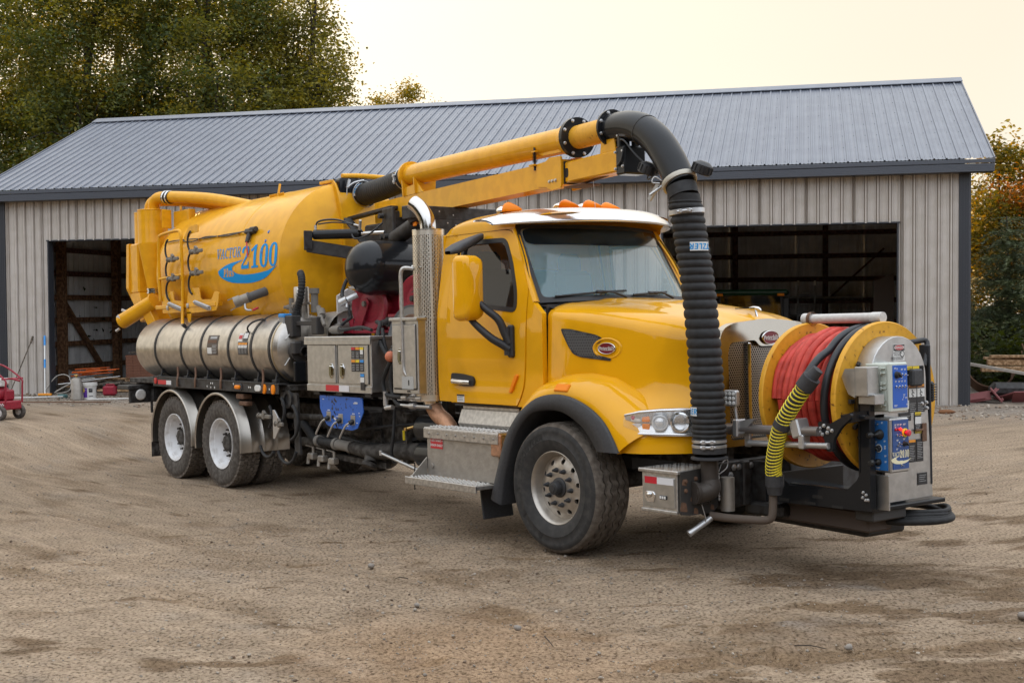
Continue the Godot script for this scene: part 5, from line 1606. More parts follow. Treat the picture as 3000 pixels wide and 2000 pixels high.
	# wipers
	for k in 2:
		b = Mb.new()
		var pv0: Vector2 = [W(0.10, 0.015), W(-0.62, 0.015)][k]
		var mid: Vector2 = [W(0.38, 0.085), W(-0.30, 0.07)][k]
		var e0: Vector2 = [W(0.86, 0.055), W(-0.02, 0.05)][k]
		var e1: Vector2 = [W(0.06, 0.105), W(-0.56, 0.10)][k]
		var up := V(0.035, 0.01, 0)
		b.tube([shield(e0.x, e0.y) + up * 0.6, shield(mid.x, mid.y) + up * 0.8, shield(e1.x, e1.y) + up * 0.6], 0.010, 6, 5)
		b.tube([shield(pv0.x, pv0.y) + up, shield(lerpf(pv0.x, mid.x, 0.6), 0.07) + up * 1.5, shield(mid.x, mid.y) + up * 1.3], [0.013, 0.009, 0.008], 6, 5)
		b.box(shield(mid.x, mid.y) + up, V(0.03, 0.03, 0.13), 0.01)
		part("wiper", b, M("black_plastic"), truck)
	# sun visor over the windshield
	b = Mb.new()
	var prof := [W(-0.30, 0.135), W(-0.16, 0.128), W(-0.07, 0.10), W(0.01, 0.055), W(0.045, 0.015), W(0.05, -0.005), W(0.03, -0.012), W(0.0, 0.02), W(-0.09, 0.075), W(-0.3, 0.10)]
	rows = []
	for i in 33:
		var u := -1 + i / 16.0
		var z := u * 1.06
		var x := lerpf(-0.215, -0.80, pow(absf(u), 2.2))
		var y := 2.735 + 0.015 * (1 - u * u)
		var e := 1.0 - 0.55 * pow(absf(u), 6)
		var row: Array[Vector3] = []
		for q: Vector2 in prof:
			row.append(V(x + q.x * lerpf(1.1, 0.8, absf(u)) - 0.10 * pow(absf(u), 10), y + q.y * e, z))
		rows.append(row)
	b.grid(rows, 0, true, false, true)
	part("sun_visor", b, mat("visor_chrome", lin(0.78, 0.77, 0.76), 0.2, 0.85), truck)
	# five marker lamps on the roof
	for k in 5:
		var z: float = [0.76, 0.26, 0.0, -0.26, -0.76][k]
		var at := V([-0.90, -0.70, -0.665, -0.70, -0.90][k], [2.875, 2.905, 2.91, 2.905, 2.875][k], z)
		var lamp := Node3D.new(); lamp.name = numbered(truck, "marker_lamp"); truck.add_child(lamp); lamp.position = at; lamp.scale = Vector3.ONE * 1.3
		b = Mb.new()
		b.grid(lamp_rows(0.205, 0.062, 0.058, -0.10, 1.0), 0, true, false, true)
		part("lamp_base", b, M("chrome"), lamp)
		b = Mb.new()
		b.grid(lamp_rows(0.18, 0.056, 0.082, -0.05, 1.0), 0, true, false, true)
		part("lamp_lens", b, M("amber"), lamp)
	# inside: dashboard, wheel, seats
	b = Mb.new()
	b.box(V(-0.62, 1.88, 0), V(0.42, 0.22, 1.72), 0.07)
	b.box(V(-0.55, 1.55, 0), V(0.3, 0.5, 1.72), 0.04)
	b.box(V(-0.72, 1.98, -0.48), V(0.3, 0.12, 0.5), 0.05)
	part("dashboard", b, M("cab_light_trim"), truck)
	b = Mb.new()
	var sw := T(Basis(Vector3.BACK, -0.75), V(-0.93, 2.02, -0.48))
	var ringp := []
	for i in 25: ringp.append(sw * V(cos(TAU * i / 24) * 0.21, 0, sin(TAU * i / 24) * 0.21))
	b.tube(ringp, 0.016, 8, 1)
	for k in 3: b.bar(sw * Vector3.ZERO, sw * V(cos(TAU * k / 3) * 0.2, 0, sin(TAU * k / 3) * 0.2), 0.016)
	b.bar(sw * Vector3.ZERO, V(-0.6, 1.7, -0.48), 0.03)
	part("steering_wheel", b, M("cab_light_trim"), truck)
	for s: float in [1.0, -1.0]:
		var seat := Node3D.new(); seat.name = numbered(truck, "seat"); truck.add_child(seat); seat.position = V(-1.33, 1.23, 0.52 * s)
		b = Mb.new()
		b.box(V(0.08, 0.42, 0), V(0.52, 0.14, 0.5), 0.05); b.box(V(0.05, 0.18, 0), V(0.35, 0.36, 0.36), 0.03)
		part("seat_cushion", b, M("seat_cloth"), seat)
		b = Mb.new()
		b.box(V(-0.2, 0.80, 0), V(0.16, 0.72, 0.48), 0.06, Basis(Vector3.BACK, 0.16))
		b.box(V(-0.29, 1.22, 0), V(0.11, 0.22, 0.3), 0.05, Basis(Vector3.BACK, 0.1))
		part("seat_back", b, M("seat_cloth"), seat)
	b = Mb.new()
	b.box(V(-1.742, 2.2, 0.0), V(0.012, 0.4, 1.1), 0.0)
	part("rear_window", b, mat("rear_pane", lin(0.10, 0.115, 0.12), 0.15), truck)

func lamp_rows(l: float, w: float, h: float, x0: float, _k: float) -> Array:   # a teardrop lying along x, pointed in front
	var rows := []
	for i in 11:
		var t := i / 10.0
		var ww := w * pow(sin(PI * pow(t, 1.7) * 0.5 + 0.0), 0.9) if t < 1.0 else w
		if t > 0.85: ww *= sqrt(maxf(0.0, 1 - pow((t - 0.85) / 0.155, 2)))
		var hh := h * pow(t, 0.8) * (sqrt(maxf(0.0, 1 - pow((t - 0.8) / 0.205, 2))) if t > 0.8 else 1.0)
		var row: Array[Vector3] = []
		for j in 13:
			var a := -0.35 + (PI + 0.7) * j / 12.0
			row.append(V(x0 + l * (1 - t) - l * 0.35, maxf(-0.004, sin(a) * hh * 0.95), cos(a) * ww))
		rows.append(row)
	return rows

func door_bulge(p: Vector2) -> float:   # the pressed step along the foot of the door
	var lowb := smoothstep(1.475, 1.44, p.y) * smoothstep(-0.545, -0.60, p.x + (p.y - 1.3) * -0.25) * smoothstep(-1.56, -1.50, p.x)
	return -0.016 * lowb * smoothstep(1.20, 1.33, p.y) + 0.006 * smoothstep(1.93, 1.78, p.y)

func make_door_parts(door: Node3D) -> void:
	var b := Mb.new()
	var z := 1.035
	# handle
	b.prism(soften(pv([-1.545, 1.345, -1.36, 1.315, -1.215, 1.32, -1.20, 1.37, -1.225, 1.405, -1.36, 1.425, -1.54, 1.435]), 0.03), z - 0.02, z + 0.012, Transform3D(), 0.006)
	part("door_handle_cup", b, M("black_plastic"), door)
	b = Mb.new()
	b.tube([V(-1.505, 1.36, z + 0.018), V(-1.37, 1.355, z + 0.03), V(-1.25, 1.352, z + 0.02)], [0.026, 0.024, 0.020], 10, 5)
	part("door_handle", b, M("chrome"), door)
	b = Mb.new()
	b.prism(soften(pv([-0.72, 1.275, -0.685, 1.275, -0.59, 1.425, -0.615, 1.435, -0.64, 1.42]), 0.01), z - 0.012, z + 0.012, Transform3D(), 0.004)
	part("door_reflector", b, M("amber"), door)
	sticker("door_label", face(V(-1.42, 1.205, 1.032), Vector3.RIGHT, Vector3.UP), 0.105, 0.07, "label_white", [], "label_black", door)
	b = Mb.new(face(V(-1.42, 1.205, 1.034), Vector3.RIGHT, Vector3.UP))
	b.box(V(0, 0.027, 0.001), V(0.105, 0.015, 0.003))
	for k in 3: b.box(V(-0.005, 0.01 - 0.014 * k, 0.001), V(0.08, 0.003, 0.003))
	part("label_print", b, M("label_black"), door)
	# the upper black lamp housing and the mirror
	b = Mb.new()
	var rows := []
	for i in 9:
		var t := i / 8.0
		var p := V(-1.17, 2.655, 0.96).lerp(V(-1.13, 2.50, 1.36), t)
		var wv := lookup([[0, 0.05], [0.15, 0.07], [0.5, 0.10], [0.9, 0.105], [1.0, 0.04]], t); var hv := lookup([[0, 0.03], [0.3, 0.04], [0.8, 0.045], [1.0, 0.015]], t)
		var row: Array[Vector3] = []
		for j in 12:
			var a := TAU * j / 12
			row.append(p + V(signf(cos(a)) * pow(absf(cos(a)), 0.6) * wv, signf(sin(a)) * pow(absf(sin(a)), 0.6) * hv, 0))
		rows.append(row)
	b.grid(rows, 0, true, false, false)
	part("look_down_mirror", b, M("grey_plastic"), door)
	b = Mb.new()
	b.bar(V(-1.17, 2.52, 1.2), V(-1.15, 2.42, 1.24), 0.012)
	part("mirror_stay", b, M("black_plastic"), door)
	b = Mb.new()
	var mt := T(Basis(Vector3.UP, 0.10), V(-0.93, 2.185, 1.30))
	rows = []
	var sect := round_rect(-0.112, -0.285, 0.112, 0.285, 0.06, 5)
	for q: Vector2 in [W(-0.07, 0.90), W(-0.075, 0.97), W(-0.05, 1.0), W(0.04, 0.98), W(0.085, 0.90), W(0.105, 0.70), W(0.11, 0.0)]:
		var row: Array[Vector3] = []
		for p in sect: row.append(mt * V(q.x, p.y * q.y, p.x * q.y))
		rows.append(row)
	b.grid(rows, 0, true, false, false)
	part("mirror_housing", b, M("yellow_paint"), door)
	b = Mb.new(mt)
	b.prism(round_rect(-0.097, -0.265, 0.097, 0.265, 0.05), 0.0, 0.006, T(Basis(Vector3.BACK, Vector3.UP, Vector3.LEFT), V(-0.068, 0, 0)))
	part("mirror_glass", b, M("chrome"), door)
	b = Mb.new()
	var base := V(-0.66, 1.70, 1.07)
	for k in 2:
		var pts: Array = [[V(-0.86, 2.07, 1.24), V(-0.80, 2.0, 1.21), V(-0.72, 1.91, 1.14), V(-0.69, 1.80, 1.10), base], [V(-0.96, 1.93, 1.27), V(-0.88, 1.86, 1.25), V(-0.77, 1.75, 1.18), V(-0.70, 1.69, 1.11), base + V(0, -0.05, 0)]][k]
		b.tube(pts, [0.024, 0.03, 0.034, 0.036, 0.036], 10, 5)
	b.box(V(-0.655, 1.72, 1.055), V(0.07, 0.28, 0.05), 0.015)
	b.bar(V(-0.675, 1.60, 1.075), V(-0.675, 1.84, 1.075), 0.034)
	part("mirror_arm", b, M("black_plastic"), door)
# ---------------- hood, fender, grille

func zs(x: float) -> float: return lookup([[-0.3, 1.0], [0.0, 0.99], [0.3, 0.965], [0.6, 0.91], [0.85, 0.835], [1.0, 0.765], [1.12, 0.695], [1.2, 0.62], [1.245, 0.565]], x)

func zb(x: float) -> float: return lookup([[-0.3, 1.0], [0.5, 1.0], [0.68, 1.10], [0.77, 1.135], [0.92, 1.09], [1.05, 0.985], [1.15, 0.88], [1.2, 0.80], [1.235, 0.68], [1.245, 0.565]], x)

func yt(x: float) -> float: return lookup([[-0.3, 2.075], [0.0, 2.055], [0.3, 2.03], [0.6, 1.99], [0.85, 1.955], [1.0, 1.925], [1.12, 1.895], [1.2, 1.865], [1.245, 1.83]], x)

func ys(x: float) -> float: return lookup([[-0.3, 1.93], [0.0, 1.89], [0.3, 1.85], [0.6, 1.795], [0.85, 1.745], [1.0, 1.71], [1.12, 1.675], [1.2, 1.64], [1.245, 1.60]], x)

func hood_side(x: float, y: float) -> float:   # half width of the hood at a height
	return lerpf(zb(x), zs(x), smoothstep(0.98, 1.36, y)) - 0.02 * clampf((y - 1.36) / 0.5, 0, 1)

func hood_row(x: float, s: float) -> Array[Vector3]:
	var row: Array[Vector3] = []
	var yb := maxf(0.86, 0.53 + sqrt(maxf(0.0, 0.70 * 0.70 - x * x)))
	var yy := ys(x)
	for k in 12:
		var y := lerpf(yb, yy, k / 11.0)
		row.append(V(x, y, s * hood_side(x, y)))
	var zc := hood_side(x, yy)
	var rr := 0.36 * zc
	var yc := yt(x)
	var dy := (yc - yy) * 0.80
	for k in range(1, 8):
		var a := PI / 2 * k / 7.0
		row.append(V(x, yy + dy * sin(a), s * (zc - rr * (1 - cos(a)))))
	for k in range(1, 9):
		var z := (zc - rr) * (1 - k / 8.0)
		var q := 1 - pow(z / (zc - rr), 2)
		var ridge := 0.014 * smoothstep(0.62, 0.50, z / (zc - rr))
		row.append(V(x, yy + dy + (yc - yy - dy) * q * 0.8 + ridge, s * z))
	return row

func make_hood() -> void:
	var ym: Material = M("yellow_paint")
	var b := Mb.new()
	for s: float in [1.0, -1.0]:
		var rows := []
		for x: float in [-0.262, -0.255, -0.2, -0.1, 0.0, 0.1, 0.2, 0.3, 0.4, 0.5, 0.6, 0.68, 0.74, 0.8, 0.86, 0.92, 0.98, 1.04, 1.09, 1.13, 1.165, 1.195, 1.215, 1.232, 1.242, 1.245]:
			var row := hood_row(x, s)
			if x == -0.262:
				for i in row.size(): row[i] = row[i] * V(1, 0.99, 0.97)
			rows.append(row)
		b.grid(rows, 0, false, false, s < 0)
	part("hood", b, ym, truck)
	# dark gap and cowl between hood and windshield
	b = Mb.new()
	var cw := []
	for i in 17:
		var z := -0.93 + 1.86 * i / 16.0
		var u := z / 0.93
		cw.append([shield(clampf(u, -1, 1), 0.0) + V(-0.02, -0.02, 0), shield(clampf(u, -1, 1), 0.0) + V(0.03, -0.03, 0), V(-0.24, 1.99, z)])
	b.grid(cw, 0)
	part("cowl", b, M("black_plastic"), truck)
	b = Mb.new()
	b.box(V(-0.30, 1.65, 0), V(0.02, 0.75, 1.9), 0.0)
	part("firewall", b, M("black_plastic"), truck)
	# front fender: a band swept along the wheel arch
	var outer := curve(pv([-0.775, 0.369, -0.715, 0.537, -0.657, 0.687, -0.580, 0.869, -0.507, 0.984, -0.400, 1.098, -0.313, 1.162, -0.161, 1.242, 0.026, 1.280, 0.222, 1.268, 0.432, 1.201, 0.605, 1.092, 0.716, 0.948, 0.763, 0.866]), 3)
	var crest := [[0.0, [-0.80, 0.42]], [0.15, [-0.72, 0.72]], [0.30, [-0.56, 1.03]], [0.42, [-0.40, 1.245]], [0.5, [-0.261, 1.376]], [0.6, [0.044, 1.449]], [0.70, [0.276, 1.460]], [0.80, [0.513, 1.421]], [0.88, [0.728, 1.311]], [0.94, [0.878, 1.181]], [1.0, [0.97, 1.03]]]
	for s: float in [1.0, -1.0]:
		b = Mb.new()
		var rows := []
		var n := outer.size()
		for i in n:
			var t := i / float(n - 1)
			var o := outer[i]
			var c := Vector2()
			for k in crest.size() - 1:
				if t <= float(crest[k + 1][0]) + 1e-6:
					var f := (t - float(crest[k][0])) / (float(crest[k + 1][0]) - float(crest[k][0]))
					c = W(crest[k][1][0], crest[k][1][1]).lerp(W(crest[k + 1][1][0], crest[k + 1][1][1]), f)
					break
			var zc := hood_side(clampf(c.x, -0.26, 1.2), maxf(c.y, 0.9)) - 0.006 if c.x > -0.27 else lerpf(1.0, 0.98, clampf((-0.27 - c.x) * 2, 0, 1))
			var zo := 1.19
			var inn := o + (W(0, 0.53) - o).normalized() * 0.03
			var row: Array[Vector3] = [V(inn.x, inn.y, s * 1.10), V(inn.x, inn.y, s * (zo - 0.02)), V(o.x, o.y, s * zo)]
			for q: Vector2 in [W(0.12, 0.0), W(0.30, -0.05), W(0.5, -0.16), W(0.7, -0.36), W(0.86, -0.64), W(0.96, -0.88), W(1.0, -1.0)]:
				var p := o.lerp(c, q.x)
				row.append(V(p.x, p.y, s * (zo + (zo - zc) * q.y)))
			row.append(V(lerpf(c.x, 0.2, 0.04), lerpf(c.y, 1.2, 0.05), s * (zc - 0.05)))
			rows.append(row)
		b.grid(rows, 0, false, false, s < 0)
		part("front_fender", b, ym, truck, "near side front fender bulging over the wheel" if s > 0 else "far side front fender")
		# black flare along its edge
		b = Mb.new()
		rows = []
		var inner := curve(pv([-0.640, 0.330, -0.60, 0.54, -0.545, 0.70, -0.48, 0.86, -0.41, 0.97, -0.33, 1.055, -0.25, 1.115, -0.152, 1.150, 0.010, 1.167, 0.167, 1.155, 0.319, 1.094, 0.43, 1.02, 0.52, 0.92, 0.555, 0.866]), 3)
		for i in n:
			var o := outer[i]; var q := inner[i]
			var d := (o - q).normalized() * 0.012
			rows.append([V(o.x + d.x, o.y + d.y, s * 1.185), V(o.x + d.x, o.y + d.y, s * 1.212), V(o.x, o.y, s * 1.22), V(lerpf(o.x, q.x, 0.4), lerpf(o.y, q.y, 0.4), s * 1.228), V(q.x, q.y, s * 1.222), V(q.x, q.y, s * 1.20), V(q.x, q.y, s * 1.0)])
		b.grid(rows, 0, false, false, s > 0)
		part("wheel_arch_flare", b, M("grey_plastic"), truck)
		b = Mb.new()
		rows = []
		for i in n:
			var q := inner[i] * 1.0
			rows.append([V(q.x, q.y + 0.01, s * 1.19), V(q.x, q.y + 0.03, s * 0.5)])
		b.grid(rows, 0, false, false, s > 0)
		part("wheel_well", b, M("black_plastic"), truck)
	b = Mb.new()
	b.box(V(-1.0, 0.33, 0.98), V(0.02, 0.34, 0.34), 0.006, Basis(Vector3.BACK, 0.15))
	part("mud_flap", b, M("grey_plastic"), truck)
	b = Mb.new(face(V(0.12, 1.335, 1.158), V(1, 0, -0.03), V(0.0, 1, -0.55)))
	b.prism(soften(pv([-0.085, -0.03, 0.075, -0.034, 0.085, 0.034, -0.07, 0.034]), 0.014), 0.0, 0.03, Transform3D(), 0.008)
	part("fender_marker_lamp", b, M("amber"), truck)
	# side vent: a recess with mesh, and the oval badge
	var vz := func(p: Vector2) -> Vector3: return V(p.x, p.y, hood_side(p.x, p.y) + 0.008)
	var vent := soften(pv([-0.10, 1.82, 0.02, 1.815, 0.30, 1.765, 0.365, 1.735, 0.335, 1.70, 0.28, 1.685, 0.27, 1.64, 0.31, 1.605, 0.445, 1.575, 0.445, 1.555, 0.13, 1.585, 0.05, 1.61, -0.01, 1.68, -0.07, 1.77]), 0.025, 3)
	b = Mb.new()
	b.drape(vent, [], W(0.1, 0.1), vz)
	var vt := part("hood_vent", b, M("black_plastic"), truck)
	b = Mb.new()
	for i in 22:
		for j in 11:
			var c := W(-0.10 + 0.027 * i + (0.0135 if j % 2 else 0.0), 1.56 + 0.0235 * j)
			if not Geometry2D.is_point_in_polygon(c, Geometry2D.offset_polygon(vent, -0.012)[0]): continue
			var p: Vector3 = vz.call(c)
			for k in 6:
				var a := TAU * (k + 0.5) / 6; var e := TAU * (k + 1.5) / 6
				var q0 := p + V(cos(a) * 0.0155, sin(a) * 0.0135, 0.002); var q1 := p + V(cos(e) * 0.0155, sin(e) * 0.0135, 0.002)
				var r0 := p + V(cos(a) * 0.0115, sin(a) * 0.0095, 0.002); var r1 := p + V(cos(e) * 0.0115, sin(e) * 0.0095, 0.002)
				b.quad(r0, q0 , q1, r1)
	part("vent_mesh", b, mat("vent_grey", lin(0.15, 0.153, 0.16), 0.45), vt)
	var bf := face(V(0.405, 1.655, hood_side(0.405, 1.655) + 0.006), V(1, 0, -0.19), Vector3.UP)
	badge(bf, 0.086, 0.046, truck)
	b = Mb.new(bf)
	b.lathe([W(1.0, -0.004), W(0.93, 0.004), W(0.85, 0.003), W(0.80, -0.004)], T(Basis(V(0.145, 0, 0), V(0, 0, 1), V(0, -0.086, 0)), Vector3.ZERO), 32)
	part("badge_surround", b, ym, truck)
	# ornament
	b = Mb.new()
	b.tube([V(1.06, 1.945, 0.0), V(1.12, 1.952, 0), V(1.17, 1.945, 0), V(1.20, 1.93, 0)], [0.005, 0.014, 0.016, 0.006], 10, 5)
	for s: float in [1.0, -1.0]: b.prism(soften(pv([1.17, 0.0, 1.05, 0.075 * s, 1.0, 0.085 * s, 1.09, 0.012 * s]), 0.01), 0, 0.008, T(Basis(Vector3.RIGHT, Vector3.BACK, Vector3.DOWN), V(0, 1.955, 0)))
	b.bar(V(1.14, 1.945, 0), V(1.16, 1.87, 0), 0.010)
	part("hood_ornament", b, M("chrome"), truck)
	make_grille()
	make_headlights()

func badge(f: Transform3D, rx: float, ry: float, parent: Node) -> void:
	var b := Mb.new(f)
	b.lathe([W(1.0, 0.0), W(1.0, 0.008), W(0.95, 0.013), W(0.90, 0.009)], T(Basis(V(rx, 0, 0), V(0, 0, 1), V(0, -ry, 0)), Vector3.ZERO), 36)
	var rim := part("oval_badge", b, M("chrome"), parent)
	b = Mb.new(f)
	b.prism(ellipse(0, 0, rx * 0.93, ry * 0.93, 32), 0.002, 0.0085)
	part("badge_field", b, M("badge_red"), rim)
	b = Mb.new(f)
	letters(b, "Peterbilt", ry * 0.62, func(p: Vector2) -> Vector3: return V(p.x, p.y, 0.0105), true, true, 0.86, 0.35)
	b.tri(V(-rx * 0.6, -ry * 0.42, 0.0105), V(rx * 0.5, -ry * 0.36, 0.0105), V(rx * 0.5, -ry * 0.30, 0.0105))
	part("badge_lettering", b, M("label_white"), rim)

func make_grille() -> void:
	# chrome surround: from the hood's front edge in to the mesh opening
	var x := 1.262
	var out := soften(pv([-0.585, 0.885, 0.585, 0.885, 0.60, 1.60, 0.535, 1.79, 0.42, 1.835, 0.0, 1.868, -0.42, 1.835, -0.535, 1.79, -0.60, 1.60]), 0.07)
	var opening := soften(pv([-0.475, 0.935, 0.475, 0.935, 0.49, 1.60, 0.46, 1.685, 0.17, 1.70, 0.12, 1.65, -0.12, 1.65, -0.17, 1.70, -0.46, 1.685, -0.49, 1.60]), 0.04)
	var fx := func(p: Vector2) -> Vector3: return V(x + 0.018 - 0.25 * pow(absf(p.x) / 0.62, 4) * 0.12 - 0.012 * clampf((p.y - 1.6) / 0.25, 0, 1), p.y, -p.x)
	var b := Mb.new()
	b.drape(out, [opening], W(0.08, 0.08), fx, func(p: Vector2) -> Vector3: return (fx.call(p) as Vector3) - V(0.07, 0, 0))
	var g := part("grille_surround", b, mat("grille_chrome", lin(0.40, 0.36, 0.30), 0.16, 1), truck)
	b = Mb.new()
	b.box(V(x - 0.05, 1.32, 0), V(0.01, 0.85, 1.05), 0.0)
	part("radiator", b, M("knob_black"), g)
	b = Mb.new()
	var inn: PackedVector2Array = Geometry2D.offset_polygon(opening, -0.008)[0]
	var pitch := 0.0255
	for j in 42:
		for i in 42:
			var c := W(-0.5 + i * pitch + (pitch * 0.5 if j % 2 else 0.0), 0.94 + j * pitch * 0.866 * 0.86)
			if not Geometry2D.is_point_in_polygon(c, inn): continue
			for k in 6:
				var a := TAU * (k + 0.5) / 6; var e := TAU * (k + 1.5) / 6
				var p := V(x - 0.02, c.y, -c.x)
				var q0 := p + V(0, sin(a) * 0.0135, -cos(a) * 0.0150); var q1 := p + V(0, sin(e) * 0.0135, -cos(e) * 0.0150)
				var r0 := p + V(0, sin(a) * 0.0090, -cos(a) * 0.0100); var r1 := p + V(0, sin(e) * 0.0090, -cos(e) * 0.0100)
				b.quad(r0, q0, q1, r1)
	part("grille_mesh", b, mat("grille_steel", lin(0.40, 0.37, 0.33), 0.3, 1), g)
	for z: float in [0.235, -0.235]:
		b = Mb.new()
		b.box(V(x + 0.0, 1.315, z), V(0.03, 0.74, 0.034), 0.01)
		part("grille_bar", b, M("chrome"), g)
	badge(face(V(x + 0.022, 1.715, 0.0), Vector3.FORWARD, Vector3.UP), 0.105, 0.055, g if false else truck)

func make_headlights() -> void:
	for s: float in [1.0, -1.0]:
		var ctr := [V(0.775, 1.085, 1.10), V(0.90, 1.095, 1.075), V(1.03, 1.10, 1.00), V(1.14, 1.10, 0.905), V(1.225, 1.095, 0.80), V(1.262, 1.09, 0.69)]
		var hs := [0.072, 0.092, 0.100, 0.104, 0.104, 0.095]
		var head := Node3D.new(); head.name = numbered(truck, "headlight"); truck.add_child(head)
		head.set_meta("label", "near side headlight in a chrome bezel" if s > 0 else "far side headlight")
		var b := Mb.new()
		var rows := []
		for i in ctr.size():
			var c: Vector3 = ctr[i]
			var tg: Vector3 = (ctr[mini(i + 1, 5)] - ctr[maxi(i - 1, 0)]).normalized()
			var nn := tg.cross(Vector3.UP).normalized() * -1.0
			var h: float = hs[i]
			var row: Array[Vector3] = []
			for q: Vector2 in [W(1.0, -0.06), W(1.05, 0.0), W(1.0, 0.035), W(0.86, 0.042), W(0.78, 0.03), W(0.0, 0.012), W(-0.78, 0.03), W(-0.86, 0.042), W(-1.0, 0.035), W(-1.05, 0.0), W(-1.0, -0.06)]:
				var p := c + V(0, q.x * h, 0) - nn * q.y
				row.append(V(p.x, p.y, p.z * s))
			rows.append(row)
		b.grid(rows, 0, false, false, s < 0)
		part("headlight_bezel", b, mat("bezel_chrome", lin(0.66, 0.66, 0.66), 0.25, 0.9), head)
		if s < 0: continue
		var lens := Mb.new()
		rows = []
		for i in range(0, 6):
			var c: Vector3 = ctr[i]
			var tg: Vector3 = (ctr[mini(i + 1, 5)] - ctr[maxi(i - 1, 0)]).normalized()
			var nn := tg.cross(Vector3.UP).normalized() * -1.0
			var h: float = hs[i] * 0.80
			rows.append([c + V(0, h, 0) - nn * 0.036, c + V(0, h * 0.5, 0) - nn * 0.05, c - nn * 0.053, c - V(0, h * 0.5, 0) - nn * 0.05, c - V(0, h, 0) - nn * 0.036])
		lens.grid(rows, 0)
		part("headlight_lens", lens, M("headlight_glass"), head)
		# the turn lamp and two round reflectors
		for k in 2:
			b = Mb.new()
			b.box(V(0.868, 1.135 - 0.078 * k, 1.098), V(0.012, 0.062, 0.085), 0.004, Basis(Vector3.UP, 0.28 - PI / 2))
			part("turn_lamp_cell", b, M("lamp_glass"), head)
			b = Mb.new(face(V(0.850, 1.135 - 0.078 * k, 1.110), V(1, 0, -0.25), Vector3.UP))
			b.lathe([W(0.016, 0.0), W(0.016, 0.004), W(0, 0.007)], zl(), 12)
			part("turn_bulb", b, M("red_lens"), head)
			b = Mb.new()
			b.box(V(0.945, 1.135 - 0.078 * k, 1.068), V(0.014, 0.064, 0.06), 0.004, Basis(Vector3.UP, 0.5 - PI / 2))
			part("amber_cell", b, M("amber"), head)
		for k in 2:
			var c: Vector3 = [V(1.045, 1.10, 1.022), V(1.165, 1.10, 0.925)][k]
			var r: float = [0.062, 0.076][k]
			b = Mb.new(face(c, V(1, 0, -0.8), Vector3.UP))
			b.lathe([W(r, 0.0), W(r, 0.012), W(r * 0.86, 0.014), W(r * 0.80, 0.0), W(r * 0.55, -0.028), W(0.0, -0.042)] if k else [W(r, 0.0), W(r, 0.012), W(r * 0.8, 0.014), W(r * 0.72, 0.002), W(r * 0.7, 0.006), W(r * 0.45, 0.02), W(0.0, 0.026)], zl(), 24)
			part("lamp_reflector", b, M("chrome") if k else M("lamp_glass"), head)
# ---------------- bumper, front toolbox, suction hose

func bolt_mesh(r := 0.016) -> ArrayMesh:
	var b := Mb.new()
	b.lathe([W(r * 1.35, 0), W(r * 1.35, 0.003), W(r, 0.004), W(r, 0.012), W(r * 0.8, 0.014), W(0, 0.014)], zl(), 6)
	return b.done()

func bolts(places: Array, dir: Basis, m: Material, parent: Node, r := 0.016) -> void:
	var me := bolt_mesh(r)
	for p: Vector3 in places:
		var o := part("bolt", me, m, parent)
		o.transform = T(dir, p)
const FWD := Basis(Vector3.FORWARD, Vector3.UP, Vector3.RIGHT)   # local z looks along +x

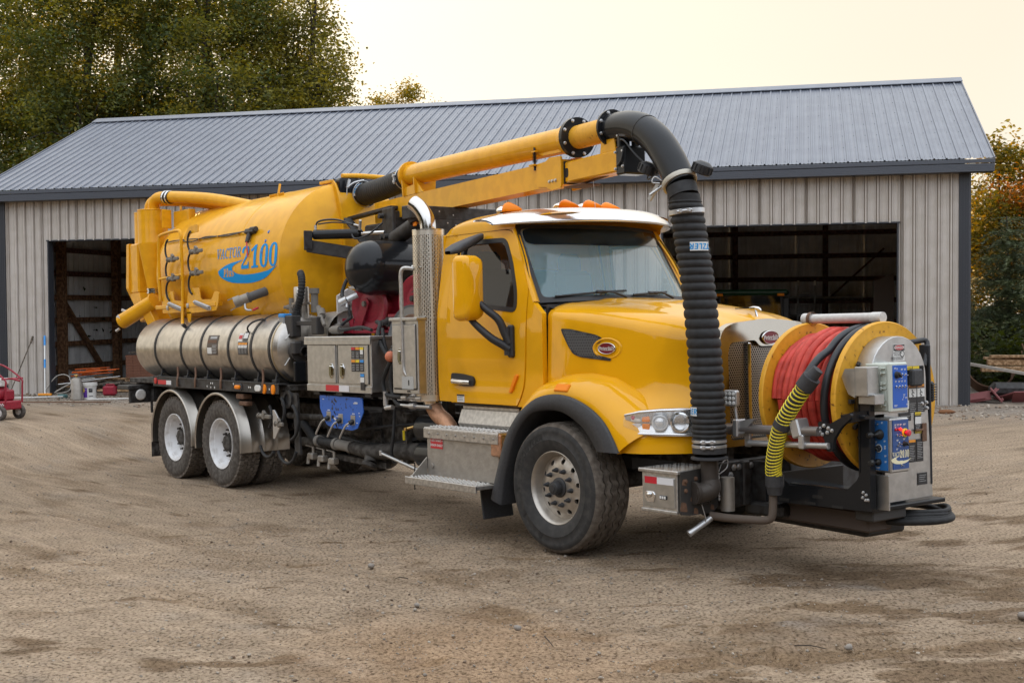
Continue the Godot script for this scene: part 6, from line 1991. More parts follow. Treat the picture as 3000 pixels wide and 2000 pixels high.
func make_bumper() -> void:
	var b := Mb.new()
	b.prism(soften(pv([-0.70, 0.44, 1.15, 0.44, 1.15, 0.80, -0.70, 0.79]), 0.02), 1.30, 1.36, T(FWD, Vector3.ZERO), 0.006)
	b.box(V(1.15, 0.62, 0.45), V(0.5, 0.34, 0.08), 0.01); b.box(V(1.15, 0.62, -0.45), V(0.5, 0.34, 0.08), 0.01)
	part("bumper_beam", b, M("black_dusty"), truck)
	b = Mb.new()
	b.box(V(1.42, 0.60, 0.33), V(0.14, 0.36, 0.03), 0.006); b.box(V(1.42, 0.60, 0.03), V(0.14, 0.36, 0.03), 0.006)
	b.box(V(1.5, 0.42, 0.15), V(0.36, 0.10, 0.5), 0.02)
	b.box(V(1.85, 0.37, 0.0), V(1.0, 0.16, 0.42), 0.02, Basis(Vector3.UP, -0.12))
	part("reel_mount", b, M("black_dusty"), truck)
	b = Mb.new()
	b.box(V(1.95, 0.42, 0.20), V(0.95, 0.15, 0.26), 0.015, Basis(Vector3.UP, -0.1))
	part("pivot_arm", b, mat("brown_steel", lin(0.075, 0.055, 0.045), 0.7), truck)
	bolts([V(1.362, 0.745, 0.56), V(1.362, 0.69, 0.60), V(1.362, 0.54, 0.59), V(1.362, 0.745, 0.36), V(1.362, 0.70, 0.20), V(1.362, 0.55, 0.22), V(1.362, 0.745, 0.50)], FWD, M("galvanized"), truck, 0.02)
	# rusty end plate, pipe stub, chain, plug
	b = Mb.new()
	b.prism(soften(pv([-1.14, 0.45, -1.05, 0.435, -0.80, 0.43, -0.735, 0.47, -0.735, 0.775, -1.14, 0.76]), 0.015), 1.335, 1.352, T(FWD, Vector3.ZERO), 0.003)
	part("bumper_end_plate", b, mat("worn_black", lin(0.035, 0.032, 0.03), 0.6), truck)
	b = Mb.new()
	for q: Array in [[0.68, 1.10, 0.03], [0.50, 1.11, 0.045], [0.46, 0.98, 0.03], [0.73, 0.82, 0.02], [0.55, 1.02, 0.022], [0.47, 0.80, 0.025]]:
		b.prism(soften(pv([-q[1] - q[2], q[0] - q[2] * 0.5, -q[1] + q[2] * 0.8, q[0] - q[2] * 0.8, -q[1] + q[2] * 0.5, q[0] + q[2] * 0.7, -q[1] - q[2] * 0.6, q[0] + q[2]]), 0.012), 1.3525, 1.3535, T(FWD, Vector3.ZERO))
	part("rust_patch", b, M("rust"), truck)
	bolts([V(1.352, 0.69, 1.09), V(1.352, 0.62, 1.09), V(1.352, 0.70, 0.98)], FWD, M("rust"), truck, 0.014)
	b = Mb.new()
	b.bar(V(1.41, 0.83, 0.89), V(1.41, 0.64, 0.89), 0.066, -1, 16, false)
	b.tube([V(1.41, 0.68, 0.89), V(1.42, 0.625, 0.90), V(1.40, 0.60, 0.96), V(1.37, 0.60, 1.01)], [0.075, 0.078, 0.072, 0.07], 14, 5)
	b.bar(V(1.37, 0.60, 1.0), V(1.365, 0.60, 1.03), 0.085)
	part("hose_stub_pipe", b, mat("stub_steel", lin(0.055, 0.045, 0.038), 0.55, 0.3), truck)
	b = Mb.new()
	b.box(V(1.372, 0.545, 0.91), V(0.05, 0.075, 0.12), 0.012)
	for k in 4: b.box(V(1.40, 0.545, 0.87 + 0.026 * k), V(0.006, 0.06, 0.008))
	part("trailer_socket", b, M("worn_black"), truck)
	b = Mb.new()
	for k in 9:
		b.lathe([W(0.007, 0.005), W(0.014, 0.0), W(0.007, -0.005), W(0.003, 0.0)], T(Basis.from_euler(V(PI / 2 * (k % 2), 0.3, PI / 2)), V(1.42, 0.72 - 0.023 * k, 0.80)), 8)
	part("stub_chain", b, M("galvanized"), truck)
	b = Mb.new()
	b.tube([V(1.42, 0.74, 0.80), V(1.42, 0.80, 0.76), V(1.42, 0.82, 0.70), V(1.42, 0.76, 0.71), V(1.42, 0.72, 0.80)], 0.005, 5, 5)
	part("wire_loop", b, M("galvanized"), truck)
	b = Mb.new()
	b.tube([V(1.38, 0.51, 0.95), V(1.40, 0.40, 0.93), V(1.37, 0.35, 0.92)], 0.004, 5, 5)
	part("wire_loop", b, M("galvanized"), truck)
	b = Mb.new()
	b.bar(V(1.42, 0.44, 0.705), V(1.42, 0.69, 0.705), 0.052, -1, 18)
	part("cone_holder", b, M("steel_dusty"), truck)
	b = Mb.new()
	b.tube([V(1.40, 0.42, 0.84), V(1.38, 0.38, 0.90), V(1.36, 0.33, 1.0), V(1.34, 0.30, 1.05)], [0.022, 0.026, 0.024, 0.028], 8, 4)
	part("spray_gun", b, M("galvanized"), truck)
	b = Mb.new()
	b.tube([V(1.38, 0.42, 0.86), V(1.5, 0.405, 0.80), V(1.65, 0.405, 0.75), V(1.78, 0.41, 0.725), V(1.835, 0.44, 0.715), V(1.845, 0.54, 0.71), V(1.845, 0.64, 0.71)], 0.03, 10, 5)
	part("nozzle_rest_pipe", b, mat("pipe_brown", lin(0.10, 0.075, 0.058), 0.75), truck)
	# aluminium front toolbox
	b = Mb.new()
	b.box(V(1.147, 0.60, 0.95), V(0.355, 0.29, 0.40), 0.006)
	b.box(V(1.147, 0.755, 0.945), V(0.40, 0.028, 0.45), 0.006)
	b.box(V(1.147, 0.46, 1.153), V(0.36, 0.022, 0.02), 0.004)
	var tb := part("front_toolbox", b, M("aluminium"), truck)
	b = Mb.new()
	for i in 9:
		for j in 9:
			b.box(V(0.98 + 0.042 * i, 0.770, 0.755 + 0.046 * j), V(0.028, 0.003, 0.009), 0.0, Basis(Vector3.UP, 0.8 if (i + j) % 2 else -0.8))
	part("lid_tread", b, M("aluminium"), tb)
	b = Mb.new()
	b.prism(round_rect(0.995, 0.49, 1.305, 0.715, 0.008), 1.148, 1.158, Transform3D(), 0.003)
	part("toolbox_door", b, M("steel_box"), tb)
	b = Mb.new()
	b.prism(soften(pv([1.015, 0.60, 1.10, 0.60, 1.115, 0.575, 1.10, 0.52, 1.03, 0.52, 1.01, 0.56]), 0.01), 1.158, 1.166, Transform3D(), 0.003)
	b.lathe([W(0.022, 0), W(0.020, 0.012), W(0.008, 0.02), W(0, 0.02)], T(ZUP, V(1.06, 0.575, 1.166)), 14)
	part("toolbox_latch", b, M("chrome"), tb)
	b = Mb.new()
	b.box(V(1.195, 0.565, 1.16), V(0.075, 0.03, 0.012), 0.004)
	part("lamp_strip", b, M("black_plastic"), tb)
	b = Mb.new()
	for k in 3: b.box(V(1.172 + 0.022 * k, 0.565, 1.167), V(0.016, 0.02, 0.004), 0.001)
	part("lamp_cell", b, M("white_lens"), tb)
	tape(V(1.01, 0.685, 1.160), 0.125, 0.05, "tape_red", tb); tape(V(1.135, 0.685, 1.160), 0.165, 0.05, "tape_white", tb)
	# suction hose with moulded rings
	b = Mb.new()
	var rows := []
	var rings := 36
	var pts := [V(1.295, 2.79, 0.985), V(1.325, 2.45, 0.945), V(1.355, 2.05, 0.905), V(1.385, 1.55, 0.885), V(1.405, 1.15, 0.885), V(1.41, 0.93, 0.887)]
	for i in rings * 8 + 1:
		var t := i / float(rings * 8) * (pts.size() - 1)
		var k := mini(int(t), pts.size() - 2)
		var c: Vector3 = (pts[k] as Vector3).cubic_interpolate(pts[k + 1], pts[maxi(k - 1, 0)], pts[mini(k + 2, pts.size() - 1)], t - k)
		var ph := fmod(i / 8.0, 1.0)
		var r := 0.114 + 0.014 * pow(absf(sin(PI * ph)), 0.6)
		if i < 14 or i > rings * 8 - 16: r = 0.119
		var row: Array[Vector3] = []
		for j in 28:
			var a := TAU * j / 28
			row.append(c + V(cos(a) * r, 0, sin(a) * r))
		rows.append(row)
	b.grid(rows, 0, true, false, true)
	part("suction_hose", b, M("rubber_hose"), truck, "ribbed black suction hose hanging from the boom to the bumper")
	b = Mb.new()
	b.lathe([W(0.118, 0.0), W(0.124, 0.0), W(0.126, 0.055), W(0.118, 0.055)], T(Basis(), V(1.41, 0.885, 0.887)), 28)
	b.lathe([W(0.05, -0.022), W(0.137, -0.02), W(0.137, -0.006), W(0.118, -0.004), W(0.112, 0.0)], T(Basis(), V(1.41, 0.862, 0.887)), 28)
	part("hose_flange", b, M("grey_plastic"), truck)
	clamp_ring(V(1.41, 0.975, 0.887), V(0, 1, 0), 0.1225, 0.026, true)
	clamp_ring(V(1.41, 0.937, 0.887), V(0, 1, 0), 0.1225, 0.024, true)
	clamp_ring(V(1.305, 2.66, 0.968), V(-0.05, 1, 0.05), 0.130, 0.038, true)
	var hf := face(V(1.355, 2.37, 0.94) + V(0.075, 0, 0.10), V(0.8, 0, -0.6), V(0, -1, 0))
	hose_label(V(1.333, 2.40, 0.938), 0.4, true)
	hose_label(V(1.405, 1.195, 0.885), 2.15, false)

func hose_label(c: Vector3, at: float, turned: bool) -> void:   # a curved white label with blue lettering
	var b := Mb.new()
	var f := func(p: Vector2) -> Vector3:
		var a := at - (p.x if not turned else -p.x) / 0.124
		return c + V(cos(a) * 0.130, p.y if not turned else -p.y, sin(a) * 0.130)
	b.drape(rect(-0.075, -0.032, 0.075, 0.032), [], W(0.025, 0.1), f)
	part("hose_label", b, M("label_white"), truck)
	b = Mb.new()
	letters(b, "TZLER", 0.042, func(p: Vector2) -> Vector3:
		var q: Vector3 = f.call(p)
		return c + (q - c) * V(1.012, 1, 1.012), true, false, 0.95, 0.1, 0.03)
	part("hose_lettering", b, M("decal_blue"), truck)

func clamp_ring(c: Vector3, axis: Vector3, r: float, w: float, bolt: bool) -> void:
	var t := Mb.along(c, c + axis.normalized())
	var b := Mb.new()
	b.lathe([W(r, -w / 2), W(r + 0.005, -w / 2 + 0.003), W(r + 0.005, w / 2 - 0.003), W(r, w / 2)], t, 28)
	if bolt:
		var s := (V(0.6, 0, 0.8) - axis.normalized() * V(0.6, 0, 0.8).dot(axis.normalized())).normalized()
		var u := axis.normalized().cross(s)
		b.bar(c + s * (r + 0.014) - u * 0.055, c + s * (r + 0.014) + u * 0.055, 0.011, -1, 8)
		b.box(c + s * (r + 0.012) + u * 0.03, V(0.035, 0.03, 0.03), 0.005)
		b.box(c + s * (r + 0.012) - u * 0.03, V(0.035, 0.03, 0.03), 0.005)
	part("hose_clamp", b, M("galvanized"), truck)

func tape(at: Vector3, w: float, h: float, m: String, parent: Node) -> void:   # from its left end, on a face that looks to +z
	var b := Mb.new()
	b.box(at + V(w / 2, 0, 0.001), V(w - 0.001, h, 0.003))
	part("reflective_tape", b, M(m), parent)
# ---------------- the hose reel, swung round to the kerb side
const REEL := Vector3(1.7, 0, 0)

func reel_node(called: String, label := "", off := Vector3.ZERO) -> Node3D:
	var o := Node3D.new()
	o.name = numbered(truck, called)
	var rb := Basis(Vector3.UP, -0.096)
	o.transform = T(rb, REEL + rb * off)
	if label: o.set_meta("label", label)
	truck.add_child(o, true)
	return o

func make_reel() -> void:
	var XL := Basis(Vector3.FORWARD, Vector3.RIGHT, Vector3.DOWN)   # a lathe's y axis turned to +x
	XL = Basis(Vector3.UP, Vector3.RIGHT, Vector3.FORWARD)
	var r := reel_node("hose_reel", "yellow reel wound with red and black jetting hose")
	var cy := 1.275; var cz := 0.05
	for k in 2:
		var b := Mb.new()
		var x: float = [0.02, 0.70][k]
		var d: float = [1.0, -1.0][k]
		b.lathe([W(0.16, x + 0.014), W(0.518, x + 0.012), W(0.543, x + 0.016), W(0.55, x + 0.006), W(0.55, x - 0.022), W(0.54, x - 0.026), W(0.533, x - 0.010), W(0.49, x - 0.012), W(0.48, x - 0.022), W(0.30, x - 0.022), W(0.16, x - 0.016)], T(XL, V(0, cy, cz)), 72)
		part("flange", b, M("yellow_worn"), r)
	var b := Mb.new()
	b.lathe([W(0.26, 0.0), W(0.26, 0.70)], T(XL, V(0, cy, cz)), 32)
	part("drum", b, M("yellow_worn"), r)
	b = Mb.new()
	for i in 28:
		var a := TAU * i / 28
		b.box(V(0.735, cy + sin(a) * 0.40, cz + cos(a) * 0.40), V(0.025, 0.03, 0.05), 0.004, Basis(Vector3.RIGHT, -a))
	part("chain_sprocket", b, M("worn_black"), r)
	# hose: thirteen wraps side by side, the last ones lying on top
	var nz := FastNoiseLite.new(); nz.seed = 3; nz.frequency = 0.5
	for lay in 2:
		b = Mb.new()
		var turns := 10 if lay == 0 else 4
		var x0 := 0.055 if lay == 0 else 0.20
		for k in turns:
			var pts := []
			for i in 41:
				var a := TAU * i / 40
				var sag := 0.03 * maxf(0.0, -sin(a)) * (1.0 + nz.get_noise_2d(k * 9.0, 3.0))
				var rr := (0.435 if lay == 0 else 0.468) + 0.014 * nz.get_noise_2d(k * 5.0 + lay * 40, i * 0.4) - sag + 0.02 * sin(PI * (k + 0.5) / turns)
				var xx := x0 + (k + i / 40.0) * 0.062 + 0.008 * nz.get_noise_2d(i * 0.5, k * 7.0 + 20.0)
				pts.append(V(clampf(xx, 0.06, 0.655), cy + sin(a) * rr, cz + cos(a) * rr))
			b.tube(pts, 0.0295, 8, 2, false)
		part("red_hose", b, M("red_hose"), r)
	b = Mb.new()
	var bp := []
	for i in 60:   # the black leader: up from the guard hose, over the top and twice round
		var a := 0.30 + 0.1 * i * 1.55
		var rr := 0.51 if i > 3 else lerpf(0.62, 0.51, i / 3.0)
		bp.append(V(minf(0.50 + 0.012 * sin(a) + 0.0022 * i, 0.615), cy + sin(a) * rr, cz + cos(a) * rr))
	b.tube(bp, 0.028, 9, 2, true)
	part("black_hose", b, M("hose_black"), r)
	# roller over the top
	var rol := reel_node("hose_roller", "worn white roller lying over the reel", V(-0.03, -0.015, 0.03))
	b = Mb.new()
	b.lathe([W(0, -0.06), W(0.044, -0.06), W(0.044, 0.0), W(0.036, 0.01), W(0.036, 0.58), W(0.040, 0.585), W(0.040, 0.68), W(0, 0.68)], T(XL, V(0.04, 1.868, 0.015)), 18)
	part("roller_drum", b, M("dirty_white"), rol)
	b = Mb.new()
	b.lathe([W(0.052, 0), W(0.052, 0.03)], T(XL, V(0.04, 1.868, 0.015)), 18)
	part("roller_collar", b, M("rust"), rol)
	# frame
	var fr := reel_node("reel_frame", "black steel frame under and beside the reel")
	b = Mb.new()
	var u := pv([-0.065, 0.505, 0.905, 0.535, 0.91, 1.34, 0.835, 1.335, 0.83, 0.80, 0.79, 0.735, 0.71, 0.665, 0.16, 0.645, 0.06, 0.705, -0.06, 0.71])
	b.prism(u, 0.46, 0.48, Transform3D(), 0.003)
	b.box(V(0.42, 0.535, 0.05), V(0.95, 0.03, 0.8), 0.006)
	b.box(V(-0.05, 0.61, 0.05), V(0.03, 0.20, 0.8), 0.006)
	b.box(V(0.80, 0.95, 0.22), V(0.02, 0.85, 0.48), 0.006)
	b.box(V(0.89, 0.94, 0.44), V(0.03, 0.80, 0.05), 0.004)
	b.box(V(0.43, 0.655, 0.44), V(0.54, 0.012, 0.05), 0.003)
	part("frame_plate", b, M("black_paint"), fr)
	for k in 4:
		b = Mb.new()
		if k == 3: b.prism(round_rect(0.39, 0.575, 0.49, 0.60, 0.012), 0.4805, 0.4825)
		else: b.box(V(0.12 + 0.25 * k, 0.535, 0.4815), V(0.10, 0.02, 0.002))
		part("frame_slot", b, M("groove"), fr)
	bolts([V(0.85, 0.66, 0.481), V(0.875, 0.645, 0.481), V(0.845, 0.625, 0.481), V(0.87, 0.61, 0.481), V(0.89, 0.612, 0.481)], Basis(), M("galvanized"), fr, 0.009)
	# level wind: two bars on an arm
	var lw := reel_node("level_wind", "steel guide bars across the reel with the hose guide on them", V(0.03, 0.0, 0.085))
	b = Mb.new()
	b.bar(V(-0.28, 1.045, 0.60), V(-0.19, 1.05, 0.60), 0.042)
	b.bar(V(-0.19, 1.05, 0.60), V(0.62, 1.08, 0.60), 0.034, -1, 16)
	part("upper_bar", b, mat("bar_steel", lin(0.22, 0.20, 0.19), 0.4, 0.7), lw)
	b = Mb.new()
	b.bar(V(-0.05, 0.955, 0.60), V(0.70, 0.985, 0.60), 0.022, -1, 14)
	part("lower_bar", b, M("galvanized"), lw)
	b = Mb.new()
	b.prism(soften(pv([0.59, 1.13, 0.65, 1.02, 0.665, 0.945, 0.72, 0.945, 0.73, 1.03, 0.80, 1.12, 0.88, 1.18, 0.88, 1.22, 0.77, 1.17, 0.69, 1.13, 0.61, 1.15]), 0.02), 0.555, 0.585, Transform3D(), 0.004)
	b.beam(V(0.80, 1.17, 0.57), V(0.85, 1.19, 0.40), 0.04, 0.06)
	b.box(V(0.80, 1.18, 0.44), V(0.20, 0.03, 0.05), 0.006)
	part("guide_arm", b, M("black_paint"), lw)
	bolts([V(0.615, 1.10, 0.586), V(0.65, 1.12, 0.586), V(0.635, 1.06, 0.586), V(0.68, 1.075, 0.586), V(0.69, 1.105, 0.586), V(0.615, 1.075, 0.586), V(0.72, 1.09, 0.586)], Basis(), M("galvanized"), lw, 0.011)
	b = Mb.new()
	b.box(V(-0.15, 1.06, 0.60), V(0.05, 0.13, 0.10), 0.008)
	b.box(V(-0.10, 1.02, 0.56), V(0.06, 0.20, 0.03), 0.008)
	b.prism(soften(pv([-0.14, 1.10, -0.05, 1.13, 0.04, 1.14, -0.02, 1.09, -0.08, 1.02, -0.14, 1.02]), 0.01), 0.60, 0.63)
	b.box(V(0.43, 1.09, 0.585), V(0.085, 0.13, 0.12), 0.01, Basis(Vector3.BACK, 0.3))
	b.box(V(0.48, 1.0, 0.60), V(0.05, 0.10, 0.08), 0.008)
	part("guide_bracket", b, M("galvanized"), lw)
	# striped guard hose with black cuffs
	var gh := reel_node("guard_hose", "black and yellow striped guard hose standing on the rest pipe", V(-0.02, 0.005, 0.075))
	b = Mb.new()
	var path := [V(0.255, 0.69, 0.62), V(0.26, 0.80, 0.635), V(0.30, 0.95, 0.645), V(0.36, 1.10, 0.65), V(0.46, 1.25, 0.64), V(0.575, 1.40, 0.62)]
	b.tube(path, 0.055, 16, 6)
	part("hose_body", b, M("hose_black"), gh)
	b = Mb.new()
	for k in 31:
		var t := (k + 0.8) / 32.0 * 5.0
		var i := mini(int(t), 4)
		var p: Vector3 = (path[i] as Vector3).cubic_interpolate(path[i + 1], path[maxi(i - 1, 0)], path[mini(i + 2, 5)], t - i)
		var q: Vector3 = (path[i] as Vector3).cubic_interpolate(path[i + 1], path[maxi(i - 1, 0)], path[mini(i + 2, 5)], t - i + 0.02)
		var tr := Mb.along(p, q + V(0.0, 0.0, 0.0012))
		b.lathe([W(0.054, -0.0062), W(0.0605, -0.004), W(0.0605, 0.004), W(0.054, 0.0062)], tr, 18)
	part("yellow_rib", b, M("hose_yellow"), gh)
	b = Mb.new()
	b.bar(V(0.245, 0.60, 0.61), V(0.25, 0.66, 0.615), 0.052, 0.062, 16)
	b.bar(V(0.25, 0.66, 0.615), V(0.256, 0.74, 0.622), 0.066, -1, 16)
	part("hose_cuff", b, M("grey_plastic"), gh)
	b = Mb.new()
	b.bar(V(0.55, 1.37, 0.625), V(0.61, 1.445, 0.61), 0.066, -1, 16)
	b.bar(V(0.60, 1.44, 0.61), V(0.65, 1.50, 0.59), 0.048, 0.040, 14)
	part("hose_cuff", b, M("grey_plastic"), gh)
	b = Mb.new()
	b.bar(V(0.355, 1.085, 0.652), V(0.38, 1.125, 0.652), 0.064, -1, 16)
	part("hose_cuff", b, M("grey_plastic"), gh)
	# stainless cover
	var cv := reel_node("reel_cover", "stainless cover with round top and warning labels", V(-0.05, 0.0, 0.09))
	b = Mb.new()
	var prof := PackedVector2Array()
	prof.append(W(-0.315, 1.18)); prof.append(W(0.30, 1.18))
	for i in 17: prof.append(W(0.30 * cos(PI * i / 16), 1.42 + 0.30 * sin(PI * i / 16)))
	b.prism(prof, 0.765, 0.90, T(FWD, Vector3.ZERO), 0.004, 0)
	b.prism(soften(pv([-0.16, 0.56, 0.36, 0.565, 0.32, 1.19, -0.16, 1.19]), 0.01), 0.87, 0.898, T(FWD, Vector3.ZERO), 0.003)
	b.box(V(0.97, 0.66, 0.30), V(0.15, 0.24, 0.012), 0.003)
	part("cover_shell", b, M("steel_box"), cv)
	b = Mb.new()
	b.prism(pv([0.885, 1.31, 0.885, 1.51, 0.80, 1.505, 0.77, 1.45, 0.80, 1.38, 0.83, 1.33]), 0.43, 0.442)
	b.box(V(0.935, 1.42, 0.38), V(0.11, 0.20, 0.12), 0.004)
	b.box(V(0.955, 1.30, 0.36), V(0.14, 0.07, 0.10), 0.004)
	part("side_bracket", b, M("steel_box"), cv)
	var at := func(z: float, y: float) -> Transform3D: return face(V(0.9005, y, z), Vector3.FORWARD, Vector3.UP)
	var dg := func(z0: float, y0: float, w: float, h: float, m: String, x: float) -> void:
		var q := Mb.new(face(V(x, y0, z0), Vector3.FORWARD, Vector3.UP))
		q.box(V(0, 0, 0.001), V(w, h, 0.0025))
		part("label", q, M(m), cv)
	# the DANGER sign and the warning stickers
	dg.call(-0.005, 1.605, 0.122, 0.118, "label_white", 0.9005)
	dg.call(-0.005, 1.640, 0.116, 0.042, "label_black", 0.9025)
	b = Mb.new(at.call(-0.005, 1.64)); b.prism(ellipse(0, 0, 0.053, 0.0185, 24), 0.0035, 0.0045); part("label", b, M("label_white"), cv)
	b = Mb.new(at.call(-0.005, 1.64)); b.prism(ellipse(0, 0, 0.051, 0.0168, 24), 0.0046, 0.0056); part("label", b, M("label_red"), cv)
	b = Mb.new(at.call(-0.005, 1.64)); letters(b, "DANGER", 0.017, func(p: Vector2) -> Vector3: return V(p.x, p.y, 0.0062), true, false, 1.15); part("label_lettering", b, M("label_white"), cv)
	b = Mb.new(at.call(-0.005, 1.588))
	for q: Array in [["HEARING", 0.028], ["PROTECTION", 0.014], ["REQUIRED", 0.0], ["WHEN OPERATING", -0.018], ["THIS EQUIPMENT", -0.030]]:
		letters(b, q[0], 0.0105, func(p: Vector2) -> Vector3: return V(p.x - 0.016, p.y + float(q[1]), 0.0026))
	b.lathe([W(0.024, 0.0026), W(0.024, 0.0034), W(0.018, 0.0034)], T(ZUP, V(0.034, 0.008, 0)), 16)
	part("label_lettering", b, M("label_black"), cv)
	for q: Array in [[-0.10, 1.468, 0.34, 0.075, "label_black"], [-0.225, 1.40, 0.10, 0.20, "label_black"], [-0.145, 1.275, 0.085, 0.20, "label_black"], [-0.235, 1.275, 0.085, 0.20, "label_black"], [-0.06, 1.15, 0.13, 0.06, "label_black"], [-0.20, 1.10, 0.07, 0.15, "label_black"], [-0.13, 0.905, 0.075, 0.16, "label_black"], [-0.215, 0.905, 0.075, 0.16, "label_black"], [-0.24, 0.70, 0.105, 0.085, "label_black"], [-0.095, 1.235, 0.03, 0.06, "label_white"]]:
		dg.call(q[0], q[1], q[2], q[3], q[4], 0.9005)
	for q: Array in [[-0.10, 1.492, 0.085, 0.024, "label_yellow"], [-0.01, 1.492, 0.085, 0.024, "label_orange"], [-0.185, 1.492, 0.07, 0.024, "label_yellow"], [-0.145, 1.362, 0.079, 0.02, "label_orange"], [-0.235, 1.362, 0.079, 0.02, "label_orange"], [-0.145, 1.315, 0.079, 0.06, "label_white"], [-0.235, 1.315, 0.079, 0.06, "label_white"], [-0.20, 1.165, 0.066, 0.022, "label_yellow"], [-0.20, 1.118, 0.066, 0.05, "label_white"], [-0.20, 1.035, 0.066, 0.02, "label_yellow"], [-0.13, 0.975, 0.07, 0.018, "label_orange"]]:
		dg.call(q[0], q[1], q[2], q[3], q[4], 0.9027)
	b = Mb.new(at.call(0, 0))
	for q: Array in [[-0.01, 1.488, "WARNING"], [-0.10, 1.488, "CAUTION"], [-0.145, 1.358, "WARNING"], [-0.235, 1.358, "WARNING"], [-0.20, 1.161, "CAUTION"], [-0.20, 1.031, "CAUTION"]]:
		letters(b, q[2], 0.012, func(p: Vector2) -> Vector3: return V(p.x - float(q[0]), p.y + float(q[1]), 0.0048))
	for z: float in [-0.145, -0.235]:   # the little warning figures
		b.lathe([W(0.007, 0.005), W(0, 0.005)], T(ZUP, V(-z - 0.005, 1.333, 0)), 8)
		for l: Array in [[0, 1.325, -0.012, 1.305], [-0.012, 1.305, 0.008, 1.295], [0.008, 1.295, -0.006, 1.288], [0, 1.322, 0.016, 1.312]]:
			b.beam(V(-z + l[0], l[1], 0.0045), V(-z + l[2], l[3], 0.0045), 0.007, 0.002, 0, Vector3.BACK)
	part("label_lettering", b, M("label_black"), cv)
	b = Mb.new(at.call(0, 0))
	for q: Array in [[-0.145, 1.24, 0.075, 7, 0.013], [-0.235, 1.24, 0.075, 7, 0.013], [-0.225, 1.40, 0.08, 8, 0.012], [-0.13, 0.94, 0.065, 9, 0.012], [-0.215, 0.96, 0.065, 10, 0.012], [-0.06, 1.155, 0.11, 3, 0.014], [-0.24, 0.725, 0.085, 4, 0.014], [-0.20, 1.085, 0.055, 3, 0.012]]:
		for k in int(q[3]):
			b.box(V(-float(q[0]) - float(q[2]) * 0.06 * (k % 3), float(q[1]) - float(q[4]) * k, 0.0035), V(float(q[2]) * (0.9 - 0.12 * (k % 3)), 0.003, 0.001))
	part("label_print", b, mat("print_grey", lin(0.35, 0.35, 0.35), 0.5), cv)
	b = Mb.new()
	b.box(V(0.925, 1.425, -0.155), V(0.05, 0.12, 0.11), 0.012)
	part("document_tube", b, M("grey_plastic"), cv)
	b = Mb.new()
	b.box(V(0.906, 1.03, -0.265), V(0.01, 0.13, 0.05), 0.004); b.box(V(0.915, 1.05, -0.20), V(0.012, 0.016, 0.09), 0.004)
	part("cover_latch", b, M("rust"), cv)
	bolts([V(0.902, 1.24, -0.295), V(0.902, 1.235, -0.245), V(0.902, 1.20, -0.30)], FWD, M("galvanized"), cv, 0.011)
	b = Mb.new(at.call(0.055, 1.57))
	b.prism(round_rect(-0.016, -0.028, 0.016, 0.028, 0.012), 0, 0.0012)
	part("knockout_ring", b, M("rim_ply"), cv)
	# handle and work lamp on the far edge
	b = Mb.new()
	b.tube([V(0.80, 1.66, -0.14), V(0.82, 1.675, -0.30), V(0.84, 1.68, -0.385), V(0.86, 1.62, -0.37), V(0.88, 1.50, -0.305)], 0.02, 10, 3)
	part("pull_handle", b, M("black_plastic"), cv)
	b = Mb.new()
	b.box(V(0.86, 1.15, -0.345), V(0.09, 1.0, 0.02), 0.006)
	b.tube([V(0.86, 1.45, -0.33), V(0.86, 1.38, -0.36), V(0.86, 1.29, -0.335), V(0.87, 1.05, -0.33), V(0.87, 0.85, -0.335)], 0.008, 6, 5)
	part("cover_cable", b, M("hose_black"), cv)
	b = Mb.new()
	b.box(V(0.83, 1.31, -0.41), V(0.09, 0.15, 0.05), 0.012)
	for k in 7: b.box(V(0.885, 1.255 + 0.018 * k, -0.40), V(0.03, 0.008, 0.05), 0.002)
	part("side_work_lamp", b, M("black_plastic"), cv)
	b = Mb.new()
	b.prism(round_rect(-0.06, -0.06, 0.06, 0.06, 0.02), 0, 0.04, face(V(-0.19, 1.28, 0.62), V(1, 0, -0.15), Vector3.UP), 0.006)
	b.bar(V(-0.19, 1.22, 0.60), V(-0.17, 1.08, 0.60), 0.012)
	part("front_work_lamp", b, M("galvanized"), lw)
	b = Mb.new(face(V(-0.19, 1.28, 0.62), V(1, 0, -0.15), Vector3.UP))
	for i in 3:
		for j in 3: b.lathe([W(0.015, 0.041), W(0.012, 0.044), W(0, 0.045)], T(ZUP, V(-0.034 + 0.034 * i, -0.034 + 0.034 * j, 0)), 8)
	part("lamp_lenses", b, M("white_lens"), lw)
	# upper control box
	var ub := reel_node("upper_control_box", "pale grey control box with a blue panel and hinges", V(-0.126, 0.0, 0.055))
	b = Mb.new()
	b.box(V(1.005, 1.375, 0.225), V(0.19, 0.335, 0.185), 0.012)
	b.box(V(1.112, 1.375, 0.225), V(0.028, 0.34, 0.195), 0.010)
	part("box_body", b, M("box_grey"), ub)
	for y: float in [1.49, 1.385, 1.27]:
		b = Mb.new()
		for k in 2:
			b.box(V(1.07, y - 0.016 + 0.032 * k, 0.325), V(0.05, 0.008, 0.018), 0.002)
			b.box(V(1.06, y - 0.016 + 0.032 * k, 0.33), V(0.012, 0.026, 0.012), 0.002)
		b.box(V(1.055, y, 0.322), V(0.014, 0.05, 0.008))
		part("box_hinge", b, M("box_grey"), ub)
	var uf := face(V(1.1265, 1.38, 0.215), Vector3.FORWARD, Vector3.UP)
	b = Mb.new(uf)
	b.box(V(0, 0, 0.001), V(0.150, 0.29, 0.004), 0.0)
	part("box_panel", b, M("panel_blue_bright"), ub)
	knob(uf, -0.035, 0.08, 0.022, ub)
	for q: Vector2 in [W(0.02, 0.082), W(0.055, 0.08), W(-0.045, 0.0), W(-0.01, 0.0), W(0.02, 0.0), W(0.052, 0.0)]: toggle(uf, q.x, q.y, ub)
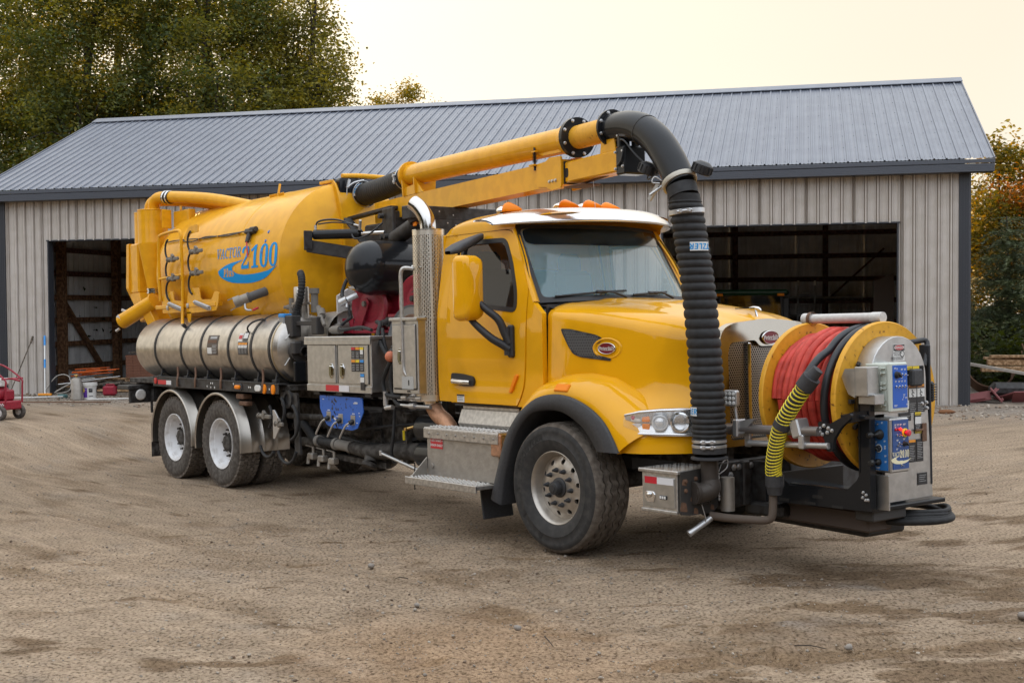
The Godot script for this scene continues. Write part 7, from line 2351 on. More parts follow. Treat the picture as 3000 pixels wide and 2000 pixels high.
	print_bits(uf, [[-0.05, 0.125, 0.02], [-0.03, 0.12, 0.014], [0.02, 0.115, 0.02], [0.055, 0.115, 0.02], [0.02, 0.06, 0.018], [-0.045, 0.035, 0.018], [-0.01, 0.035, 0.02], [0.02, 0.035, 0.018], [0.052, 0.035, 0.018], [0.04, -0.06, 0.02], [0.06, -0.08, 0.02], [0.035, -0.075, 0.008], [0.025, -0.09, 0.008], [0.07, -0.125, 0.018], [-0.05, -0.13, 0.034]], ub)
	# lower control box with the joystick
	var lb := reel_node("lower_control_box", "stainless control box with blue panels, joystick and red stop button", V(-0.11, -0.005, 0.125))
	b = Mb.new()
	b.box(V(1.03, 0.985, 0.155), V(0.16, 0.37, 0.195), 0.008)
	part("box_body", b, M("steel_box"), lb)
	var lf := face(V(1.1115, 0.99, 0.15), Vector3.FORWARD, Vector3.UP)
	b = Mb.new(lf); b.box(V(0, 0, 0.001), V(0.165, 0.335, 0.004), 0); part("box_panel", b, M("panel_blue_deep"), lb)
	var ls := face(V(1.025, 0.985, 0.2535), Vector3.RIGHT, Vector3.UP)
	b = Mb.new(ls); b.box(V(0, 0, 0.001), V(0.125, 0.34, 0.004), 0); part("box_panel", b, M("panel_blue_bright") if false else mat("panel_blue_mid", lin(0.02, 0.13, 0.38), 0.4), lb)
	b = Mb.new(ls)
	b.lathe([W(0.036, 0.003), W(0.034, 0.012), W(0.028, 0.016), W(0.029, 0.022), W(0.022, 0.028), W(0.022, 0.034), W(0.014, 0.04), W(0.009, 0.06)], T(ZUP, V(0.0, 0.075, 0)), 18)
	b.lathe([W(0.009, 0.05), W(0.009, 0.075), W(0.022, 0.082), W(0.024, 0.10), W(0.014, 0.115), W(0, 0.118)], T(Basis(Vector3.UP, -0.25) * ZUP, V(0.01, 0.075, 0)), 16)
	part("joystick", b, M("knob_black"), lb)
	b = Mb.new(ls)
	b.lathe([W(0.024, 0.003), W(0.022, 0.02), W(0.008, 0.03), W(0.008, 0.06), W(0.02, 0.068), W(0.026, 0.082), W(0.02, 0.10), W(0, 0.106)], T(ZUP, V(-0.012, -0.115, 0)), 18)
	part("ball_lever", b, M("knob_black"), lb)
	knob(ls, -0.01, -0.02, 0.019, lb)
	toggle(ls, -0.015, 0.145, lb)
	print_bits(ls, [[-0.045, 0.155, 0.02], [0.02, 0.155, 0.014], [-0.035, 0.02, 0.02], [0.042, -0.005, 0.016], [0.042, -0.02, 0.016], [0.045, -0.07, 0.016], [0.045, -0.11, 0.016], [-0.02, -0.155, 0.034], [0.04, 0.03, 0.014]], lb)
	b = Mb.new(ls)
	b.lathe([W(0.028, 0.0035), W(0.028, 0.005), W(0.023, 0.005)], T(ZUP, V(-0.01, -0.02, 0)), 20)
	part("dial_ring", b, M("label_white"), lb)
	b = Mb.new(lf); b.lathe([W(0.030, 0.003), W(0.030, 0.010), W(0.018, 0.012)], T(ZUP, V(0.042, 0.078, 0)), 20); part("stop_ring", b, M("label_yellow"), lb)
	b = Mb.new(lf); b.lathe([W(0.012, 0.010), W(0.012, 0.026), W(0.023, 0.030), W(0.023, 0.040), W(0.016, 0.046), W(0, 0.047)], T(ZUP, V(0.042, 0.078, 0)), 20); part("stop_button", b, mat("stop_red", lin(0.62, 0.03, 0.06), 0.35), lb)
	for k in 3:
		b = Mb.new(lf); b.lathe([W(0.0095, 0.003), W(0.0095, 0.009), W(0.006, 0.012), W(0, 0.013)], T(ZUP, V(-0.055 + 0.026 * k, 0.105, 0)), 12)
		var lit := mat("lit_red", lin(0.8, 0.03, 0.02), 0.3)
		if not lit.emission_enabled:
			lit.emission_enabled = true; lit.emission = Color(1, 0.08, 0.05); lit.emission_energy_multiplier = 3.0
		part("signal_lamp", b, lit if k == 2 else M("red_lens"), lb)
	var om := OmniLight3D.new()
	om.name = "signal_light"; om.light_color = Color(1, 0.1, 0.06); om.light_energy = 0.0006; om.light_size = 0.008; om.omni_range = 4.0; om.omni_attenuation = 2.0; om.shadow_enabled = true
	om.position = lf * V(-0.003, 0.105, 0.022)
	lb.add_child(om)
	for q: Vector2 in [W(-0.04, 0.065), W(-0.01, 0.065), W(-0.035, -0.005), W(-0.02, 0.01), W(0.0, -0.14)]: toggle(lf, q.x, q.y, lb)
	knob(lf, 0.035, 0.003, 0.016, lb)
	print_bits(lf, [[-0.055, 0.135, 0.02], [-0.028, 0.135, 0.02], [0.0, 0.135, 0.02], [0.04, 0.135, 0.03], [-0.055, 0.118, 0.016], [-0.035, 0.03, 0.02], [0.035, 0.035, 0.026], [-0.04, -0.03, 0.02], [0.0, -0.115, 0.03]], lb)
	b = Mb.new(lf)
	letters(b, "VACTOR", 0.030, func(p: Vector2) -> Vector3: return V(p.x - 0.036, p.y - 0.065, 0.0045), true, true, 0.62)
	letters(b, "2100", 0.052, func(p: Vector2) -> Vector3: return V(p.x + 0.035, p.y - 0.065, 0.0045), true, true, 0.62)
	swoosh(b, T(Basis().scaled(V(0.105, 0.105, 1)), V(0.0, -0.098, 0.0044)))
	part("panel_lettering", b, mat("cream_print", lin(0.78, 0.72, 0.48), 0.5), lb)
	# hydraulic hoses looping out below
	b = Mb.new()
	for k in 4:
		b.tube([V(0.55, 0.42 + 0.012 * k, 0.12 - 0.05 * k), V(0.80, 0.41 + 0.02 * k, 0.08 - 0.03 * k), V(1.0, 0.42 + 0.02 * k, -0.10 - 0.03 * k), V(0.98 - 0.03 * k, 0.43 + 0.02 * k, -0.30 - 0.02 * k), V(0.70, 0.46, -0.40), V(0.40, 0.47, -0.30)], 0.018 if k else 0.026, 8, 5)
	part("reel_supply_hose", b, M("rubber_hose"), fr)
	b = Mb.new()
	b.box(V(0.78, 0.49, 0.22), V(0.16, 0.09, 0.36), 0.01)
	b.box(V(0.3, 0.36, 0.1), V(0.4, 0.03, 0.2), 0.01)
	part("under_bracket", b, M("worn_black"), fr)

func knob(f: Transform3D, x: float, y: float, r: float, parent: Node) -> void:
	var b := Mb.new(f)
	b.lathe([W(r * 1.15, 0.003), W(r * 1.1, 0.007), W(r, 0.009), W(r * 0.9, 0.026), W(0, 0.028)], T(ZUP, V(x, y, 0)), 16)
	b.box(V(x + r * 0.3, y - r * 0.2, 0.03), V(r * 1.6, r * 0.4, 0.012), 0.003, Basis(Vector3.BACK, -0.7))
	part("knob", b, M("knob_black"), parent)

func toggle(f: Transform3D, x: float, y: float, parent: Node) -> void:
	var b := Mb.new(f)
	b.lathe([W(0.008, 0.003), W(0.008, 0.007), W(0.004, 0.008)], T(ZUP, V(x, y, 0)), 8)
	b.bar(V(x, y, 0.006), V(x + 0.002, y - 0.006, 0.026), 0.0032, 0.0042, 7)
	part("toggle_switch", b, M("chrome"), parent)

func print_bits(f: Transform3D, bits: Array, parent: Node) -> void:   # small captions on a panel
	var b := Mb.new(f)
	for q: Array in bits:
		b.box(V(q[0], float(q[1]) + 0.0035, 0.0035), V(q[2], 0.0035, 0.001))
		b.box(V(float(q[0]) - 0.002, float(q[1]) - 0.003, 0.0035), V(float(q[2]) * 0.75, 0.003, 0.001))
	part("panel_print", b, M("label_white"), parent)
# the swept crescent under the lettering, one unit wide half to half

func swoosh_shape() -> PackedVector2Array:
	return curve(pv([0.40, 0.56, 0.10, 0.47, -0.24, 0.30, -0.62, 0.16, -0.92, 0.0, -1.0, -0.16, -0.93, -0.34, -0.72, -0.50, -0.40, -0.60, -0.05, -0.65, 0.35, -0.60, 0.70, -0.46, 1.0, -0.18]), 3)

func swoosh(b: Mb, t: Transform3D) -> void:
	var keep := b.x
	b.x = b.x * t
	b.drape(swoosh_full(), [], W(0.5, 0.5), func(p: Vector2) -> Vector3: return V(p.x, p.y * 0.45, 0))
	b.x = keep

func swoosh_full() -> PackedVector2Array:
	var p := PackedVector2Array()
	p.append_array(curve(pv([-0.10, 0.44, -0.62, 0.30, -0.95, 0.05, -1.0, -0.10, -0.90, -0.36, -0.60, -0.62, -0.20, -0.72, 0.20, -0.72, 0.62, -0.52, 1.0, 0.0]), 4))
	p.append_array(curve(pv([0.68, -0.22, 0.30, -0.30, -0.10, -0.30, -0.36, -0.20, -0.50, 0.02, -0.42, 0.22, -0.10, 0.44]), 4).slice(0, -1))
	return p
# ---------------- the boom over the cab; s runs along it from the pivot, w across to the kerb side

func bm(s: float, y: float, w := 0.0) -> Vector3:
	return V(-4.1 + 0.98339 * s - 0.18148 * w, y, 0.18148 * s + 0.98339 * w)

func bmt(s: float, y: float, w := 0.0) -> Transform3D:   # x along the boom, z to the kerb side
	return T(Basis(V(0.98339, 0, 0.18148), Vector3.UP, V(-0.18148, 0, 0.98339)), bm(s, y, w))

func make_boom() -> void:
	var y: Material = M("yellow_dusty")
	var b := Mb.new()
	# main beam, its sides plates with a knee below
	b = Mb.new(bmt(0, 0, 0))
	b.prism(pv([-0.12, 3.05, 0.42, 3.05, 0.46, 3.06, 1.45, 3.06, 1.50, 3.045, 3.96, 3.035, 3.96, 3.245, 0.55, 3.275, -0.12, 3.275]), -0.095, 0.095, Transform3D(), 0.006)
	b.prism(pv([0.0, 3.02, 0.5, 3.02, 0.5, 3.20, 0.0, 3.24]), 0.095, 0.105, Transform3D(), 0.003)
	part("boom_beam", b, y, truck)
	b = Mb.new(bmt(0, 0, 0))
	b.prism(soften(pv([3.56, 3.055, 3.72, 3.035, 3.80, 3.00, 3.955, 3.005, 3.965, 3.05, 3.965, 3.27, 3.78, 3.28, 3.72, 3.255, 3.56, 3.25]), 0.015), 0.096, 0.112, Transform3D(), 0.004)
	part("boom_end_plate", b, y, truck)
	b = Mb.new(bmt(0, 0, 0))
	b.prism(soften(pv([3.80, 3.00, 3.955, 3.005, 3.965, 3.05, 3.965, 3.27, 3.78, 3.28]), 0.015), -0.112, -0.096, Transform3D(), 0.004)
	part("boom_end_plate", b, y, truck)
	b = Mb.new(bmt(0, 0, 0))
	b.box(V(4.37, 3.13, 0), V(0.80, 0.175, 0.155), 0.012)
	part("boom_extension", b, y, truck)
	b = Mb.new(bmt(0, 0, 0))
	b.prism(round_rect(3.968, 3.085, 4.03, 3.165, 0.025), 0.0779, 0.0785)
	b.box(V(3.972, 3.13, 0), V(0.01, 0.19, 0.17))
	part("boom_slot", b, M("groove"), truck)
	b = Mb.new(bmt(0, 0, 0))
	b.box(V(4.83, 3.12, 0), V(0.13, 0.22, 0.20), 0.012)
	b.box(V(4.78, 3.27, 0.03), V(0.05, 0.16, 0.10), 0.01)
	b.box(V(4.84, 3.26, -0.04), V(0.04, 0.15, 0.06), 0.01)
	part("boom_tip", b, M("black_paint"), truck)
	b = Mb.new(bmt(0, 0, 0))
	b.beam(V(4.05, 3.02, 0), V(4.5, 3.045, 0), 0.03, 0.012)
	b.box(V(4.12, 3.005, 0), V(0.28, 0.012, 0.20), 0.004)
	part("boom_guide", b, M("rust"), truck)
	for s: float in [3.78, 3.83, 3.88]:
		var o := part("bolt", bolt_mesh(0.012), M("galvanized"), truck)
		o.transform = bmt(s, 3.075, 0.112)
	for q: Array in [[4.77, 3.19], [4.87, 3.07], [4.77, 3.06], [4.87, 3.19], [4.78, 3.32]]:
		var o := part("bolt", bolt_mesh(0.010), M("galvanized"), truck)
		o.transform = bmt(q[0], q[1], 0.100 if q[1] < 3.3 else 0.08)
	# suction pipe above it
	b = Mb.new()
	b.tube([bm(0.70, 3.503), bm(2.2, 3.465), bm(3.6, 3.428), bm(3.98, 3.418)], 0.112, 28, 4)
	b.bar(bm(0.66, 3.504), bm(0.70, 3.503), 0.15, -1, 28)
	b.bar(bm(3.93, 3.42), bm(4.04, 3.417), 0.135, 0.15, 28)
	part("boom_pipe", b, y, truck)
	b = Mb.new()
	b.bar(bm(4.03, 3.4175), bm(4.075, 3.4165), 0.168, -1, 32)
	part("pipe_flange", b, M("black_paint"), truck)
	b = Mb.new()
	b.bar(bm(4.0, 3.418), bm(4.62, 3.412), 0.098, -1, 28)
	part("inner_pipe", b, M("yellow_worn"), truck)
	b = Mb.new()
	b.bar(bm(4.575, 3.413), bm(4.60, 3.4125), 0.150, -1, 32)
	part("pipe_flange", b, M("black_paint"), truck)
	for q: Array in [[4.075, 3.4165, 0.145], [4.60, 3.4125, 0.128], [0.66, 3.504, 0.132]]:
		var t := Mb.along(bm(q[0], q[1]), bm(float(q[0]) + 1.0, float(q[1]) - 0.012))
		for k in 8:
			var a := TAU * (k + 0.5) / 8
			var o := part("bolt", bolt_mesh(0.012), M("galvanized"), truck)
			o.transform = T(t.basis * Basis(Vector3.RIGHT, -PI / 2), t * V(cos(a) * float(q[2]), 0.0, sin(a) * float(q[2])))
	# saddles, spring bolt
	b = Mb.new(bmt(0, 0, 0))
	for s: float in [0.72, 1.02]:
		b.prism(pv([-0.12, 3.27, 0.12, 3.27, 0.13, 3.44, 0.09, 3.40, 0.0, 3.375, -0.09, 3.40, -0.13, 3.44]), -0.012, 0.012, T(Basis(Vector3.FORWARD, Vector3.UP, Vector3.RIGHT), V(s, 0, 0)))
	b.prism(pv([0.70, 3.27, 1.2, 3.27, 1.05, 3.38, 0.74, 3.36]), 0.09, 0.10, Transform3D(), 0.002)
	b.prism(pv([4.50, 3.215, 4.72, 3.215, 4.70, 3.33, 4.52, 3.33]), 0.055, 0.068, Transform3D(), 0.002)
	b.prism(pv([4.50, 3.215, 4.72, 3.215, 4.70, 3.33, 4.52, 3.33]), -0.068, -0.055, Transform3D(), 0.002)
	b.prism(pv([3.52, 3.355, 3.60, 3.32, 3.90, 3.31, 3.98, 3.33, 3.98, 3.38, 3.52, 3.375]), 0.06, 0.075, Transform3D(), 0.002)
	b.box(V(3.53, 3.365, 0.075), V(0.07, 0.012, 0.10)); b.box(V(3.53, 3.245, 0.11), V(0.08, 0.012, 0.08))
	part("pipe_saddle", b, y, truck)
	b = Mb.new(bmt(0, 0, 0))
	b.bar(V(3.53, 3.20, 0.11), V(3.53, 3.40, 0.11), 0.010, -1, 8)
	for k in 7: b.lathe([W(0.012, -0.004), W(0.024, 0), W(0.012, 0.004)], T(Basis(), V(3.53, 3.275 + 0.012 * k, 0.11)), 10)
	part("spring_bolt", b, M("worn_black"), truck)
	# elbow: two pieces with a joint, then the collar and quick clamp
	var path := [bm(4.60, 3.412), bm(4.82, 3.395), bm(5.02, 3.335), bm(5.20, 3.215), bm(5.34, 3.06), bm(5.43, 2.93), bm(5.475, 2.86)]
	b = Mb.new()
	b.tube(path, [0.118, 0.118, 0.119, 0.120, 0.120, 0.118, 0.114], 30, 6)
	part("boom_elbow", b, M("black_paint"), truck)
	b = Mb.new()
	var jt := Mb.along(bm(5.035, 3.328), bm(5.085, 3.302))
	b.lathe([W(0.118, -0.008), W(0.123, -0.004), W(0.123, 0.004), W(0.118, 0.008)], jt, 30)
	part("elbow_joint", b, M("black_dusty"), truck)
	var ct := Mb.along(bm(5.45, 2.885), bm(5.475, 2.845))
	b = Mb.new()
	b.lathe([W(0.115, -0.02), W(0.132, -0.018), W(0.137, 0.0), W(0.132, 0.02), W(0.115, 0.022)], ct, 32)
	part("clamp_collar", b, mat("clamp_cream", lin(0.42, 0.39, 0.33), 0.45, 0.4), truck)
	b = Mb.new()
	b.bar(bm(5.36, 2.86, 0.09), bm(5.30, 2.80, 0.16), 0.012, -1, 8)
	b.beam(bm(5.34, 2.875, 0.11), bm(5.25, 2.77, 0.13), 0.02, 0.03)
	b.tube([bm(5.37, 2.90, 0.10), bm(5.34, 2.93, 0.14), bm(5.33, 2.89, 0.16), bm(5.37, 2.88, 0.12)], 0.006, 6, 4)
	part("quick_clamp_lever", b, M("galvanized"), truck)
	b = Mb.new()
	b.bar(bm(5.47, 2.85), bm(5.50, 2.77), 0.113, -1, 28)
	part("hose_end_cuff", b, M("rubber_hose"), truck)
	# work lamps on the elbow
	for k in 2:
		var c: Vector3 = [bm(5.12, 3.02, 0.02), bm(5.60, 2.97, -0.12)][k]
		b = Mb.new()
		var t := Mb.along(c + V(0.02, 0.045, 0.02), c - V(0.03, 0.06, -0.03))
		b.lathe([W(0, 0), W(0.04, 0.0), W(0.07, 0.02), W(0.074, 0.05), W(0.074, 0.085), W(0.066, 0.09), W(0.062, 0.082), W(0.0, 0.08)], t, 22)
		for i in 12:
			var a := TAU * i / 12
			b.box(t * V(cos(a) * 0.076, 0.05, sin(a) * 0.076), V(0.01, 0.05, 0.01), 0.0, t.basis * Basis(Vector3.UP, -a))
		b.bar(c, bm(5.26, 3.0, 0.03) if k == 0 else bm(5.50, 2.98, -0.05), 0.010)
		part("boom_work_lamp", b, M("black_plastic"), truck)
		b = Mb.new()
		b.lathe([W(0.060, 0.084), W(0.0, 0.088)], t, 18)
		part("lamp_face", b, mat("lamp_warm", lin(0.55, 0.42, 0.28), 0.25), truck)
	b = Mb.new()
	b.tube([bm(4.84, 3.28, 0.1), bm(4.90, 3.26, 0.1), bm(5.0, 3.15, 0.08), bm(5.08, 3.06, 0.04)], 0.008, 6, 4)
	b.tube([bm(5.09, 2.98, 0.02), bm(5.12, 2.94, 0.05), bm(5.2, 2.95, 0.06), bm(5.28, 2.97, 0.05)], 0.006, 6, 4)
	b.tube([bm(4.88, 3.22, 0.10), bm(4.86, 3.12, 0.11), bm(4.80, 3.08, 0.11)], 0.008, 6, 4)
	part("lamp_cable", b, M("hose_black"), truck)
	b = Mb.new()
	b.bar(bm(4.29, 3.035, 0), bm(4.31, 2.80, 0), 0.0022, -1, 5)
	part("pull_cord", b, M("label_white"), truck)
	# black connecting hose from the tank to the pipe, with clamps and a label
	b = Mb.new()
	var rows := []
	var hp := [V(-4.93, 3.44, -0.15), V(-4.55, 3.435, -0.07), V(-4.15, 3.445, 0.0), V(-3.75, 3.47, 0.065), V(-3.45, 3.502, 0.12)]
	for i in 121:
		var t := i / 120.0 * 4
		var k := mini(int(t), 3)
		var c: Vector3 = (hp[k] as Vector3).cubic_interpolate(hp[k + 1], hp[maxi(k - 1, 0)], hp[mini(k + 2, 4)], t - k)
		var r := 0.132 - 0.012 * t / 4 + (0.0025 if i % 4 < 2 else 0.0)
		var row: Array[Vector3] = []
		for j in 26:
			var a := TAU * j / 26
			row.append(c + V(-0.17 * cos(a), sin(a), cos(a)) * r)
		rows.append(row)
	b.grid(rows, 0, true, false, false)
	part("connecting_hose", b, M("rubber_hose"), truck)
	clamp_ring(V(-4.80, 3.437, -0.125), V(1, 0, 0.18), 0.136, 0.02, false)
	clamp_ring(V(-3.58, 3.488, 0.098), V(1, 0.06, 0.18), 0.124, 0.02, true)
	b = Mb.new()
	var lf := func(p: Vector2) -> Vector3:
		var a := 0.62 - p.x / 0.137
		return V(-4.70 + p.y - 0.17 * cos(a) * 0.137, 3.436 + sin(a) * 0.1365, -0.102 + cos(a) * 0.1365)
	b.drape(rect(-0.11, -0.022, 0.11, 0.022), [], W(0.03, 0.1), lf)
	part("hose_label", b, M("label_white"), truck)
	b = Mb.new()
	letters(b, "TZLER", 0.03, func(p: Vector2) -> Vector3:
		var q: Vector3 = lf.call(p)
		return q + V(0, q.y - 3.436, q.z + 0.102) * 0.015, true, false, 1.4, 0, 0.03)
	part("hose_lettering", b, M("decal_blue"), truck)
	b = Mb.new()
	b.box(V(-4.02, 3.50, 0.128), V(0.04, 0.035, 0.004), 0.0, Basis(Vector3.RIGHT, -0.5))
	part("hose_tag", b, M("label_white"), truck)
	# pedestal, arms, rams
	b = Mb.new()
	b.box(V(-4.05, 2.75, 0.0), V(0.42, 0.55, 0.42), 0.02)
	b.bar(V(-4.05, 1.3, 0), V(-4.05, 2.9, 0), 0.20, -1, 18)
	b.box(V(-4.05, 1.35, 0), V(0.8, 0.15, 1.2), 0.02)
	part("boom_pedestal", b, M("black_dusty"), truck)
	b = Mb.new()
	b.box(V(-3.62, 2.95, 0.30), V(0.30, 0.42, 0.035), 0.008, Basis(Vector3.UP, -0.18))
	b.box(V(-3.68, 2.95, -0.25), V(0.30, 0.42, 0.035), 0.008, Basis(Vector3.UP, -0.18))
	b.box(V(-3.66, 2.95, 0.02), V(0.26, 0.36, 0.5), 0.01, Basis(Vector3.UP, -0.18))
	part("boom_turret", b, M("black_dusty"), truck)
	for q: Vector3 in [V(-3.70, 3.08, 0.32), V(-3.58, 2.85, 0.34), V(-3.68, 2.85, 0.32)]:
		b = Mb.new(); b.bar(q, q + V(-0.01, 0, 0.05), 0.03); part("pivot_pin", b, M("worn_black"), truck)
	b = Mb.new()
	b.beam(V(-4.75, 3.14, 0.10), V(-3.6, 3.17, 0.24), 0.10, 0.035, 0.004)
	b.beam(V(-4.62, 3.13, 0.2), V(-4.15, 2.78, 0.25), 0.10, 0.03, 0.004)
	part("cross_arm", b, M("black_dusty"), truck)
	b = Mb.new()
	b.beam(V(-4.60, 2.80, 0.74), V(-4.15, 2.68, 0.28), 0.10, 0.14, 0.006)
	b.box(V(-4.60, 2.86, 0.75), V(0.10, 0.21, 0.035), 0.004)
	b.box(V(-4.51, 2.86, 0.79), V(0.02, 0.21, 0.10), 0.004)
	part("swing_bracket", b, M("black_dusty"), truck)
	b = Mb.new()
	b.bar(V(-4.54, 2.925, 0.69), V(-4.05, 2.91, 0.40), 0.055, -1, 16)
	b.bar(V(-4.60, 2.925, 0.725), V(-4.52, 2.923, 0.68), 0.035, -1, 12)
	part("swing_ram", b, M("black_paint"), truck)
	b = Mb.new()
	b.bar(V(-4.05, 2.91, 0.40), V(-3.7, 2.90, 0.30), 0.024, -1, 10)
	part("ram_rod", b, M("chrome"), truck)
	b = Mb.new()
	b.tube([V(-4.52, 2.98, 0.68), V(-4.50, 3.07, 0.66), V(-4.3, 3.08, 0.55), V(-4.1, 3.0, 0.42), V(-4.0, 2.93, 0.40)], 0.011, 6, 5)
	b.tube([V(-4.49, 3.04, 0.67), V(-4.3, 3.05, 0.57), V(-4.12, 3.02, 0.45)], 0.009, 6, 5)
	b.tube([V(-4.15, 2.96, 0.45), V(-4.0, 2.85, 0.5), V(-3.8, 2.88, 0.45), V(-3.65, 3.0, 0.36)], 0.010, 6, 5)
	part("ram_hose", b, M("hose_black"), truck)
	b = Mb.new()
	b.bar(V(-4.02, 2.95, 0.42), V(-3.97, 3.05, 0.44), 0.016); b.bar(V(-4.52, 2.97, 0.685), V(-4.52, 3.03, 0.685), 0.015)
	b.bar(V(-4.0, 2.99, 0.43), V(-4.08, 3.01, 0.45), 0.012)
	part("hose_fitting", b, M("galvanized"), truck)
	b = Mb.new()
	b.bar(V(-3.5, 2.82, 0.30), V(-2.75, 3.02, 0.36), 0.085, -1, 16)
	b.bar(V(-2.95, 2.95, 0.30), V(-2.6, 2.80, 0.35), 0.07, -1, 12)
	part("lift_ram", b, M("black_dusty"), truck)
	b = Mb.new()
	b.lathe([W(0, 0.06), W(0.07, 0.05), W(0.10, 0.0), W(0.09, -0.04), W(0, -0.05)], T(Basis(Vector3.BACK, 0.3), V(-2.72, 2.96, 0.55)), 16)
	b.box(V(-2.72, 2.98, 0.47), V(0.1, 0.14, 0.08), 0.02)
	part("rear_work_lamp", b, M("black_plastic"), truck)
	b = Mb.new()
	b.lathe([W(0.03, -0.045), W(0.0, -0.06)], T(Basis(Vector3.BACK, 0.3), V(-2.73, 2.955, 0.57)), 10)
	b.box(V(-2.70, 2.905, 0.60), V(0.06, 0.05, 0.02), 0.01)
	part("lamp_face", b, M("amber"), truck)
	# black cross frame behind the cab roof
	b = Mb.new()
	b.box(V(-2.33, 2.975, -0.02), V(0.16, 0.13, 1.96), 0.008)
	b.prism(pv([-0.75, 2.915, -0.55, 2.72, -0.35, 2.72, -0.10, 2.915]), -2.27, -2.25, T(FWD, Vector3.ZERO))
	b.box(V(-2.33, 1.95, -0.62), V(0.10, 1.95, 0.10), 0.006); b.box(V(-2.33, 1.95, 0.5), V(0.10, 1.95, 0.10), 0.006)
	part("boom_rest", b, M("black_dusty"), truck)
	b = Mb.new()
	for q: Vector2 in [W(2.96, 0.45), W(2.86, 0.42), W(2.80, 0.36), W(2.99, 0.62), W(2.88, 0.52)]:
		b.lathe([W(0.008, 0), W(0, 0.003)], T(Basis(Vector3.UP, Vector3.RIGHT, Vector3.FORWARD), V(-2.248, q.x, q.y)), 8)
	part("rest_bolts", b, M("galvanized"), truck)
# ---------------- debris tank
const TY := 2.63
const TR := 0.96

func tk(x: float, s: float, lift := 0.0) -> Vector3:   # a point on the tank's near side, s along the girth from its widest line
	var a := s / TR
	return V(x, TY + sin(a) * (TR + lift), cos(a) * (TR + lift))

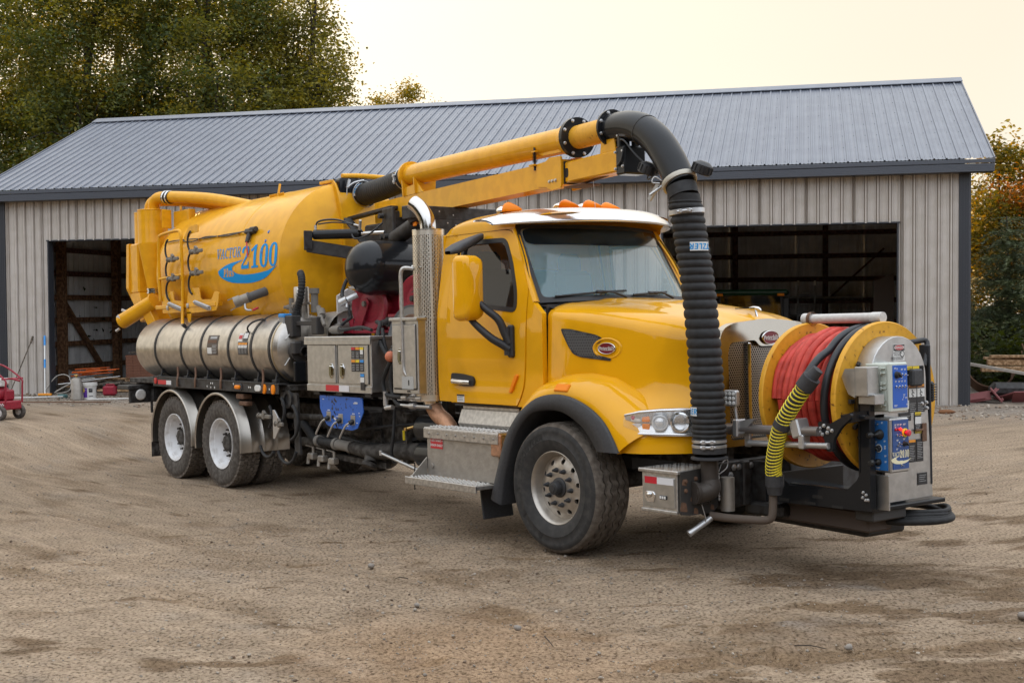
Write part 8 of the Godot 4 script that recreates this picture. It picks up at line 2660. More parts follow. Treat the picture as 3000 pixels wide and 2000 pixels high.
func make_tank() -> void:
	var ym: Material = M("yellow_dusty")
	var XL := Basis(Vector3.UP, Vector3.RIGHT, Vector3.FORWARD)
	var b := Mb.new()
	b.lathe([W(0.0, -8.72), W(0.35, -8.70), W(0.65, -8.62), W(0.85, -8.48), W(0.94, -8.33), W(TR, -8.2), W(TR, -7.0), W(TR, -5.95), W(TR, -4.88)], T(XL, V(0, TY, 0)), 96)
	var tank := part("debris_tank", b, ym, truck, "big yellow debris tank with blue lettering")
	b = Mb.new()
	for x: float in [-5.95]:
		b.lathe([W(TR, x - 0.006), W(TR + 0.0035, x), W(TR, x + 0.006)], T(XL, V(0, TY, 0)), 96)
	part("weld_seam", b, ym, tank)
	# front head: two curved sides meeting in an upright edge
	b = Mb.new()
	for s: float in [1.0, -1.0]:
		var rows := []
		for i in 33:
			var a := PI * (0.5 - i / 32.0)
			var c := V(-4.88, TY + sin(a) * TR, cos(a) * TR * s)
			var kz := 0.25 * s
			var yk := TY + sin(a) * 0.955
			var k := V(-4.88 + 0.235 * pow(maxf(0.0, 1 - pow((yk - TY) / 0.96, 2)), 0.65), yk, kz if absf(c.z) > 0.25 else c.z)
			var row: Array[Vector3] = []
			for j in 9:
				var t := j / 8.0
				row.append(c.lerp(k, t) + V(0.05 * sin(PI * t) * cos(a), 0, 0))
			row.append(V(k.x, k.y, 0.0))
			rows.append(row)
		b.grid(rows, 0, false, false, s < 0)
	part("tank_head", b, ym, tank)
	b = Mb.new()
	var lip := []
	for i in 29:
		var yk := TY + 0.955 * sin(PI * (0.5 - i / 28.0))
		var x := -4.88 + 0.235 * pow(maxf(0.0, 1 - pow((yk - TY) / 0.96, 2)), 0.65)
		var t := 0.05
		lip.append([V(x - 0.02, yk, 0.262), V(x + t, yk, 0.262), V(x + t, yk, 0.245), V(x - 0.02, yk, 0.245)])
	b.grid(lip, -1, true)
	b.box(V(-4.98, 3.585, 0.25), V(0.26, 0.035, 0.05), 0.004)
	part("head_flange", b, ym, tank)
	b = Mb.new()
	b.prism(soften(pv([-0.20, 2.95, 0.24, 2.95, 0.24, 3.55, 0.10, 3.63, -0.20, 3.63]), 0.06), -4.86, -4.78, T(FWD, Vector3.ZERO), 0.01)
	part("head_port_plate", b, M("black_paint"), truck)
	b = Mb.new()
	b.bar(V(-4.9, 3.44, -0.148), V(-4.74, 3.44, -0.118), 0.155, -1, 28)
	part("head_port", b, M("black_dusty"), truck)
	clamp_ring(V(-4.73, 3.44, -0.115), V(1, 0, 0.18), 0.152, 0.03, false)
	b = Mb.new()
	b.tube([V(-4.80, 3.645, 0.15), V(-4.80, 3.66, -0.05), V(-4.75, 3.655, -0.2), V(-4.6, 3.63, -0.35)], 0.03, 8, 4)
	part("port_hood", b, ym, truck)
	b = Mb.new()
	b.beam(V(-4.72, 3.60, 0.10), V(-4.72, 3.50, 0.13), 0.02, 0.03)
	b.tube([V(-4.72, 3.50, 0.13), V(-4.68, 3.56, 0.06), V(-4.64, 3.59, -0.05)], 0.014, 6, 4)
	b.bar(V(-4.72, 3.50, 0.135), V(-4.72, 3.42, 0.14), 0.006)
	part("port_latch", b, M("galvanized"), truck)
	# lettering and crescent wrapped on the tank's side
	b = Mb.new()
	letters(b, "VACTOR", 0.125, func(p: Vector2) -> Vector3: return tk(-6.15 + p.x - p.y * 0.10, 0.177 + p.y, 0.004), false, true, 0.93, 0, 0.05)
	letters(b, "2100", 0.272, func(p: Vector2) -> Vector3: return tk(-5.355 + p.x, 0.098 + p.y, 0.004), true, true, 1.08, 0, 0.06)
	b.drape(swoosh_full(), [], W(0.12, 0.2), func(p: Vector2) -> Vector3: return tk(-5.665 + p.x * 0.745, -0.0276 + p.y * 0.24, 0.004))
	part("tank_lettering", b, M("decal_blue"), tank)
	b = Mb.new()
	letters(b, "Plus", 0.095, func(p: Vector2) -> Vector3: return tk(-6.13 + p.x, -0.062 + p.y, 0.0055), true, true, 1.0, 0.25, 0.05)
	part("tank_lettering", b, M("yellow_dusty"), tank, "yellow word in the blue crescent")
	# drain valve with its camlock end
	var root := tk(-5.31, -0.32)
	var tip := V(-5.505, 2.19, 1.21)
	b = Mb.new()
	b.bar(root - (tip - root) * 0.1, root.lerp(tip, 0.52), 0.052, -1, 18)
	b.bar(root.lerp(tip, 0.50), root.lerp(tip, 0.56), 0.062, -1, 18)
	part("drain_valve_pipe", b, mat("valve_dark", lin(0.075, 0.072, 0.07), 0.65), tank)
	b = Mb.new()
	b.bar(root.lerp(tip, 0.56), root.lerp(tip, 0.80), 0.058, -1, 18)
	b.bar(root.lerp(tip, 0.80), tip, 0.066, -1, 18)
	b.beam(root.lerp(tip, 0.95) + V(0, 0.06, 0), tip + V(-0.05, 0.03, 0.06), 0.02, 0.012)
	b.beam(root.lerp(tip, 0.95) + V(0.0, -0.06, 0), tip + V(-0.02, -0.09, 0.04), 0.02, 0.012)
	part("valve_coupling", b, mat("valve_grey", lin(0.28, 0.25, 0.21), 0.6, 0.5), tank)
	b = Mb.new()
	b.tube([root.lerp(tip, 0.62) + V(0, -0.05, 0.02), root.lerp(tip, 0.6) + V(0.03, -0.13, 0.03), root.lerp(tip, 0.45) + V(0.05, -0.16, 0.03)], [0.016, 0.014, 0.012], 8, 4)
	part("valve_lever", b, M("galvanized"), tank)
	b = Mb.new()
	b.bar(root.lerp(tip, 0.42) + V(0.06, -0.163, 0.03), root.lerp(tip, 0.2) + V(0.06, -0.165, 0.05), 0.014, -1, 8)
	part("lever_grip", b, M("label_red"), tank)
	# lock valve, lever and cable on the side
	b = Mb.new()
	var lv := tk(-5.66, 0.41, 0.03)
	b.box(lv, V(0.22, 0.06, 0.06), 0.01, Basis(Vector3.RIGHT, -0.43))
	b.bar(lv + V(0.02, 0.02, 0), lv + V(0.14, 0.02, 0.0), 0.03)
	b.bar(lv, tk(-5.645, 0.27, 0.04), 0.024)
	b.bar(lv + V(-0.05, 0, 0), tk(-5.69, 0.30, 0.03), 0.014)
	part("lock_valve", b, M("worn_black"), tank)
	b = Mb.new()
	b.beam(tk(-5.64, 0.28, 0.05), tk(-5.605, 0.10, 0.02), 0.022, 0.008, 0.0, Vector3.BACK)
	part("lock_lever", b, M("tape_red"), tank)
	b = Mb.new()
	for k in 2:
		b.tube([tk(-5.74, 0.42, 0.03 + 0.01 * k), tk(-6.3, 0.425 - 0.02 * k, 0.02), tk(-6.9, 0.42 + 0.02 * k, 0.02), tk(-7.3, 0.44 - 0.04 * k, 0.02), tk(-7.75, 0.455, 0.02), tk(-8.15, 0.45, 0.02)], 0.0075, 6, 5)
	part("control_cable", b, M("hose_black"), tank)
	b = Mb.new()
	for x: float in [-6.0, -6.55, -7.1, -7.65]: b.box(tk(x, 0.425, 0.012), V(0.03, 0.03, 0.03), 0.004)
	part("cable_clip", b, ym, tank)
	b = Mb.new()
	for q: Vector2 in [W(-5.242, 0.383), W(-5.251, 0.27), W(-5.30, 0.14)]:
		b.lathe([W(0.022, 0.0), W(0.018, 0.006), W(0, 0.008)], T(Basis(Vector3.RIGHT, PI / 2 - q.y / TR), tk(q.x, q.y)), 10)
	part("plug", b, M("decal_blue_dark"), tank)
	b = Mb.new()
	b.box(tk(-5.91, 1.15, 0.06), V(0.03, 0.16, 0.02), 0.004, Basis(Vector3.RIGHT, -0.2))
	b.box(tk(-5.95, 1.12, 0.005), V(0.36, 0.012, 0.05), 0.002, Basis(Vector3.RIGHT, -1.1))
	part("lifting_eye", b, ym, tank)
	# hoist frame beneath
	b = Mb.new()
	b.box(V(-6.6, 1.55, 0.45), V(3.4, 0.30, 0.10), 0.01); b.box(V(-6.6, 1.55, -0.45), V(3.4, 0.30, 0.10), 0.01)
	b.box(V(-5.2, 1.55, 0), V(0.12, 0.5, 1.3), 0.01)
	part("tank_cradle", b, M("frame_dusty"), truck)
	# ---- the water tank slung at the side
	b = Mb.new()
	b.lathe([W(0, -8.64), W(0.20, -8.62), W(0.33, -8.56), W(0.385, -8.49), W(0.40, -8.42), W(0.40, -4.66), W(0.398, -4.63), W(0.385, -4.60), W(0.375, -4.575), W(0.30, -4.53), W(0.15, -4.50), W(0.0, -4.495)], T(XL, V(0, 1.65, 0.80)), 72)
	var wt := part("water_tank", b, M("steel_tank"), truck, "stainless water tank with six black straps")
	for x: float in [-7.83, -7.03, -6.46, -5.72, -5.15, -4.72]:
		b = Mb.new()
		b.lathe([W(0.401, x - 0.022), W(0.408, x - 0.020), W(0.408, x + 0.020), W(0.401, x + 0.022)], T(XL, V(0, 1.65, 0.80)), 64)
		b.box(V(x, 1.36, 1.09), V(0.035, 0.05, 0.05), 0.004)
		b.bar(V(x, 1.37, 1.10), V(x, 1.27, 1.13), 0.011)
		b.box(V(x, 1.29, 1.12), V(0.10, 0.04, 0.05), 0.004)
		part("tank_strap", b, M("black_plastic"), wt)
	b = Mb.new()
	b.lathe([W(0.401, -4.665), W(0.4035, -4.66), W(0.4035, -4.648), W(0.401, -4.643)], T(XL, V(0, 1.65, 0.80)), 64)
	part("weld_seam", b, mat("weld_tan", lin(0.40, 0.31, 0.17), 0.5, 0.6), wt)
	var wl := func(p: Vector2) -> Vector3: return V(p.x, 1.65 + sin(p.y / 0.4) * 0.403, 0.80 + cos(p.y / 0.4) * 0.403)
	var wl2 := func(p: Vector2) -> Vector3: return V(p.x, 1.65 + sin(p.y / 0.4) * 0.405, 0.80 + cos(p.y / 0.4) * 0.405)
	for q: Array in [[-6.275, -0.07, -5.995, 0.17, "label_dark", 0], [-6.265, -0.055, -6.145, 0.02, "label_white", 1], [-6.21, 0.125, -6.03, 0.155, "print_grey", 1], [-6.26, 0.075, -6.02, 0.11, "rust", 1], [-5.465, -0.065, -5.225, 0.085, "label_black", 0], [-5.455, 0.05, -5.385, 0.075, "label_orange", 1], [-5.38, 0.05, -5.31, 0.075, "label_orange", 1], [-5.305, 0.05, -5.235, 0.075, "label_orange", 1],
		[-5.455, 0.015, -5.385, 0.047, "label_white", 1], [-5.38, 0.015, -5.31, 0.047, "label_white", 1], [-5.305, 0.015, -5.235, 0.047, "label_white", 1], [-5.475, 0.09, -5.375, 0.19, "label_white", 0], [-5.468, 0.12, -5.385, 0.165, "label_red", 1], [-5.468, 0.14, -5.43, 0.165, "decal_blue_dark", 1], [-5.355, 0.09, -5.245, 0.21, "label_black", 0], [-5.35, 0.125, -5.25, 0.19, "label_white", 1]]:
		b = Mb.new()
		b.drape(rect(q[0], q[1], q[2], q[3]), [], W(0.5, 0.03), wl2 if q[5] else wl)
		part("tank_label", b, mat("label_dark", lin(0.07, 0.05, 0.04), 0.5) if q[4] == "label_dark" else M(q[4]), wt)
	b = Mb.new()
	for k in 5:
		for i in 3:
			var y0 := 0.003 - 0.012 * k
			b.drape(rect(-5.45 + 0.075 * i, y0 - 0.004, -5.39 + 0.075 * i - 0.01 * (k % 2), y0), [], W(0.5, 0.03), wl2)
	for k in 6: b.drape(rect(-6.135, 0.04 - 0.018 * k, -6.01 - 0.015 * (k % 2), 0.047 - 0.018 * k), [], W(0.5, 0.03), wl2)
	part("label_print", b, M("print_grey"), wt)
	b = Mb.new()
	b.tube([V(-5.24, 1.84, 1.17), V(-5.23, 1.90, 1.19), V(-5.19, 1.96, 1.14), V(-5.12, 1.99, 1.06), V(-5.10, 1.97, 1.03)], 0.011, 7, 4)
	part("tank_handle", b, M("black_plastic"), wt)
	# outlet valve gear on its front end
	b = Mb.new()
	b.lathe([W(0.09, -4.53), W(0.09, -4.42), W(0.12, -4.415), W(0.12, -4.39), W(0.05, -4.38), W(0.05, -4.3)], T(XL, V(0, 1.62, 0.98)), 18)
	b.box(V(-4.38, 1.66, 1.05), V(0.10, 0.14, 0.10), 0.015)
	part("tank_outlet", b, M("worn_black"), wt)
	b = Mb.new()
	b.box(V(-4.36, 1.40, 1.02), V(0.05, 0.22, 0.14), 0.01)
	part("outlet_box", b, M("black_paint"), wt)
	b = Mb.new()
	for q: Array in [[1.83, 1.04, 1.76, 1.10], [1.55, 1.06, 1.47, 1.12]]: b.bar(V(-4.505, q[0], q[1]), V(-4.51, q[2], q[3]), 0.006)
	part("sight_mark", b, M("label_white"), wt)
# ---------------- pumps, boxes and reels between tank and cab

func latch(at: Vector3, parent: Node) -> void:   # a paddle latch on a face that looks to +z
	var b := Mb.new()
	var p := PackedVector2Array()
	for q: Vector2 in [W(-0.02, 0.075), W(0.02, 0.075), W(0.045, 0.03), W(0.045, -0.03), W(0.02, -0.075), W(-0.02, -0.075), W(-0.045, -0.03), W(-0.045, 0.03)]: p.append(q + W(at.x, at.y))
	b.prism(p, at.z, at.z + 0.006, Transform3D(), 0.002)
	b.prism(round_rect(at.x - 0.022, at.y - 0.055, at.x + 0.022, at.y + 0.055, 0.008), at.z + 0.006, at.z + 0.02, Transform3D(), 0.005)
	part("door_latch", b, M("chrome"), parent)

func make_midship() -> void:
	var b := Mb.new()
	# stainless toolbox with two doors
	b.box(V(-3.265, 1.50, 0.92), V(1.245, 0.545, 0.55), 0.006)
	b.box(V(-3.265, 1.765, 0.93), V(1.28, 0.035, 0.58), 0.006)
	b.box(V(-3.265, 1.725, 1.214), V(1.28, 0.05, 0.012), 0.003)
	b.box(V(-3.265, 1.25, 1.197), V(1.25, 0.07, 0.014), 0.004)
	var tb := part("side_toolbox", b, M("steel_box"), truck, "stainless toolbox with two doors")
	for k in 2:
		b = Mb.new()
		var x0: float = [-3.86, -3.24][k]; var x1: float = [-3.30, -2.69][k]
		b.prism(round_rect(x0, 1.305, x1, 1.695, 0.01), 1.194, 1.208, Transform3D(), 0.004)
		part("toolbox_door", b, M("steel_box"), tb)
		latch(V(-3.375 if k == 0 else -3.165, 1.43, 1.208), tb)
	b = Mb.new()
	for x: float in [-3.868, -3.27, -2.682]: b.box(V(x, 1.50, 1.1955), V(0.008, 0.39, 0.004))
	part("door_gap", b, M("groove"), tb)
	tape(V(-3.50, 1.255, 1.205), 0.26, 0.062, "tape_red", tb); tape(V(-3.24, 1.255, 1.205), 0.19, 0.062, "tape_white", tb)
	for i in 3:
		for j in 2:
			var c := V(-2.95 + 0.078 * i, 1.615 - 0.125 * j, 1.209)
			b = Mb.new(); b.box(c, V(0.073, 0.12, 0.003)); part("box_label", b, M("label_black"), tb)
			b = Mb.new(); b.box(c + V(0, 0.045, 0.0022), V(0.069, 0.026, 0.002)); part("box_label", b, M([["label_red", "label_orange", "label_yellow"], ["label_orange", "label_yellow", "label_blue"]][j][i]), tb)
	b = Mb.new(); b.box(V(-2.79, 1.33, 1.209), V(0.073, 0.165, 0.003)); part("box_label", b, M("label_black"), tb)
	b = Mb.new(); b.box(V(-2.79, 1.395, 1.2112), V(0.069, 0.028, 0.002)); part("box_label", b, M("label_blue"), tb)
	b = Mb.new(); b.box(V(-2.79, 1.35, 1.2112), V(0.069, 0.05, 0.002)); b.box(V(-2.795, 1.625, 1.2112), V(0.05, 0.045, 0.002)); part("box_label", b, M("label_white"), tb)
	b = Mb.new()
	for i in 3:
		for j in 2:
			for k in 4: b.box(V(-2.952 + 0.078 * i, 1.622 - 0.125 * j - 0.017 * k, 1.2112), V(0.055 - 0.008 * (k % 2), 0.005, 0.001))
	part("label_print", b, M("print_grey"), tb)
	b = Mb.new()
	for x: float in [-3.75, -3.3, -2.75]: b.box(V(x, 1.205, 1.05), V(0.12, 0.06, 0.25), 0.006)
	b.box(V(-3.27, 1.19, 0.85), V(1.2, 0.05, 0.1), 0.006)
	part("toolbox_bracket", b, M("black_dusty"), truck)
	# blue valve panel with three levers
	b = Mb.new()
	b.prism(soften(pv([-3.725, 1.17, -2.90, 1.165, -2.885, 1.02, -3.0, 0.855, -3.10, 0.83, -3.50, 0.84, -3.60, 0.87, -3.72, 1.03]), 0.012), 1.14, 1.15, Transform3D(), 0.003)
	var bp := part("valve_panel", b, M("panel_blue"), truck)
	for k in 3:
		var x: float = [-3.545, -3.31, -3.075][k]
		var y: float = [0.955, 0.94, 0.935][k]
		b = Mb.new(); b.box(V(x, y, 1.152), V(0.085, 0.10, 0.006), 0.002); part("lever_plate", b, M("steel_dusty"), bp)
		b = Mb.new(); b.bar(V(x, y - 0.01, 1.15), V(x - 0.01, y - 0.03, 1.19), 0.026); part("lever_boot", b, M("knob_black"), bp)
		b = Mb.new(); b.tube([V(x - 0.01, y - 0.03, 1.19), V(x - 0.06, y - 0.06, 1.205), V(x - 0.14, y - 0.15, 1.21), V(x - 0.17, y - 0.19, 1.21)], 0.011, 7, 4); part("valve_lever", b, M("galvanized"), bp)
	b = Mb.new(face(V(-3.3, 1.0, 1.1505), Vector3.RIGHT, Vector3.UP))
	for q: Array in [[0.285, 0.115, 0.06], [0.275, 0.105, 0.08], [-0.245, 0.02, 0.045], [0.235, 0.0, 0.045], [-0.35, 0.13, 0.03], [0.34, 0.01, 0.02], [0.35, -0.02, 0.02], [-0.07, -0.04, 0.05], [0.12, -0.13, 0.03], [0.30, -0.09, 0.03]]: b.box(V(q[0], q[1], 0.001), V(q[2], 0.008, 0.002))
	swoosh(b, T(Basis().scaled(V(0.06, 0.06, 1)), V(-0.09, -0.06, 0.0008)))
	part("panel_print", b, M("label_white"), bp)
	b = Mb.new()
	var dr := RandomNumberGenerator.new(); dr.seed = 4
	for k in 16: b.box(V(-3.42 + dr.randfn() * 0.06, 1.13 - 0.018 * k + dr.randfn() * 0.02, 1.1505), V(0.012 + 0.02 * dr.randf(), 0.02 + 0.02 * dr.randf(), 0.001), 0, Basis(Vector3.BACK, dr.randf()))
	part("oil_stain", b, M("worn_black"), bp)
	# tall narrow box beside the stack
	b = Mb.new()
	b.box(V(-2.06, 1.585, 1.03), V(0.43, 0.70, 0.33), 0.006)
	b.box(V(-2.06, 1.935, 1.035), V(0.46, 0.03, 0.37), 0.005)
	var nb := part("narrow_toolbox", b, M("steel_box"), truck, "tall narrow stainless toolbox")
	b = Mb.new(); b.prism(round_rect(-2.245, 1.285, -1.875, 1.885, 0.01), 1.194, 1.206, Transform3D(), 0.004); part("toolbox_door", b, M("steel_box"), nb)
	latch(V(-2.12, 1.585, 1.206), nb)
	b = Mb.new()
	b.box(V(-2.06, 1.58, 1.1956), V(0.385, 0.615, 0.003))
	part("door_gap", b, M("groove"), nb)
	b = Mb.new(); b.box(V(-2.01, 1.34, 1.2068), V(0.19, 0.12, 0.002)); part("box_label", b, mat("faded_label", lin(0.40, 0.40, 0.385), 0.6), nb)
	b = Mb.new(); b.box(V(-1.99, 1.34, 1.2078), V(0.018, 0.05, 0.002)); b.box(V(-2.01, 1.258, 1.2), V(0.04, 0.015, 0.004)); part("box_mark", b, M("knob_black"), nb)
	# exhaust stack: pipe, curved tip, slotted guard
	var sx := -1.935; var sz := 0.985
	b = Mb.new()
	b.bar(V(sx, 1.1, sz), V(sx, 2.75, sz), 0.085, -1, 20, false)
	b.tube([V(sx, 2.72, sz), V(sx, 2.82, sz), V(sx - 0.025, 2.90, sz + 0.01), V(sx - 0.09, 2.985, sz + 0.03), V(sx - 0.16, 3.035, sz + 0.05)], 0.078, 22, 6, false)
	part("exhaust_pipe", b, M("stainless_shiny"), truck)
	b = Mb.new()
	var n := 108
	for i in n:
		var a0 := TAU * i / n; var a1 := TAU * (i + 1) / n
		var p0 := V(cos(a0) * 0.152, 0, sin(a0) * 0.152); var p1 := V(cos(a1) * 0.152, 0, sin(a1) * 0.152)
		var o := V(sx, 0, sz)
		var holed := i % 2 == 0 and not (i % 36 == 8)
		if not holed:
			b.quad(o + p1 + V(0, 1.165, 0), o + p0 + V(0, 1.165, 0), o + p0 + V(0, 2.77, 0), o + p1 + V(0, 2.77, 0), 0)
			continue
		b.quad(o + p1 + V(0, 1.165, 0), o + p0 + V(0, 1.165, 0), o + p0 + V(0, 1.225, 0), o + p1 + V(0, 1.225, 0), 0)
		b.quad(o + p1 + V(0, 2.72, 0), o + p0 + V(0, 2.72, 0), o + p0 + V(0, 2.77, 0), o + p1 + V(0, 2.77, 0), 0)
		var yy := 1.225 - (0.019 if i % 4 == 0 else 0.0)
		while yy < 2.72:
			var t0 := maxf(yy + 0.028, 1.225); var t1 := minf(yy + 0.038, 2.72)
			if t1 > t0: b.quad(o + p1 + V(0, t0, 0), o + p0 + V(0, t0, 0), o + p0 + V(0, t1, 0), o + p1 + V(0, t1, 0), 0)
			yy += 0.038
	part("exhaust_guard", b, mat("guard_steel", lin(0.74, 0.69, 0.60), 0.34, 1), truck, "slotted stainless guard round the exhaust")
	b = Mb.new()
	for y: float in [1.167, 2.768]: b.lathe([W(0.150, -0.006), W(0.156, -0.004), W(0.156, 0.004), W(0.150, 0.006)], T(Basis(), V(sx, y, sz)), 48)
	for q: Vector2 in [W(2.43, 2.2), W(1.95, 0.9), W(2.41, 1.2), W(1.36, 2.3)]: b.lathe([W(0.014, 0), W(0.012, 0.012), W(0, 0.014)], T(Basis(Vector3.UP, -q.y + PI / 2) * ZUP, V(sx + cos(q.y) * 0.152, q.x, sz + sin(q.y) * 0.152)), 8)
	part("guard_rim", b, M("stainless_shiny"), truck)
	b = Mb.new()
	b.tube([V(sx, 1.20, sz), V(sx + 0.01, 1.12, sz), V(sx + 0.10, 1.03, sz), V(sx + 0.22, 0.97, sz), V(sx + 0.30, 0.90, sz + 0.01), V(sx + 0.31, 0.84, sz + 0.01)], 0.076, 18, 6)
	part("exhaust_elbow", b, M("hot_pipe"), truck)
	b = Mb.new()
	var gx := sx - 0.10
	b.tube([V(gx + 0.02, 2.41, sz + 0.13), V(gx - 0.03, 2.415, sz + 0.20), V(gx - 0.05, 2.36, sz + 0.22), V(gx - 0.05, 2.2, sz + 0.22), V(gx - 0.045, 1.6, sz + 0.22), V(gx - 0.035, 1.46, sz + 0.22), V(gx, 1.40, sz + 0.20), V(gx + 0.05, 1.385, sz + 0.13)], 0.019, 10, 6)
	part("grab_handle", b, M("aluminium"), truck)
	# black air receiver lying across
	b = Mb.new()
	b.lathe([W(0, -0.99), W(0.12, -0.975), W(0.21, -0.92), W(0.265, -0.84), W(0.285, -0.76), W(0.288, -0.74), W(0.285, -0.72), W(0.285, 0.72), W(0.21, 0.9), W(0, 0.97)], T(Basis(Vector3.RIGHT, Vector3.FORWARD, Vector3.UP), V(-3.33, 2.49, 0)), 48)
	var ar := part("air_receiver", b, M("black_paint"), truck, "black air receiver tank lying across the frame")
	b = Mb.new()
	b.bar(V(-3.40, 2.21, 0.86), V(-3.46, 2.16, 0.95), 0.032, -1, 12); b.bar(V(-3.46, 2.16, 0.95), V(-3.52, 2.13, 1.0), 0.042, -1, 10)
	b.bar(V(-3.46, 2.14, 0.95), V(-3.44, 2.08, 0.97), 0.014)
	part("receiver_valve", b, M("galvanized"), ar)
	b = Mb.new(); b.box(V(-3.39, 2.285, 0.935), V(0.09, 0.03, 0.004), 0, Basis(Vector3.RIGHT, 0.7)); part("receiver_plate", b, M("label_white"), ar)
	b = Mb.new()
	b.tube([V(-3.75, 2.45, 0.6), V(-3.80, 2.40, 0.72), V(-3.78, 2.28, 0.8), V(-3.72, 2.22, 0.85), V(-3.6, 2.16, 0.9)], 0.02, 8, 5)
	part("receiver_hose", b, M("rubber_hose"), truck)
	# strainer with its breather bend and corrugated hose
	b = Mb.new()
	b.lathe([W(0.085, 0.0), W(0.085, 0.16), W(0.115, 0.165), W(0.115, 0.185), W(0.09, 0.19), W(0.09, 0.35), W(0.085, 0.36), W(0, 0.36)], T(Basis(), V(-4.63, 1.98, 0.82)), 22)
	b.tube([V(-4.63, 2.33, 0.82), V(-4.63, 2.43, 0.82), V(-4.61, 2.485, 0.83), V(-4.55, 2.50, 0.87), V(-4.51, 2.47, 0.90)], 0.034, 12, 5)
	part("strainer", b, M("steel_tank"), truck)
	b = Mb.new()
	var hp := [V(-4.52, 2.485, 0.89), V(-4.45, 2.45, 0.92), V(-4.41, 2.36, 0.94), V(-4.43, 2.22, 0.95), V(-4.50, 2.10, 0.95), V(-4.53, 2.0, 0.95)]
	var fine := []; var rad := []
	for i in 81:
		var t := i / 80.0 * 5; var k := mini(int(t), 4)
		fine.append((hp[k] as Vector3).cubic_interpolate(hp[k + 1], hp[maxi(k - 1, 0)], hp[mini(k + 2, 5)], t - k))
		rad.append(0.036 + (0.006 if i % 4 < 2 else 0.0))
	b.tube(fine, rad, 14, 1)
	b.bar(V(-4.53, 1.99, 0.95), V(-4.53, 2.05, 0.95), 0.048)
	part("breather_hose", b, M("rubber_hose"), truck)
	b = Mb.new()
	b.bar(V(-4.47, 2.05, 0.75), V(-4.47, 2.26, 0.75), 0.04, -1, 12); b.bar(V(-4.47, 2.26, 0.75), V(-4.47, 2.32, 0.75), 0.055, -1, 12)
	part("vent_stub", b, M("pipe_grey"), truck)
	b = Mb.new()
	b.bar(V(-4.80, 2.05, 0.85), V(-4.80, 2.22, 0.85), 0.035, -1, 10); b.bar(V(-4.90, 2.12, 0.85), V(-4.72, 2.12, 0.85), 0.03, -1, 10); b.bar(V(-4.95, 2.12, 0.86), V(-4.9, 2.12, 0.86), 0.02)
	b.bar(V(-4.3, 2.10, 0.8), V(-4.0, 1.98, 0.95), 0.03, -1, 10); b.bar(V(-4.15, 2.06, 0.85), V(-4.02, 2.0, 0.92), 0.04, -1, 10)
	b.bar(V(-4.0, 2.0, 0.95), V(-3.88, 1.90, 0.98), 0.022, -1, 8)
	part("pump_fitting", b, mat("fitting_dusty", lin(0.20, 0.18, 0.155), 0.7, 0.4), truck)
	b = Mb.new()
	b.box(V(-4.66, 1.93, 1.02), V(0.12, 0.18, 0.10), 0.012)
	part("actuator", b, mat("actuator_grey", lin(0.30, 0.31, 0.32), 0.45, 0.6), truck)
	b = Mb.new(); b.box(V(-4.66, 2.02, 1.02), V(0.13, 0.045, 0.11), 0.01); b.box(V(-4.66, 1.84, 1.02), V(0.13, 0.03, 0.11), 0.01); part("actuator_cap", b, M("label_blue"), truck)
	b = Mb.new(); b.box(V(-4.72, 1.93, 1.06), V(0.03, 0.04, 0.03), 0.008); part("actuator_port", b, M("label_red"), truck)
	b = Mb.new()
	b.box(V(-4.52, 1.90, 1.0), V(0.16, 0.24, 0.12), 0.01); b.box(V(-4.25, 1.93, 0.98), V(0.5, 0.05, 0.06), 0.006); b.box(V(-4.02, 1.90, 0.98), V(0.12, 0.19, 0.10), 0.01)
	part("solenoid_block", b, M("worn_black"), truck)
	b = Mb.new()
	b.lathe([W(0, -0.3), W(0.2, -0.27), W(0.27, -0.15), W(0.28, 0.3)], T(Basis(Vector3.UP, Vector3.RIGHT, Vector3.FORWARD), V(-4.25, 1.78, 0.62)), 24)
	part("water_tank_neck", b, M("steel_dusty"), truck)
	b = Mb.new()
	b.prism(pv([-0.74, 1.84, -0.42, 1.84, -0.46, 2.26, -0.60, 2.30, -0.74, 2.22]), -4.02, -4.0, T(FWD, Vector3.ZERO), 0.004)
	part("gauge_panel", b, M("dirty_white"), truck)
	b = Mb.new()
	for k in 4: b.tube([V(-3.98, 2.12 - 0.07 * k, 0.60), V(-3.90, 2.10 - 0.07 * k, 0.66), V(-3.84, 2.02 - 0.05 * k, 0.68), V(-3.80, 1.90, 0.66)], 0.012, 6, 5)
	b.tube([V(-3.62, 1.98, 0.80), V(-3.66, 1.90, 0.9), V(-3.5, 1.85, 1.0), V(-3.1, 1.87, 1.02), V(-2.85, 1.84, 1.05)], 0.018, 8, 5)
	part("water_hose", b, M("rubber_hose"), truck)
	b = Mb.new()
	b.bar(V(-3.98, 2.12, 0.60), V(-3.92, 2.12, 0.64), 0.03); b.bar(V(-3.75, 1.85, 0.95), V(-3.6, 1.85, 0.95), 0.045); b.bar(V(-3.80, 1.85, 0.95), V(-3.75, 1.85, 0.95), 0.03)
	part("pump_knob", b, M("fitting_dusty"), truck)
	# red hand reels and a steel one
	for k in 2:
		var c: Vector3 = [V(-3.55, 2.09, 0.55), V(-2.70, 2.12, 0.52)][k]
		b = Mb.new()
		var tt := T(Basis(Vector3.UP, 0.15) * ZUP, c)
		b.lathe([W(0.05, 0.08), W(0.17, 0.07), W(0.20, 0.09), W(0.26, 0.10), W(0.275, 0.085), W(0.275, 0.065), W(0.24, 0.05), W(0.15, 0.04), W(0.15, -0.12), W(0.25, -0.13), W(0.275, -0.14), W(0.26, -0.16), W(0.0, -0.15)], tt, 40)
		part("red_reel", b, M("red_paint"), truck)
		b = Mb.new()
		b.lathe([W(0.0, 0.085), W(0.10, 0.083), W(0.15, 0.068)], tt, 24)
		part("reel_hub", b, M("worn_black") if k else M("red_paint"), truck)
